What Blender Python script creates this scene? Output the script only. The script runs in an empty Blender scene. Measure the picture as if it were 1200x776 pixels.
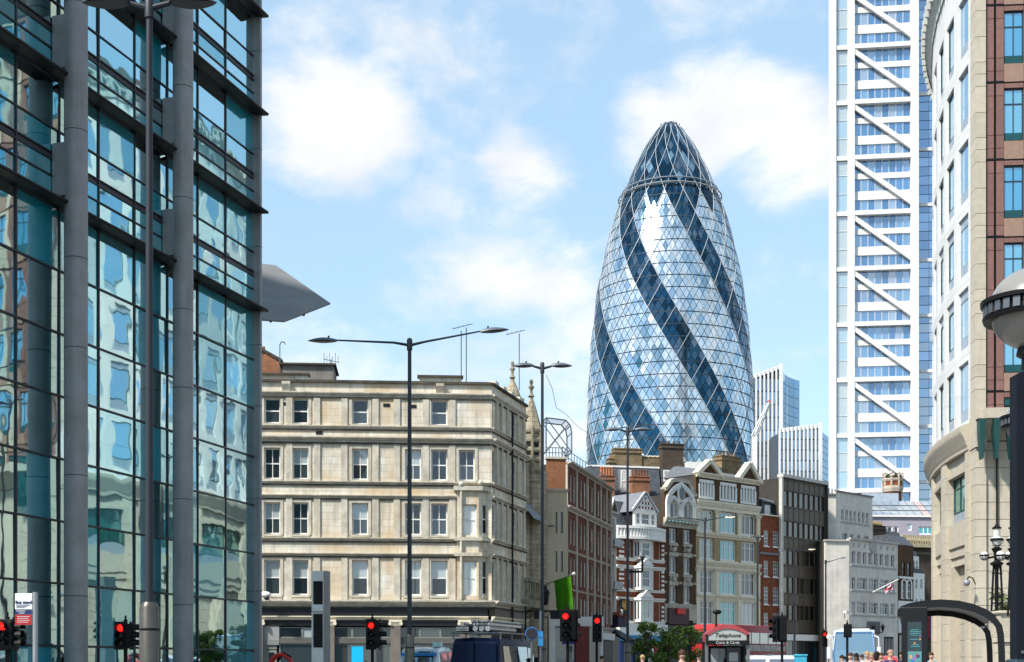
import bpy, bmesh, math, random
from mathutils import Vector, Matrix, Quaternion, noise
random.seed(7)
R = math.radians
scene = bpy.context.scene
COL = scene.collection

# ------------------------------------------------------------------ camera
FPX, HOR, CXP, CH = 1570.0, 780.0, 600.0, 1.2     # focal length and horizon in photo pixels, eye height
cam_d = bpy.data.cameras.new('camera')
cam = bpy.data.objects.new('camera', cam_d); COL.objects.link(cam)
cam.location = (0, 0, CH); cam.rotation_euler = (R(90), 0, 0)
cam_d.sensor_width = 36; cam_d.lens = 36*FPX/1200
cam_d.shift_y = (HOR-388)/1200
cam_d.clip_start = 0.2; cam_d.clip_end = 6000
scene.camera = cam

# ------------------------------------------------------------------ sun, sky, exposure
SUN_EL, SUN_AZ = 47.0, -130.0          # azimuth clockwise from +Y (view direction)
sdir = Vector((math.sin(R(SUN_AZ))*math.cos(R(SUN_EL)), math.cos(R(SUN_AZ))*math.cos(R(SUN_EL)), math.sin(R(SUN_EL))))
sl = bpy.data.lights.new('sun', 'SUN'); sl.energy = 2.0; sl.angle = R(6); sl.color = (1, .955, .88)
so = bpy.data.objects.new('sun', sl); COL.objects.link(so)
so.rotation_euler = sdir.to_track_quat('Z', 'Y').to_euler(); so.location = (-40, -30, 80)
scene.view_settings.view_transform = 'Standard'; scene.view_settings.look = 'None'
scene.view_settings.exposure = 1.9; scene.view_settings.gamma = 1

CLOUD_OFF = (7.3, 2.2, 5.1)
def make_world():
    w = bpy.data.worlds.new('World'); scene.world = w; w.use_nodes = True
    nt = w.node_tree; N = nt.nodes; L = nt.links; N.clear()
    out = N.new('ShaderNodeOutputWorld'); bg = N.new('ShaderNodeBackground')
    sky = N.new('ShaderNodeTexSky'); sky.sky_type = 'NISHITA'; sky.sun_disc = False
    sky.sun_elevation = R(SUN_EL); sky.sun_rotation = R(SUN_AZ)
    sky.air_density = 1.0; sky.dust_density = .1; sky.ozone_density = 1.0
    tc = N.new('ShaderNodeTexCoord')
    nrm = N.new('ShaderNodeVectorMath'); nrm.operation = 'NORMALIZE'
    L.new(tc.outputs['Generated'], nrm.inputs[0])
    def math_(op, a, b=None, c=None):
        n = N.new('ShaderNodeMath'); n.operation = op
        for i, v in enumerate((a, b, c)):
            if v is None: continue
            if isinstance(v, (int, float)): n.inputs[i].default_value = v
            else: L.new(v, n.inputs[i])
        return n.outputs[0]
    # cloud relief: warped noise on the sky direction
    st = N.new('ShaderNodeVectorMath'); st.operation = 'MULTIPLY'; st.inputs[1].default_value = (1, 1, 1.5)
    L.new(nrm.outputs[0], st.inputs[0])
    n1 = N.new('ShaderNodeTexNoise'); n1.inputs['Scale'].default_value = 16; n1.inputs['Detail'].default_value = 11; n1.inputs['Roughness'].default_value = .6
    n1.inputs['Distortion'].default_value = .25
    L.new(st.outputs[0], n1.inputs['Vector'])
    n2 = N.new('ShaderNodeTexNoise'); n2.inputs['Scale'].default_value = 3.2; n2.inputs['Detail'].default_value = 2
    of2 = N.new('ShaderNodeVectorMath'); of2.operation = 'ADD'; of2.inputs[1].default_value = CLOUD_OFF; L.new(st.outputs[0], of2.inputs[0]); L.new(of2.outputs[0], n2.inputs['Vector'])
    # scattered clouds over the whole sky
    glob = math_('MULTIPLY', math_('SUBTRACT', n2.outputs['Fac'], .505), 4.0)
    acc = glob
    blobs = [(395,140,112,90,1.6),(345,115,62,55,1.0),(440,180,60,50,.9),(612,192,74,56,1.0),(575,112,70,28,.3),(850,140,140,78,1.35),(920,165,110,80,1.1),(760,120,75,50,.7),
             (590,330,150,58,1.0),(520,345,80,40,.6),(670,430,120,60,.5),(650,520,140,60,.6)]
    for (x, y, rx, ry, s) in blobs:
        c = Vector(((x-600)/FPX, 1, (HOR-y)/FPX)).normalized()
        sub = N.new('ShaderNodeVectorMath'); sub.operation = 'SUBTRACT'; sub.inputs[1].default_value = c
        L.new(nrm.outputs[0], sub.inputs[0])
        mul = N.new('ShaderNodeVectorMath'); mul.operation = 'MULTIPLY'; mul.inputs[1].default_value = (FPX/rx, FPX/rx, FPX/ry)
        L.new(sub.outputs[0], mul.inputs[0])
        ln = N.new('ShaderNodeVectorMath'); ln.operation = 'LENGTH'; L.new(mul.outputs[0], ln.inputs[0])
        b = math_('MULTIPLY', math_('SUBTRACT', 1.0, ln.outputs['Value']), s)
        acc = math_('MAXIMUM', acc, b)
    m = math_('ADD', acc, math_('MULTIPLY', math_('SUBTRACT', n1.outputs['Fac'], .5), 1.9))
    ramp = N.new('ShaderNodeMapRange'); ramp.interpolation_type = 'SMOOTHSTEP'
    ramp.inputs['From Min'].default_value = -.05; ramp.inputs['From Max'].default_value = .9
    L.new(m, ramp.inputs['Value'])
    up = N.new('ShaderNodeSeparateXYZ'); L.new(nrm.outputs[0], up.inputs[0])
    fade = N.new('ShaderNodeMapRange'); fade.inputs['From Min'].default_value = 0; fade.inputs['From Max'].default_value = .12
    fade.inputs['To Min'].default_value = .45; fade.inputs['To Max'].default_value = .93
    L.new(up.outputs['Z'], fade.inputs['Value'])
    fac = math_('MULTIPLY', ramp.outputs[0], fade.outputs[0])
    mix = N.new('ShaderNodeMix'); mix.data_type = 'RGBA'
    hsv = N.new('ShaderNodeHueSaturation'); hsv.inputs['Saturation'].default_value = .95; hsv.inputs['Value'].default_value = 1.0; hsv.inputs['Hue'].default_value = .5
    L.new(sky.outputs[0], hsv.inputs['Color'])
    # photographic sky: the physical gradient evened out towards a clear pale blue
    ev = N.new('ShaderNodeMix'); ev.data_type = 'RGBA'; ev.inputs['Factor'].default_value = .66
    L.new(hsv.outputs[0], ev.inputs['A']); ev.inputs['B'].default_value = (1.58, 2.4, 3.05, 1)
    L.new(ev.outputs['Result'], mix.inputs['A'])
    n3 = N.new('ShaderNodeTexNoise'); n3.inputs['Scale'].default_value = 9; n3.inputs['Detail'].default_value = 6
    L.new(nrm.outputs[0], n3.inputs['Vector'])
    cm = N.new('ShaderNodeMix'); cm.data_type = 'RGBA'; cm.inputs['A'].default_value = (3.1, 3.15, 3.25, 1); cm.inputs['B'].default_value = (3.8, 3.76, 3.7, 1)
    cr = N.new('ShaderNodeMapRange'); cr.inputs['From Min'].default_value = .38; cr.inputs['From Max'].default_value = .6
    L.new(n3.outputs['Fac'], cr.inputs['Value']); L.new(cr.outputs[0], cm.inputs['Factor']); L.new(cm.outputs['Result'], mix.inputs['B'])
    L.new(fac, mix.inputs['Factor'])
    L.new(mix.outputs['Result'], bg.inputs['Color']); bg.inputs['Strength'].default_value = .08
    L.new(bg.outputs[0], out.inputs['Surface'])
make_world()

# ------------------------------------------------------------------ materials
MATS = {}
def M(name, col=(.5,.5,.5), rough=.6, metal=0., spec=None, var=.12, vs=1.5, col2=None, bump=0., bs=25., streak=0., brick=None, rnd=0., emit=None, estr=0., stain=0., coat=0., streakcol=None):
    if name in MATS: return MATS[name]
    m = bpy.data.materials.new(name); m.use_nodes = True; MATS[name] = m
    nt = m.node_tree; N = nt.nodes; L = nt.links
    p = N['Principled BSDF']
    p.inputs['Roughness'].default_value = rough; p.inputs['Metallic'].default_value = metal
    p.inputs['Specular IOR Level'].default_value = spec if spec is not None else (.5 if rough < .36 else (.35 if rough < .55 else .12))
    if coat: p.inputs['Coat Weight'].default_value = coat; p.inputs['Coat Roughness'].default_value = .05
    if emit:
        p.inputs['Emission Color'].default_value = (*emit, 1); p.inputs['Emission Strength'].default_value = estr
    tc = N.new('ShaderNodeTexCoord'); oi = N.new('ShaderNodeObjectInfo')
    off = N.new('ShaderNodeVectorMath'); off.operation = 'ADD'
    rv = N.new('ShaderNodeMath'); rv.operation = 'MULTIPLY'; rv.inputs[1].default_value = 37.0
    L.new(oi.outputs['Random'], rv.inputs[0])
    L.new(tc.outputs['Object'], off.inputs[0]); L.new(rv.outputs[0], off.inputs[1])
    src = None
    def mixc(a, b, f, mode='MIX'):
        mx = N.new('ShaderNodeMix'); mx.data_type = 'RGBA'; mx.blend_type = mode
        for k, v in (('A', a), ('B', b)):
            if isinstance(v, tuple): mx.inputs[k].default_value = (*v, 1)
            else: L.new(v, mx.inputs[k])
        if isinstance(f, (int, float)): mx.inputs['Factor'].default_value = f
        else: L.new(f, mx.inputs['Factor'])
        return mx.outputs['Result']
    c2 = col2 or tuple(max(0, c*(1-2.2*var)) for c in col)
    nz = N.new('ShaderNodeTexNoise'); nz.inputs['Scale'].default_value = vs; nz.inputs['Detail'].default_value = 7; nz.inputs['Roughness'].default_value = .62
    L.new(off.outputs[0], nz.inputs['Vector'])
    rm = N.new('ShaderNodeMapRange'); rm.inputs['From Min'].default_value = .32; rm.inputs['From Max'].default_value = .72
    L.new(nz.outputs['Fac'], rm.inputs['Value'])
    if brick:
        bw, bh, mort, ms, bc2 = brick
        bt = N.new('ShaderNodeTexBrick'); bt.inputs['Scale'].default_value = 1; bt.inputs['Brick Width'].default_value = bw
        bt.inputs['Row Height'].default_value = bh; bt.inputs['Mortar Size'].default_value = ms; bt.inputs['Mortar Smooth'].default_value = .2
        bt.inputs['Color1'].default_value = (*col, 1); bt.inputs['Color2'].default_value = (*bc2, 1); bt.inputs['Mortar'].default_value = (*mort, 1)
        bt.inputs['Bias'].default_value = 0
        L.new(tc.outputs['UV'], bt.inputs['Vector'])
        dk = N.new('ShaderNodeMapRange'); dk.inputs['To Min'].default_value = 1.08; dk.inputs['To Max'].default_value = 1-2*var
        L.new(rm.outputs[0], dk.inputs['Value'])
        src = mixc(bt.outputs['Color'], dk.outputs[0], 1.0, 'MULTIPLY')
    else:
        src = mixc(col, c2, rm.outputs[0])
    if streak:
        mp = N.new('ShaderNodeMapping'); mp.inputs['Scale'].default_value = (2.6, 2.6, .22)
        L.new(off.outputs[0], mp.inputs['Vector'])
        sn = N.new('ShaderNodeTexNoise'); sn.inputs['Scale'].default_value = 1.1; sn.inputs['Detail'].default_value = 5; sn.inputs['Roughness'].default_value = .65
        L.new(mp.outputs[0], sn.inputs['Vector'])
        sr = N.new('ShaderNodeMapRange'); sr.inputs['From Min'].default_value = .48; sr.inputs['From Max'].default_value = .78; sr.inputs['To Max'].default_value = streak
        L.new(sn.outputs['Fac'], sr.inputs['Value'])
        src = mixc(src, streakcol or tuple(c*.33 for c in col), sr.outputs[0])
    if stain:
        sn = N.new('ShaderNodeTexNoise'); sn.inputs['Scale'].default_value = .35; sn.inputs['Detail'].default_value = 6
        L.new(off.outputs[0], sn.inputs['Vector'])
        sr = N.new('ShaderNodeMapRange'); sr.inputs['From Min'].default_value = .45; sr.inputs['From Max'].default_value = .7; sr.inputs['To Max'].default_value = stain
        L.new(sn.outputs['Fac'], sr.inputs['Value'])
        src = mixc(src, (col[0]*.8, col[1]*.62, col[2]*.42), sr.outputs[0])
    if rnd:
        rr = N.new('ShaderNodeMapRange'); rr.inputs['To Min'].default_value = 1-rnd; rr.inputs['To Max'].default_value = 1+rnd
        L.new(oi.outputs['Random'], rr.inputs['Value'])
        src = mixc(src, rr.outputs[0], 1.0, 'MULTIPLY')
    L.new(src, p.inputs['Base Color'])
    if bump or brick:
        bp = N.new('ShaderNodeBump'); bp.inputs['Strength'].default_value = bump or .4; bp.inputs['Distance'].default_value = .03
        if brick:
            inv = N.new('ShaderNodeMath'); inv.operation = 'SUBTRACT'; inv.inputs[0].default_value = 1; L.new(bt.outputs['Fac'], inv.inputs[1])
            L.new(inv.outputs[0], bp.inputs['Height'])
        else:
            bn = N.new('ShaderNodeTexNoise'); bn.inputs['Scale'].default_value = bs; bn.inputs['Detail'].default_value = 4
            L.new(off.outputs[0], bn.inputs['Vector']); L.new(bn.outputs['Fac'], bp.inputs['Height'])
        L.new(bp.outputs[0], p.inputs['Normal'])
    return m

def GLASS(name, base=(.015,.02,.025), tint=(.8,.9,1), refl=.35, rough=.02, wave=0., ws=.6, rnd=.0, trans=None, detail=1.0, fres=1.0):
    """window glass: mirror-like coat over a dark (or see-through) tinted pane"""
    if name in MATS: return MATS[name]
    m = bpy.data.materials.new(name); m.use_nodes = True; MATS[name] = m
    nt = m.node_tree; N = nt.nodes; L = nt.links; N.clear()
    out = N.new('ShaderNodeOutputMaterial')
    gl = N.new('ShaderNodeBsdfGlossy'); gl.inputs['Color'].default_value = (*tint, 1); gl.inputs['Roughness'].default_value = rough
    if trans:
        bs = N.new('ShaderNodeBsdfTransparent'); bs.inputs['Color'].default_value = (*trans, 1)
    else:
        bs = N.new('ShaderNodeBsdfPrincipled'); bs.inputs['Base Color'].default_value = (*base, 1); bs.inputs['Roughness'].default_value = .25
    mix = N.new('ShaderNodeMixShader')
    lw = N.new('ShaderNodeLayerWeight'); lw.inputs['Blend'].default_value = .35
    mr = N.new('ShaderNodeMapRange'); mr.inputs['To Min'].default_value = refl; mr.inputs['To Max'].default_value = min(1, refl+fres*.6)
    L.new(lw.outputs['Fresnel'], mr.inputs['Value'])
    f = mr.outputs[0]
    oi = N.new('ShaderNodeObjectInfo')
    if rnd:
        r = N.new('ShaderNodeMapRange'); r.inputs['To Min'].default_value = 1-rnd; r.inputs['To Max'].default_value = 1+rnd*.6
        L.new(oi.outputs['Random'], r.inputs['Value'])
        mm = N.new('ShaderNodeMath'); mm.operation = 'MULTIPLY'; mm.use_clamp = True
        L.new(f, mm.inputs[0]); L.new(r.outputs[0], mm.inputs[1]); f = mm.outputs[0]
    L.new(f, mix.inputs[0]); L.new(bs.outputs[0], mix.inputs[1]); L.new(gl.outputs[0], mix.inputs[2])
    if wave:
        tc = N.new('ShaderNodeTexCoord'); ad = N.new('ShaderNodeVectorMath'); ad.operation = 'ADD'
        rv = N.new('ShaderNodeMath'); rv.operation = 'MULTIPLY'; rv.inputs[1].default_value = 50
        L.new(oi.outputs['Random'], rv.inputs[0]); L.new(tc.outputs['Object'], ad.inputs[0]); L.new(rv.outputs[0], ad.inputs[1])
        nz = N.new('ShaderNodeTexNoise'); nz.inputs['Scale'].default_value = ws; nz.inputs['Detail'].default_value = detail
        L.new(ad.outputs[0], nz.inputs['Vector'])
        bp = N.new('ShaderNodeBump'); bp.inputs['Strength'].default_value = 1; bp.inputs['Distance'].default_value = wave
        L.new(nz.outputs['Fac'], bp.inputs['Height']); L.new(bp.outputs[0], gl.inputs['Normal'])
    L.new(mix.outputs[0], out.inputs['Surface'])
    return m

# ------------------------------------------------------------------ mesh builder
class MB:
    def __init__(s): s.v = []; s.f = []; s.m = []
    def add(s, vs, fs, mi=0):
        o = len(s.v); s.v += [tuple(p) for p in vs]
        for f in fs: s.f.append(tuple(i+o for i in f)); s.m.append(mi)
        return s
    def box(s, x0, x1, y0, y1, z0, z1, mi=0):
        if x1 < x0: x0, x1 = x1, x0
        if y1 < y0: y0, y1 = y1, y0
        if z1 < z0: z0, z1 = z1, z0
        return s.add([(x0,y0,z0),(x1,y0,z0),(x1,y1,z0),(x0,y1,z0),(x0,y0,z1),(x1,y0,z1),(x1,y1,z1),(x0,y1,z1)],
              [(0,3,2,1),(4,5,6,7),(0,1,5,4),(1,2,6,5),(2,3,7,6),(3,0,4,7)], mi)
    def quad(s, a, b, c, d, mi=0): return s.add([a,b,c,d], [(0,1,2,3)], mi)
    def tube(s, p0, p1, r0, r1=None, n=8, caps=True, mi=0):
        p0 = Vector(p0); p1 = Vector(p1); r1 = r0 if r1 is None else r1
        d = (p1-p0).normalized(); a = d.orthogonal().normalized(); b = d.cross(a)
        vs = []
        for p, r in ((p0, r0), (p1, r1)):
            for i in range(n):
                t = 2*math.pi*i/n; vs.append(p + a*math.cos(t)*r + b*math.sin(t)*r)
        fs = [(i, (i+1) % n, n+(i+1) % n, n+i) for i in range(n)]
        if caps: fs += [tuple(range(n-1, -1, -1)), tuple(range(n, 2*n))]
        return s.add(vs, fs, mi)
    def path(s, pts, r, n=6, mi=0):
        rs = r if isinstance(r, (list, tuple)) else [r]*len(pts)
        for i in range(len(pts)-1): s.tube(pts[i], pts[i+1], rs[i], rs[i+1], n, True, mi)
        return s
    def lathe(s, prof, c=(0,0,0), n=16, mi=0, ph=0.):
        vs = []; k = len(prof)
        for (r, z) in prof:
            for i in range(n):
                t = 2*math.pi*i/n+ph; vs.append((c[0]+math.cos(t)*r, c[1]+math.sin(t)*r, c[2]+z))
        fs = []
        for j in range(k-1):
            for i in range(n):
                fs.append((j*n+i, j*n+(i+1) % n, (j+1)*n+(i+1) % n, (j+1)*n+i))
        fs.append(tuple(range(n-1, -1, -1))); fs.append(tuple((k-1)*n+i for i in range(n)))
        return s.add(vs, fs, mi)
    def prism_y(s, poly, y0, y1, mi=0):      # polygon in (x,z) counter-clockwise seen from -y
        n = len(poly)
        vs = [(x, y0, z) for x, z in poly] + [(x, y1, z) for x, z in poly]
        fs = [tuple(range(n)), tuple(range(2*n-1, n-1, -1))] + [(i, n+i, n+(i+1) % n, (i+1) % n) for i in range(n)]
        return s.add(vs, fs, mi)
    def prism_x(s, poly, x0, x1, mi=0):      # polygon in (y,z)
        n = len(poly)
        vs = [(x0, y, z) for y, z in poly] + [(x1, y, z) for y, z in poly]
        fs = [tuple(range(n-1, -1, -1)), tuple(range(n, 2*n))] + [(i, (i+1) % n, n+(i+1) % n, n+i) for i in range(n)]
        return s.add(vs, fs, mi)
    def prism_z(s, poly, z0, z1, mi=0):
        n = len(poly)
        vs = [(x, y, z0) for x, y in poly] + [(x, y, z1) for x, y in poly]
        fs = [tuple(range(n-1, -1, -1)), tuple(range(n, 2*n))] + [(i, (i+1) % n, n+(i+1) % n, n+i) for i in range(n)]
        return s.add(vs, fs, mi)
    def ball(s, c, r, n=14, k=9, sx=1, sy=1, sz=1, mi=0, lo=-1., hi=1.):
        prof = []
        for j in range(k+1):
            a = -math.pi/2 + math.pi*j/k
            zz = math.sin(a)
            if zz < lo-1e-6 or zz > hi+1e-6: continue
            prof.append((max(1e-4, math.cos(a)), zz))
        o = len(s.v); s.lathe([(q*r, z*r) for q, z in prof], (0,0,0), n, mi)
        for i in range(o, len(s.v)):
            x, y, z = s.v[i]; s.v[i] = (c[0]+x*sx, c[1]+y*sy, c[2]+z*sz)
        return s
    def mesh(s, name, mats, smooth=False, ang=35, fix=False):
        me = bpy.data.meshes.new(name); me.from_pydata(s.v, [], s.f)
        mats = mats if isinstance(mats, (list, tuple)) else [mats]
        for m in mats: me.materials.append(m)
        if len(mats) > 1: me.polygons.foreach_set('material_index', s.m)
        if fix:
            bm = bmesh.new(); bm.from_mesh(me); bmesh.ops.recalc_face_normals(bm, faces=bm.faces); bm.to_mesh(me); bm.free()
        uvl = me.uv_layers.new(name='UVMap')
        co = s.v
        for p in me.polygons:
            n = p.normal
            if abs(n.z) > .7:
                for li in p.loop_indices:
                    q = co[me.loops[li].vertex_index]; uvl.data[li].uv = (q[0], q[1])
            else:
                h = math.hypot(n.x, n.y); tx, ty = -n.y/h, n.x/h
                for li in p.loop_indices:
                    q = co[me.loops[li].vertex_index]; uvl.data[li].uv = (q[0]*tx+q[1]*ty, q[2])
        if smooth:
            me.polygons.foreach_set('use_smooth', [True]*len(me.polygons)); me.set_sharp_from_angle(angle=R(ang))
        me.update()
        return me

def link(name, data, parent=None, loc=(0,0,0), rot=0.):
    o = bpy.data.objects.new(name, data); COL.objects.link(o)
    o.location = loc; o.rotation_euler = (0, 0, rot) if not isinstance(rot, tuple) else rot
    if parent: o.parent = parent
    return o
def tag(o, label, cat, group=None, kind=None):
    if label: o['label'] = label
    if cat: o['category'] = cat
    if group: o['group'] = group
    if kind: o['kind'] = kind
    return o
def thing(name, label, cat, loc=(0,0,0), rot=0., group=None):
    o = link(name, None, None, loc, rot); o.empty_display_size = .5
    return tag(o, label, cat, group)
def part(parent, name, mb, mats, loc=(0,0,0), rot=0., smooth=False, ang=35, fix=False, bevel=0.):
    me = mb if isinstance(mb, bpy.types.Mesh) else mb.mesh(name, mats, smooth, ang, fix)
    o = link(name, me, parent, loc, rot)
    if bevel:
        b = o.modifiers.new('bevel', 'BEVEL'); b.width = bevel; b.segments = 2; b.limit_method = 'ANGLE'; b.angle_limit = R(40)
    return o
def copy_tree(o, parent=None):
    c = o.copy(); COL.objects.link(c); c.parent = parent
    for ch in list(o.children): copy_tree(ch, c)
    return c
def P(px, py, d): return Vector(((px-CXP)*d/FPX, d, (HOR-py)*d/FPX+CH))
def G(px, d): return Vector(((px-CXP)*d/FPX, d, 0))      # ground point below a photo column
def PXM(d): return d/FPX
def text_mesh(body, size, mat, shear=0., extr=.004, align='CENTER', bold=0.):
    cu = bpy.data.curves.new('text', 'FONT'); cu.body = body; cu.size = size; cu.shear = shear; cu.extrude = extr; cu.align_x = align; cu.align_y = 'CENTER'; cu.offset = bold
    o = bpy.data.objects.new('text', cu); COL.objects.link(o)
    dg = bpy.context.evaluated_depsgraph_get(); dg.update()
    me = bpy.data.meshes.new_from_object(o.evaluated_get(dg)); me.materials.clear(); me.materials.append(mat)
    bpy.data.objects.remove(o); bpy.data.curves.remove(cu)
    return me

# ------------------------------------------------------------------ facades: local x runs right along the wall, local y into the building, z up
class Fac:
    def __init__(s, px, d, vp=None, ang=None, name=None, label=None, cat='building', group=None, root=None):
        s.O = G(px, d)
        if vp is not None:
            t = Vector((vp-CXP, FPX, 0)).normalized()
            if vp < px: t = -t
            s.a = math.atan2(t.y, t.x)
        else: s.a = R(ang)
        s.t = Vector((math.cos(s.a), math.sin(s.a), 0)); s.n = Vector((-math.sin(s.a), math.cos(s.a), 0))
        if root is None:
            s.root = thing(name, label, cat, s.O, s.a, group); s.base = s
        else:
            s.root = root.root; s.base = root.base
    def u(s, px, y=0.):
        kx = (px-CXP)/FPX
        k = (y + s.O.dot(s.n))/(kx*s.n.x+s.n.y)
        p = Vector((kx*k, k, 0))
        return (p-s.O).dot(s.t), k
    def ux(s, px, y=0.): return s.u(px, y)[0]
    def z(s, px, py, y=0.):
        return s.u(px, y)[1]*(HOR-py)/FPX + CH
    def rect(s, x0, x1, y0, y1, y=0.):
        m = (x0+x1)/2
        return s.ux(x0, y), s.ux(x1, y), s.z(m, y1, y), s.z(m, y0, y)
    def loc(s, l):
        w = s.O + s.t*l[0] + s.n*l[1]; d = w - s.base.O
        return (d.dot(s.base.t), d.dot(s.base.n), l[2])
    @property
    def rel(s): return s.a - s.base.a
    def part(s, name, mb, mats, loc=(0,0,0), parent=None, rot=0., **k):
        if parent: return part(parent, name, mb, mats, loc, rot, **k)
        return part(s.root, name, mb, mats, s.loc(loc), s.rel+rot, **k)

def wall_mb(u0, u1, z0, z1, holes, th=.35, y=0.):
    us = sorted(set([u0, u1] + [min(max(h[i], u0), u1) for h in holes for i in (0, 1)]))
    zs = sorted(set([z0, z1] + [min(max(h[i], z0), z1) for h in holes for i in (2, 3)]))
    mb = MB()
    def hole(a, b, c, d):
        mu, mz = (a+b)/2, (c+d)/2
        return any(h[0] < mu < h[1] and h[2] < mz < h[3] for h in holes)
    for i in range(len(us)-1):
        j = 0
        while j < len(zs)-1:
            if hole(us[i], us[i+1], zs[j], zs[j+1]): j += 1; continue
            k = j
            while k+1 < len(zs)-1 and not hole(us[i], us[i+1], zs[k+1], zs[k+2]): k += 1
            mb.quad((us[i],y,zs[j]), (us[i+1],y,zs[j]), (us[i+1],y,zs[k+1]), (us[i],y,zs[k+1])); j = k+1
    yb = y+th
    for (a, b, c, d) in holes:
        mb.quad((a,y,c),(a,y,d),(a,yb,d),(a,yb,c)); mb.quad((b,y,c),(b,yb,c),(b,yb,d),(b,y,d))
        mb.quad((a,y,d),(b,y,d),(b,yb,d),(a,yb,d)); mb.quad((a,y,c),(a,yb,c),(b,yb,c),(b,y,c))
    mb.quad((u0,y,z0),(u0,y,z1),(u0,yb,z1),(u0,yb,z0)); mb.quad((u1,y,z0),(u1,yb,z0),(u1,yb,z1),(u1,y,z1))
    mb.quad((u0,y,z1),(u1,y,z1),(u1,yb,z1),(u0,yb,z1)); mb.quad((u0,yb,z0),(u0,yb,z1),(u1,yb,z1),(u1,yb,z0))
    return mb

WIN_CACHE = {}
def window(fac, rect, style, fm, pm, rec=.16, fr=.07, sill=None, parent=None, name='window', silld=.16):
    """a window in an opening: frame mesh, its panes and its sill as children"""
    u0, u1, z0, z1 = rect; w = round(u1-u0, 2); h = round(z1-z0, 2)
    if isinstance(pm, list): pm = random.choice(pm)
    key = (w, h, style, fm.name, fr)
    if key not in WIN_CACHE:
        mb = MB(); D = .09
        mb.box(0, fr, 0, D, 0, h); mb.box(w-fr, w, 0, D, 0, h); mb.box(fr, w-fr, .002, D, 0, fr*1.3); mb.box(fr, w-fr, .002, D, h-fr, h)
        panes = []
        iw0, iw1, iz0, iz1 = fr, w-fr, fr*1.3, h-fr
        if style.startswith('sash'):
            mid = (iz0+iz1)/2
            mb.box(fr, w-fr, .004, D, mid-fr*.45, mid+fr*.45)
            panes = [(iw0, iw1, iz0, mid-fr*.45, .05), (iw0, iw1, mid+fr*.45, iz1, .03)]
            if '4' in style: mb.box(w/2-.022, w/2+.022, .012, D-.02, iz0, iz1)
            if '6' in style:
                for q in (1, 2): mb.box(w*q/3-.02, w*q/3+.02, .012, D-.02, iz0, iz1)
                for q in (.25, .75): mb.box(iw0, iw1, .014, D-.022, iz0+(iz1-iz0)*q-.018, iz0+(iz1-iz0)*q+.018)
        elif style.startswith('cols'):
            k = int(style[4]); bw = fr*.9; ww = (w-2*fr-(k-1)*bw)/k
            for i in range(k):
                a = fr+i*(ww+bw)
                if i: mb.box(a-bw, a, .003, D, iz0, iz1)
                panes.append((a, a+ww, iz0, iz1, .04))
            if 't' in style:
                t = iz0+(iz1-iz0)*.72; mb.box(fr, w-fr, .005, D-.003, t-.03, t+.03)
        else:
            panes = [(iw0, iw1, iz0, iz1, .04)]
        fme = mb.mesh('window', fm); pms = []
        for (a, b, c, d, y) in panes: pms.append((MB().box(a, b, y, y+.012, c, d).mesh('pane', MATS['dark_glass']), y))
        WIN_CACHE[key] = (fme, pms)
    fme, pms = WIN_CACHE[key]
    o = fac.part(name, fme, None, (u0, rec, z0), parent)
    for i, (me, y) in enumerate(pms):
        c = link('pane', me, o); p_ = pm
        if isinstance(pm, tuple): p_ = pm[i % len(pm)]
        c.material_slots[0].link = 'OBJECT'; c.material_slots[0].material = p_
    if sill:
        sk = ('sill', w, sill.name, rec)
        if sk not in WIN_CACHE: WIN_CACHE[sk] = MB().box(-.08, w+.08, -rec-silld*.6, -.004, -.13, -.004).mesh('sill', sill)
        link('sill', WIN_CACHE[sk], o)
    return o
def bandp(fac, name, u0, u1, z0, z1, proj, mat, kind='box', y=0., parent=None):
    mb = MB()
    if kind == 'box': mb.box(u0, u1, y-proj, y+.02, z0, z1)
    else:
        h = z1-z0
        prof = [(y+.02, z0), (y-proj*.25, z0), (y-proj*.3, z0+h*.3), (y-proj*.75, z0+h*.55), (y-proj*.8, z0+h*.7), (y-proj, z0+h*.75), (y-proj, z1), (y+.02, z1)]
        mb.prism_x(prof[::-1], u0, u1)
    return fac.part(name, mb, mat, parent=parent, fix=True)
# ------------------------------------------------------------------ shared materials
DG = GLASS('dark_glass', (.010,.012,.014), (.85,.93,1), .03, fres=.7)
DGF = GLASS('side_glass', (.012,.013,.015), (.8,.88,.95), .02, fres=.12)
DG2 = GLASS('grey_glass', (.028,.034,.036), (.85,.93,1), .06, fres=.7)
BLIND = GLASS('blind_glass', (.34,.37,.38), (.9,.95,1), .08)
WBLIND = GLASS('white_blind_glass', (.62,.64,.62), (.9,.95,1), .06)
TEALW = GLASS('teal_curtain_glass', (.02,.30,.34), (.8,.95,1), .10)
GREENW = GLASS('green_glass', (.10,.15,.08), (.85,.95,1), .12)
WPAINT = M('white_paint', (.82,.80,.75), .6, var=.06, vs=3, streak=.25)
CREAM = M('cream_paint', (.76,.68,.52), .6, var=.08, vs=2, streak=.3)
BLACKP = M('black_paint', (.006,.006,.007), .45, var=.1, spec=.2)
GREYM = M('grey_metal', (.16,.17,.18), .38, metal=.7, var=.1, vs=4)
LEAD = M('lead_roof', (.20,.21,.23), .55, metal=.2, var=.12, vs=2)
SLATE = M('slate', (.07,.078,.09), .6, var=.1, brick=(.45,.22,(.035,.038,.045),.012,(.10,.11,.125)))
BRICKR = M('red_brick', (.30,.08,.033), .85, var=.14, vs=.8, brick=(.24,.085,(.20,.11,.07),.007,(.17,.042,.02)), streak=.25)
BRICKB = M('brown_brick', (.115,.065,.034), .85, var=.16, vs=.8, brick=(.24,.085,(.11,.075,.05),.008,(.075,.042,.022)), streak=.3)
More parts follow.
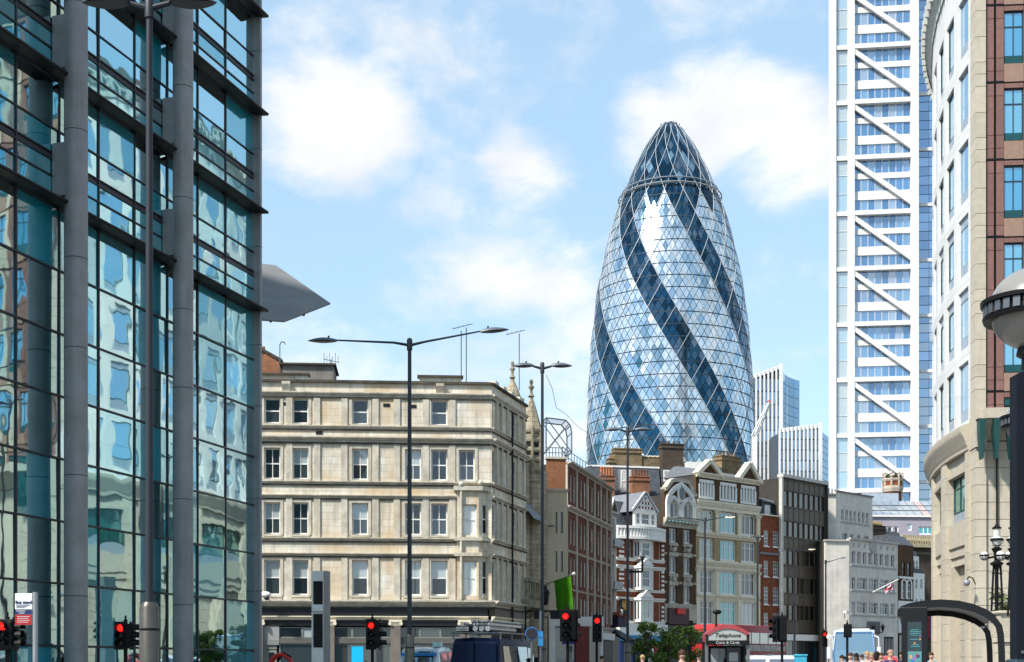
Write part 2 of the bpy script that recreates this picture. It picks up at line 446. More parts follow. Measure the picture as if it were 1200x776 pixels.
BRICKO = M('orange_brick', (.36,.13,.055), .85, var=.2, vs=.9, brick=(.24,.085,(.27,.2,.14),.010,(.26,.09,.04)), streak=.25)
BRICKY = M('yellow_brick', (.30,.21,.10), .88, var=.22, vs=.8, brick=(.24,.085,(.25,.21,.15),.010,(.16,.11,.06)), streak=.35)
BRICKDK = M('sooty_brick', (.10,.075,.055), .88, var=.18, vs=.8, brick=(.24,.085,(.10,.085,.07),.009,(.065,.05,.038)), streak=.25)
TERRA = M('terracotta', (.42,.16,.07), .8, var=.15, rnd=.25)
DARKIN = M('dark_interior', (.02,.022,.025), .9, var=.1)

# ------------------------------------------------------------------ ground, road, pavements
A17 = math.atan2(480, FPX)                       # the street runs 17 degrees right of the view
st = Vector((math.sin(A17), math.cos(A17), 0)); sn = Vector((math.cos(A17), -math.sin(A17), 0))
S0 = Vector((-25.6, 0, 0))
def SP(a, b, z=0): q = S0 + st*a + sn*b; return (q.x, q.y, z)   # a metres along the street, b metres right of the left-hand facade line
ASPH = M('asphalt', (.05,.05,.052), .85, var=.2, vs=.6, bump=.4, bs=60)
PAVE = M('paving', (.26,.245,.225), .8, var=.12, vs=.6, brick=(.9,.6,(.12,.115,.11),.012,(.22,.21,.195)))
KERB = M('kerb_granite', (.30,.295,.285), .75, var=.15, vs=4)
LINE = M('road_paint', (.75,.74,.70), .6, var=.15, vs=3)
g = MB().quad((-3000,-1500,-.135),(3000,-1500,-.135),(3000,4500,-.135),(-3000,4500,-.135))
tag(link('ground', g.mesh('ground', M('ground_grey', (.13,.125,.12), .9, var=.15, vs=.05))), None, None, kind='structure')
g = MB().quad(SP(-60,5.6,-.128), SP(-60,19.4,-.128), SP(150,19.4,-.128), SP(150,5.6,-.128))
tag(link('road', g.mesh('road', ASPH)), None, None, kind='structure')
for b0, b1 in ((-2, 5.45), (19.55, 34)):
    g = MB().prism_z([SP(-60,b0)[:2], SP(-60,b1)[:2], SP(75,b1)[:2], SP(75,b0)[:2]], -.16, 0)
    tag(link('pavement', g.mesh('pavement', PAVE, fix=True)), None, None, kind='structure')
for b0, b1 in ((5.45, 5.6), (19.4, 19.55)):
    g = MB()
    for i in range(140):
        a = -60+i*.965
        g.prism_z([SP(a,b0)[:2], SP(a,b1)[:2], SP(a+.955,b1)[:2], SP(a+.955,b0)[:2]], -.16, -.004)
    tag(link('kerb', g.mesh('kerb', KERB, fix=True)), None, None, kind='structure')
g = MB()
for i in range(26):
    a = -50+i*7.5; g.quad(SP(a,12.45,-.122), SP(a,12.57,-.122), SP(a+3.2,12.57,-.122), SP(a+3.2,12.45,-.122))
tag(link('road_marking', g.mesh('road_marking', LINE)), None, None, kind='structure')

# ------------------------------------------------------------------ glass office building on the left
def left_glass_building():
    L = Fac(89, 40.0, vp=1080, name='glass_office_building', label='steel and teal glass office building with round columns and dark sunshades, at the left edge')
    SPG = GLASS('office_glass', tint=(.72,.97,1.0), refl=.76, wave=.003, ws=1.2, rnd=.15, trans=(.10,.62,.72), detail=1, fres=.4)
    SPD = GLASS('office_glass_teal', base=(.0,.25,.32), tint=(.62,.95,1.0), refl=.62, wave=.004, ws=1.3, rnd=.35, detail=0, fres=.55)
    STEEL = M('column_steel', (.27,.265,.265), .5, metal=.15, var=.14, vs=1.2, streak=.4)
    MUL = M('mullion_dark', (.045,.045,.05), .45, metal=.2, var=.1, spec=.3)
    SHADE = M('sunshade_dark', (.014,.013,.013), .5, metal=.0, var=.1, spec=.25)
    SLAB = M('slab_edge', (.10,.11,.12), .8)
    INN = M('interior_wall', (.15,.42,.48), .8, var=.2, vs=.7)
    uE = L.ux(297.5); U0 = -.83-1.96*4
    mull = [U0+1.96*k for k in range(20) if U0+1.96*k < uE-.3] + [uE]
    low = [-.1, 1.77, 3.6, 5.43, 7.26, 9.09, 10.92, 12.75, 14.55]
    shades = [14.6+3.7*k for k in range(5)]
    ups = []
    for k in range(4):
        b = shades[k]
        ups += [b+.16, b+3.7*.22, b+3.7*.355, b+3.7*.40, b+3.7*.60, b+3.7-.05]
    rows = [(low[i], low[i+1], 'low') for i in range(8)]
    for k in range(4):
        s = ups[k*6:(k+1)*6]
        for i in range(5):
            if i == 2: continue
            rows.append((s[i], s[i+1], 'up%d' % i))
    cache = {}
    for i in range(len(mull)-1):
        w = mull[i+1]-mull[i]-.08
        for (z0, z1, kd) in rows:
            key = (round(w, 3), round(z1-z0, 3))
            if key not in cache: cache[key] = MB().box(.0, key[0], 0, .03, .035, key[1]-.035).mesh('pane', SPG)
            o = L.part('pane', cache[key], None, (mull[i]+.04, random.uniform(-.004,.004), z0))
            o.rotation_euler[2] += random.gauss(0, .0035); o.rotation_euler[0] = random.gauss(0, .003)
            if (kd in ('up0', 'up1') and random.random() < .8) or random.random() < .45:
                o.material_slots[0].link = 'OBJECT'; o.material_slots[0].material = SPD
    for u in mull[:-1]:
        L.part('mullion', MB().box(u-.025, u+.025, -.045, .12, -.1, 29.5), MUL)
    L.part('mullion', MB().box(uE-.05, uE+.05, -.10, .12, -.1, 29.5), MUL)
    zs = low[1:-1]
    for z in zs: L.part('transom', MB().box(mull[0], uE, -.05, .10, z-.028, z+.028), MUL)
    for k in range(4):
        s = ups[k*6:(k+1)*6]
        L.part('transom', MB().box(mull[0], uE, -.04, .10, s[1]-.022, s[1]+.022), MUL)
        mb = MB(); mb.box(mull[0], uE, -.04, .10, s[2]-.03, s[2]+.01); mb.box(mull[0], uE, -.04, .1, s[3]-.01, s[3]+.03); mb.box(mull[0], uE, .0, .09, s[2]+.03, s[3]-.03)
        L.part('transom', mb, MUL)
        L.part('transom', MB().box(mull[0], uE, -.04, .10, s[4]-.022, s[4]+.022), MUL)
    YC = -.62
    cols = [L.ux(89, YC), L.ux(214.5, YC)]; sp = cols[1]-cols[0]; cols = [cols[0]-sp] + cols
    rad = .335
    for c in cols:
        mb = MB().tube((c, YC, -.2), (c, YC, 29.5), rad, n=28, caps=False)
        col = L.part('column', mb, STEEL, smooth=True)
        for z in [3.2, 6.7, 10.4]+[14.5+3.7*k-1.5 for k in range(5)]:
            L.part('joint_ring', MB().lathe([(rad+.004,0),(rad+.006,.012),(rad+.004,.024)], (c, YC, z), 28), MUL, parent=col, smooth=True)
        for k in range(4):       # box brackets tying the column to each floor
            b = shades[k]
            L.part('bracket', MB().box(c-.30, c+.05, YC+.0, -.02, b+.2, b+1.75), STEEL, parent=col, bevel=.015)
    ce = L.ux(298, -.25)
    L.part('column', MB().box(uE-.06, uE+.10, -.30, .1, -.2, 29.5), STEEL, bevel=.03)
    for z in [4, 7.5, 11]+[14.5+3.7*k-1.2 for k in range(5)]:
        L.part('joint_ring', MB().box(uE-.064, uE+.104, -.304, .1, z, z+.02), MUL)
    ends = [mull[0]] + cols + [uE]
    for k in range(5):
        z = shades[k]
        for i in range(len(ends)-1):
            a, b = ends[i]+(.36 if i else 0), ends[i+1]-(.0 if i < len(ends)-2 else -.05)
            prof = [(-.06, z-.02), (-.56, z-.06), (-.60, z-.03), (-.60, z+.02), (-.06, z+.14)]
            sh = L.part('sunshade', MB().prism_x(prof, a, b), SHADE, fix=True)
            L.part('gutter', MB().tube((a, -.1, z+.24), (b, -.1, z+.24), .05, n=8), GREYM, parent=sh)
        if k < 5: L.part('slab', MB().box(mull[0], uE-.02, .14, 9, z-.3, z+.15), SLAB)
    L.part('slab', MB().box(mull[0], uE-.02, .14, 9, -.2, .0), SLAB)
    L.part('core_wall', MB().box(mull[0], uE-.02, 9, 9.3, -.2, 29.5), INN)
    L.part('end_wall', MB().box(uE-.12, uE+.08, .15, 14, -.2, 29.5), INN)
    for c in (cols[0]+1, cols[1]-.9, cols[1]+1.6, cols[2]-1.2, cols[2]+2.5):
        L.part('inner_column', MB().tube((c, 1.6, 0), (c, 1.6, 29), .30, n=12), DARKIN, smooth=True)
    for a, b, z0, z1 in ((-3.4,-1.0,0,9),(1.5,3.3,3,14),(4.8,3.0,0,13),(8.2,9.4,2,14),(9.9,8.6,0,13.5),(7.2,8.0,5,14)):
        L.part('inner_brace', MB().tube((a, 1.1, z0), (b, 1.1, z1), .09, n=8), DARKIN)
    for k in range(4):
        for i in range(len(mull)-1):
            if random.random() < .5:
                a = mull[i]+.2; L.part('blind', MB().box(a, a+1.5, .22, .24, shades[k]+3.7*.4, shades[k]+3.7*random.uniform(.5,.9)), M('blind_dark', (.05,.09,.10), .8))
    # canopy at the far corner of the building
    CAN = M('canopy_panel', (.19,.185,.18), .6, metal=.0, var=.1, vs=1)
    q1, q2, q3 = P(323,312.5,62), P(387,357,58.5), P(333,378,54.5)
    nn = (q2-q1).cross(q3-q1); eye = Vector((0, 0, CH))
    def on_plane(px, py):
        dr = Vector(((px-600)/FPX, 1, (HOR-py)/FPX)); return eye + dr*((q1-eye).dot(nn)/dr.dot(nn))
    pts = [on_plane(290,309), q1, q2, q3, on_plane(290,375)]
    zc = sum(p.z for p in pts)/5
    pl = [((p-L.O).dot(L.t), (p-L.O).dot(L.n)) for p in pts]
    # the canopy is one tilted plate: fit heights on a plane
    cen = sum((p for p in pts), Vector())/5
    mb = MB(); lo = [(q[0], q[1], p.z) for q, p in zip(pl, pts)]; hi = [(a, b, c+.07) for a, b, c in lo]
    mb.add(lo+hi, [(0,1,2,3,4),(9,8,7,6,5)]+[(i, 5+i, 5+(i+1) % 5, (i+1) % 5) for i in range(5)])
    can = L.part('canopy', mb, CAN, fix=True)
    a0, b0 = Vector(lo[0]), Vector(lo[4])
    for s in (.5,):
        p0 = Vector(lo[0])*.45+Vector(lo[4])*.55; p1 = Vector(lo[2])*.42+Vector(lo[3])*.58
        L.part('panel_joint', MB().tube(p0-Vector((0,0,.012)), p1-Vector((0,0,.012)), .065, n=6), DARKIN, parent=can)
    for s in (.28, .62):
        p0 = Vector(lo[1]).lerp(Vector(lo[2]), s); p1 = Vector(lo[4]).lerp(Vector(lo[3]), s)
        L.part('panel_joint', MB().tube(p0-Vector((0,0,.01)), p1-Vector((0,0,.01)), .045, n=6), DARKIN, parent=can)
left_glass_building()

# ------------------------------------------------------------------ pale stone corner building
def stone_corner_building():
    ST = M('ashlar', (.61,.55,.44), .85, var=.12, vs=.9, brick=(.95,.42,(.38,.32,.23),.010,(.69,.65,.56)), streak=.7, stain=.75, bump=.25)
    STT = M('stone_trim', (.60,.555,.46), .85, var=.2, vs=1.6, streak=.55, stain=.3)
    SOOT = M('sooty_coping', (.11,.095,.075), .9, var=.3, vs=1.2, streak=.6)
    B = Fac(575, 82, ang=4, name='corner_stone_building', label='four-storey pale stone corner building with sash windows over black shopfronts')
    uL = B.ux(285)
    zt = B.z(440, 446.5); zc = B.z(440, 705)
    cols = [(309.5,328.5),(342.5,361.5),(412.5,431.5),(474.5,493.5),(505,524.5),(537.5,556.5)]
    rows = [(468,497.5),(526,562.5),(589.5,627),(656.5,698)]
    holes = []; wins = []
    for r, (y0, y1) in enumerate(rows):
        for c, (x0, x1) in enumerate(cols):
            if r == 0 and c in (3, 5): continue
            if r >= 2 and c == 5: continue
            h = B.rect(x0, x1, y0, y1)
            # level the heads across the facade
            ref = B.rect(440-9, 440+9, y0, y1); h = (h[0], h[1], ref[2], ref[3])
            holes.append(h); wins.append((h, r, c))
    zsp = B.z(550, 573); ua = B.ux(536, -.38)
    B.part('wall', wall_mb(uL, -.003, zsp+.002, zt, [h for h in holes if h[2] > zsp], .4), ST)
    B.part('wall', wall_mb(uL, ua+.3, zc, zsp, [h for h in holes if h[2] < zsp], .4), ST)
    FRW = M('sash_white', (.70,.69,.66), .5, var=.05)
    for h, r, c in wins:
        pmat = {0: (DG, DG), 1: (DG, DG2), 2: (DG, DG2), 3: (DG, BLIND)}[r]
        q = random.random()
        if r in (1, 2): pmat = (DG, BLIND) if q < .2 else ((DG2, DG) if q < .45 else ((DG, DG) if q < .75 else (DG2, BLIND)))
        if r == 3: pmat = (DG, BLIND) if q < .5 else ((DG2, BLIND) if q < .8 else (DG, WBLIND))
        if r == 0: pmat = (DG, DG2) if q < .5 else (DG2, DG)
        w = window(B, h, 'sash4' if r in (1, 2) else 'sash', FRW, pmat, rec=.24, fr=.085, sill=STT)
        # moulded architrave
        mb = MB(); u0, u1, z0, z1 = h; t = .17
        mb.box(-t, 0, -.05, .02, -.02, z1-z0+t); mb.box(u1-u0, u1-u0+t, -.05, .02, -.02, z1-z0+t); mb.box(0, u1-u0, -.05, .02, z1-z0, z1-z0+t)
        B.part('architrave', mb, STT, (u0, 0, z0))
        if r == 3:
            B.part('apron', MB().box(u0-.1, u1+.1, -.06, .02, zc+.02, z0-.16), STT)
    # string courses and cornices
    R2 = Fac(576.2, B.u(575)[1], vp=1087, root=B)
    Rend = R2.ux(616.5)
    bands = [(446.5,449.5,.16,'box',SOOT,'coping'),(460.5,466,.24,'moulded',STT,'cornice'),(499.5,503.5,.20,'moulded',STT,'string_course'),(512.5,519,.34,'moulded',STT,'cornice'),
             (564.5,568,.20,'moulded',STT,'string_course'),(580.5,584.5,.22,'moulded',STT,'string_course'),(630.5,634.5,.22,'moulded',STT,'string_course'),(648.5,652,.24,'moulded',STT,'string_course'),(703.5,711,.5,'moulded',STT,'main_cornice')]
    for (y0, y1, pr, kd, mt, nm) in bands:
        z1, z0 = B.z(440, y0), B.z(440, y1)
        bandp(B, nm, uL, (ua-.02 if y0 > 576 and y0 < 700 else pr*.4), z0, z1, pr, mt, kd)
        bandp(R2, nm, -.0, Rend, z0, z1, pr*.9, mt, kd)
        if nm != 'coping':  # sooty strip under the band that also paints in its shadow line
            bandp(B, 'soot_shadow_line', uL, (ua-.1 if y0 > 576 and y0 < 700 else 0), z0-.09, z0-.003, pr*.4, SOOT)
            bandp(R2, 'soot_shadow_line', 0.01, Rend, z0-.09, z0-.004, pr*.35, SOOT)
    # raised parapet blocks and their brackets
    for x0, x1 in ((300, 361), (491, 541)):
        u0, u1 = B.ux(x0), B.ux(x1)
        pb = B.part('parapet_block', MB().box(u0, u1, -.05, .4, zt-.02, zt+.26), ST)
        B.part('coping', MB().box(u0-.1, u1+.1, -.18, .45, zt+.26, zt+.38), SOOT, parent=pb)
        m = B.ux({300: 335.5, 491: 515.5}[x0])
        B.part('bracket', MB().prism_x([(-.3,zt-.15),(-.3,zt-.3),(-.1,zt-.75),(0.02,zt-.8),(.02,zt-.15)][::-1], m-.25, m+.25), STT, fix=True)
    # pilaster strips
    for x in (339, 371.5, 403.5, 440, 465, 499, 530):
        for (y0, y1) in ((466,499.5),(519,564.5),(584.5,630.5),(652,703.5)):
            u = B.ux(x); B.part('pilaster', MB().box(u-.19, u+.19, -.09, .02, B.z(440,y1)+.01, B.z(440,y0)-.01), STT)
    # vents
    for x, y in ((335,464),(453,464),(374,506),(484,465)):
        u = B.ux(x); z = B.z(440, y+4)
        if y > 500: B.part('air_vent', MB().box(u-.2, u+.2, -.03, .02, z, z+.2), DARKIN)
        else: B.part('air_vent', MB().box(u-.2, u+.2, -.03, .02, z-.45, z-.25), DARKIN)
    # canted corner bay on the two lower storeys
    yb = -.38
    ua, ub = B.ux(536, yb), B.ux(561, yb)
    zb0, zb1 = B.z(550, 703.4), B.z(550, 574)
    C = Fac(561, B.u(561, yb)[1], ang=50, root=B)
    uc = C.ux(575.5)
    bw = []
    for (y0, y1) in ((591, 627), (657, 698)): bw.append(B.rect(543, 558.5, y0, y1, yb))
    B.part('bay_wall', wall_mb(ua, ub, zb0, zb1, bw, .36, yb), ST)
    for i, h in enumerate(bw): 
        w = window(B, h, 'sash', FRW, WBLIND, rec=yb+.2, fr=.085, sill=STT)
    cw = []
    for (y0, y1) in ((591, 627), (657, 698)): cw.append(C.rect(565.3, 573, y0, y1))
    C.part('bay_wall', wall_mb(0.01, uc, zb0, zb1, cw, .3), ST)
    for i, h in enumerate(cw): window(C, h, 'sash', FRW, (DG, DG2), rec=.06, fr=.08, sill=STT)
    cl = C.loc((uc, 0, 0)); c2 = C.loc((uc-.3, .9, 0))
    B.part('bay_core', MB().prism_z([(ua+.1, -.03), (ub-.02, yb+.34), (cl[0]-.25, cl[1]+.1), (cl[0]-.3, .3), (ua+.1, .3)], zb0, zb1-.05), DARKIN, fix=True)
    for (y0, y1, pr) in ((571,576,.22),(630.5,634.5,.2),(648.5,652.5,.2)):
        z1, z0 = B.z(550, y0), B.z(550, y1)
        q = C.loc((uc+.1, -pr, 0)); e = C.loc((.1, -pr, 0))
        B.part('bay_cornice', MB().prism_z([(ua-pr, .0), (ua-pr, yb-pr), (e[0], yb-pr), (q[0], q[1]), (q[0]-.1, q[1]+.6)], z0, z1), STT, fix=True)
    u = B.ux(540.5, -.42); cl_ = B.part('bay_column', MB().tube((u, -.5, B.z(540,702)), (u, -.5, B.z(540,572)), .085, n=10), STT, smooth=True)
    B.part('finial', MB().ball((u, -.5, B.z(540,569)), .17), STT, parent=cl_, smooth=True)
    u = B.ux(563, -.45); B.part('finial', MB().ball((u, -.45, B.z(563,569)+.1), .16), STT, smooth=True)
    # street facade round the corner
    hr = []
    zl = lambda y: B.z(440, y)
    for r, (y0, y1) in enumerate(rows):
        xs = [(582.5,585.5),(601.3,604),(607,609.8)] if r == 0 else [(577,579.8),(582.4,585.4),(588,591),(601.3,604),(607,609.8)]
        for (x0, x1) in xs: hr.append((R2.ux(x0), R2.ux(x1), zl(y1), zl(y0)))
    R2.part('wall', wall_mb(.0, Rend, zc, zt, hr, .4), ST)
    for h in hr: window(R2, h, 'sash', FRW, DGF, rec=.04, fr=.04)
    for x in (580.9, 586.8, 593.5, 605.6, 612.5):
        u = R2.ux(x)
        for (y0, y1) in ((466,499.5),(519,564.5),(584.5,630.5),(652,703.5)):
            R2.part('pilaster', MB().box(u-.12, u+.12, -.14, .02, zl(y1)+.01, zl(y0)-.01), STT)
    u = R2.ux(597); R2.part('drainpipe', MB().tube((u, -.2, .0), (u, -.2, zl(470)), .07, n=8), BLACKP)
    for i in range(4):
        u = R2.ux(581+i*9.5); R2.part('parapet_block', MB().box(u-.35, u+.35, -.1, .42, zt, zt+.22), ST)
    # body, roof
    q0 = R2.loc((.1, .38, 0)); q1 = R2.loc((Rend-.01, .38, 0)); q2 = R2.loc((Rend-.01, 14, 0))
    B.part('building_core', MB().prism_z([(uL+.05,.38), (q0[0]-.3,.38), (q0[0], q0[1]), (q1[0], q1[1]), (q2[0], q2[1]), (uL+.05, 20)], -.2, zt-.4), M('core_dark', (.06,.055,.05), .9), fix=True)
    # roof huts and chimney
    zr = B.z(345, 445, 4)
    u0, u1 = B.ux(331, 4), B.ux(391, 4)
    hut = B.part('roof_hut', MB().box(u0, u1, 4, 7, zt-.5, B.z(360, 428, 4)), M('hut_render', (.22,.205,.18), .85, var=.15, streak=.4))
    B.part('hut_roof', MB().box(u0-.2, u1+.15, 3.8, 7.2, B.z(360,428,4), B.z(360,426,4)), SOOT, parent=hut)
    u0, u1 = B.ux(298, 6), B.ux(329, 6)
    ch = B.part('chimney', MB().prism_y([(u0, zt-.5), (u1, zt-.5), (u1, B.z(320,424,6)), (u0+.6, B.z(308,412,6)), (u0, B.z(308,412,6))], 6, 7.5), BRICKO, fix=True)
    B.part('coping', MB().prism_y([(u1, B.z(320,424,6)), (u1+.1, B.z(320,421,6)), (u0+.6, B.z(308,409,6)), (u0-.1, B.z(308,409,6)), (u0-.1, B.z(308,412,6)),(u0+.6, B.z(308,412,6))], 5.9, 7.6), SOOT, parent=ch, fix=True)
    B.part('chimney_pot', MB().tube((u0+.5, 6.6, B.z(308,410,6)), (u0+.5, 6.6, B.z(308,404,6)), .16, .12, n=8), TERRA, parent=ch)
    B.part('roof_step', MB().box(B.ux(306,2), B.ux(345,2), 2, 3.5, zt-.4, B.z(320,437,2)), SOOT)
    def aerial(x, y0, y1, kind, yl=5):
        u = B.ux(x, yl); z0, z1 = B.z(x, y1, yl), B.z(x, y0, yl)
        mb = MB().tube((u, yl, z0-.6), (u, yl, z1), .035, n=5)
        if kind == 'hook': mb.path([(u, yl, z1), (u+.1, yl, z1+.18), (u+.3, yl, z1+.16), (u+.33, yl, z1)], .035, 5)
        if kind == 'comb':
            for q in range(6): mb.tube((u-.45+q*.18, yl, z1-.25), (u-.45+q*.18, yl, z1+.4-(q % 2)*.2), .022, n=4)
            mb.tube((u-.5, yl, z1), (u+.5, yl, z1-.2), .025, n=4)
        if kind == 'tee':
            mb.tube((u-.9, yl, z1-.1), (u+.4, yl, z1+.25), .03, n=4)
            for q in range(4): mb.tube((u-.8+q*.3, yl-.2, z1-.08+q*.08), (u-.8+q*.3, yl+.2, z1+.05+q*.08), .02, n=4)
        B.part('aerial', mb, GREYM)
    aerial(328, 404, 440, 'hook'); aerial(367.5, 425, 446, 'plain'); aerial(388, 421, 445, 'comb'); aerial(540.5, 388, 446, 'plain'); aerial(546.5, 384, 446, 'tee'); aerial(608.5, 391, 447, 'tee', 9)
    # shop fronts
    FAS = M('shop_fascia_black', (.016,.015,.017), .4, var=.1)
    FRM = M('shop_frame_grey', (.20,.21,.19), .5, var=.1)
    PIL = M('shop_pilaster', (.19,.165,.14), .6, var=.15, streak=.3)
    GRB = M('shop_panel', (.12,.115,.105), .6, var=.1)
    yf = -.12
    B.part('fascia', MB().box(uL, B.ux(571.5, yf), yf, .3, B.z(440,722.3), B.z(440,711)), FAS)
    R2.part('fascia', MB().box(.35, Rend, -.1, .3, B.z(440,722.3), B.z(440,711)), PIL)
    bandp(B, 'shop_cornice', uL, B.ux(572), B.z(440,726.6), B.z(440,722.2), .28, CREAM, 'moulded'); bandp(R2, 'shop_cornice', 0, Rend, B.z(440,726.6), B.z(440,722.2), .22, CREAM, 'moulded')
    B.part('blind_box', MB().box(uL, B.ux(572), -.05, .3, B.z(440,733.5), B.z(440,726.7)), FAS)
    R2.part('blind_box', MB().box(0.3, Rend, -.05, .3, B.z(440,733.5), B.z(440,726.7)), FAS)
    for x in (302, 386, 463.5, 544.5, 570):
        u = B.ux(x, -.2)
        pl = B.part('shop_pilaster', MB().box(u-.3, u+.3, -.22, .3, -.15, B.z(440,733)), PIL)
        mb = MB().box(u-.40, u+.40, -.32, .1, B.z(440,729), B.z(440,726.5)); mb.prism_x([(-.22,B.z(440,733.5)),(-.3,B.z(440,729)),(.1,B.z(440,729)),(.1,B.z(440,733.5))], u-.34, u+.34)
        for s in (-1, 1): mb.tube((u+s*.34, -.34, B.z(440,731)), (u+s*.34, .0, B.z(440,731)), .1, n=10)
        B.part('capital', mb, CREAM, parent=pl, fix=True)
    seg = [(327,381),(389.5,458.5),(468,540),(549,567)]
    for x0, x1 in seg:
        u0, u1 = B.ux(x0), B.ux(x1); n = max(1, round((u1-u0)/1.3))
        z0, z1 = B.z(440,748), B.z(440,735)
        B.part('shop_backing', MB().box(u0, u1, .30, .34, -.15, B.z(440,733.5)), DARKIN)
        w = (u1-u0)/n
        for i in range(n):
            window(B, (u0+i*w, u0+(i+1)*w, z0, z1), 'plain', FRM, [DG2, BLIND, DG], rec=.08, fr=.06, name='transom_light')
        B.part('shop_rail', MB().box(u0, u1, -.02, .25, B.z(440,754), z0-.01), GRB)
        m = max(1, n//2); w = (u1-u0)/m
        for i in range(m):
            window(B, (u0+i*w, u0+(i+1)*w, -.05, B.z(440,754)), 'plain', FRM, [DG, DG2], rec=.08, fr=.08, name='shop_window')
    # doorway at the left end
    u0, u1 = B.ux(304), B.ux(327)
    B.part('door_panel', MB().box(u0, u1, 0, .3, B.z(440,750), B.z(440,733.5)), M('grey_panel', (.30,.30,.29), .6))
    B.part('door_head', MB().box(u0, u1, -.03, .3, B.z(440,756), B.z(440,750)), FRM)
    window(B, (u0+.4, u1-.15, B.z(440,761), B.z(440,756.5)), 'plain', FRM, BLIND, rec=.05, fr=.08, name='fanlight')
    d = window(B, (u0+.4, u1-.15, -.1, B.z(440,762)), 'plain', FRM, DG, rec=.05, fr=.14, name='door')
    B.part('handle', MB().box(.2, .24, -.05, 0, 1.0, 1.3), GREYM, parent=d)
    B.part('door_jamb', MB().box(u0, u0+.38, -.02, .3, -.1, B.z(440,756)), FRM)
    # a carved square plaque above the corner bay
    C.part('plaque', MB().box(C.ux(566), C.ux(573), -.06, .0, B.z(550,646), B.z(550,636)), STT)
stone_corner_building()
# ------------------------------------------------------------------ egg-shaped glass tower
def egg_tower():
    D = 455.0; k = D/FPX; cx = 785.0
    C = G(cx, D)
    root = thing('egg_shaped_tower', 'tall bullet-shaped glass tower with spiralling dark bands and white diamond lattice', 'tower', C)
    prof = [(145.8,8.5),(148.5,11),(152,14.5),(160,20.5),(175,30.3),(192,39.2),(210,47),(232.5,56),(250,63),(280,71.6),(308,78.3),(346,85.6),(400,91.8),(450,95.2),(500,97.0),(545,97.4),(600,96),(680,91),(780,83)]
    pz = [((HOR-y)*k+CH, h*k) for y, h in prof][::-1]
    def rad(z):
        if z <= pz[0][0]: return pz[0][1]
        for (a, ra), (b, rb) in zip(pz, pz[1:]):
            if z <= b:
                t = (z-a)/(b-a); return ra+(rb-ra)*t
        return pz[-1][1]
    def sm(z): return (rad(z-2.5)+rad(z)*2+rad(z+2.5))/4 if z < 176 else rad(z)
    KR = 5/4.06
    def pt(phi, z, o=0.):
        r = sm(z)+o; a = R(phi); return Vector((math.sin(a)*r, -math.cos(a)*r, z))
    def gm(name, c, rough=.17, metal=.85): 
        return M(name, c, rough, metal=metal, var=.06, vs=.15, spec=.6)
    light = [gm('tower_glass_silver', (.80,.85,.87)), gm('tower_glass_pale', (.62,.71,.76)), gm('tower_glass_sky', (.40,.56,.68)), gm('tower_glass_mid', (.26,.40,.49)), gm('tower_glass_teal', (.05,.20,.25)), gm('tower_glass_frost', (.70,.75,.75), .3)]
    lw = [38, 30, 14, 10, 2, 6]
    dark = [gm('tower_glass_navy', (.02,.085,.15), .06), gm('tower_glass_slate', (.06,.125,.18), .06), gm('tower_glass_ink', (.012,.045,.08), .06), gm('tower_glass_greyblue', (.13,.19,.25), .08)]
    dw = [40, 28, 18, 14]
    allm = light+dark
    WH = M('tower_white', (.40,.43,.46), .5, var=.04); FL = M('tower_floor_line', (.03,.05,.07), .6)
    zring = (HOR-232)*k+CH
    rest = MB(); indiv = 0; cand = []
    hh = 2.03
    nrow = int((zring-1)/hh)
    for r in range(0, nrow-1):
        z0 = 1.0+r*hh
        for i in range(72):
            phi = i*5 + (2.5 if r % 2 else 0)
            if phi > 180: phi -= 360
            zc = z0+hh; ph = phi+KR*zc
            isd = abs(((ph-10.9+30) % 60)-30) < 10
            ci = math.floor((phi+KR*zc-.9)/20); cj = math.floor((phi-KR*zc-14)/20)
            zcell = ((ci+.5)*20+.9-(cj+.5)*20-14)/(2*KR)
            edge = zcell > 150
            g = 2*(.5-abs(((phi+KR*zc-.9) % 20)/20-.5)), 2*(.5-abs(((phi-KR*zc-14) % 20)/20-.5))
            core = min(g)
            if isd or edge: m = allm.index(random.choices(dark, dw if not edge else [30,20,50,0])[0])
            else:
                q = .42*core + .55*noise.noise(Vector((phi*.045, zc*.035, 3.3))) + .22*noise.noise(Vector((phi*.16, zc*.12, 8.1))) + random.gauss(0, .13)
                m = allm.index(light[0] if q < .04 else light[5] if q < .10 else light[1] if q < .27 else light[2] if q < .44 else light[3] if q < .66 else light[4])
            e = .04; dphi = 2.5*(1-e*2)
            j = [random.gauss(0, .03) for _ in range(4)]
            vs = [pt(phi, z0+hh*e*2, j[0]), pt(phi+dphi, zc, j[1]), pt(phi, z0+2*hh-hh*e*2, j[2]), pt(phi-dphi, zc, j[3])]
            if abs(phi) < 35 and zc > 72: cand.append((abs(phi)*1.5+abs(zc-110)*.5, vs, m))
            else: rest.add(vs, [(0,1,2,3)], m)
    cand.sort(key=lambda t: t[0])
    for q, (_, vs, m) in enumerate(cand):
        if q < 300:
            c = sum(vs, Vector())/4
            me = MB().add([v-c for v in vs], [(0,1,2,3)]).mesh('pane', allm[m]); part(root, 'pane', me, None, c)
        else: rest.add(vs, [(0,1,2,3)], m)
    # dome: larger dark diamond panes
    zt = pz[-1][0]; z = zring-2.2; rowi = 0
    while z < zt-1.0:
        for i in range(36):
            phi = i*10+(5 if rowi % 2 else 0); h2 = min(4.06, zt-z-.2)
            if h2 < 1: continue
            vs = [pt(phi, z+.08), pt(phi+4.85, z+h2/2), pt(phi, z+h2-.08), pt(phi-4.85, z+h2/2)]
            rest.add(vs, [(0,1,2,3)], allm.index(random.choices(dark, [38,24,30,8])[0]) if random.random() > .06 else 3)
        z += 2.03; rowi += 1
    o = part(root, 'pane_field', rest, allm); o['kind'] = 'stuff'
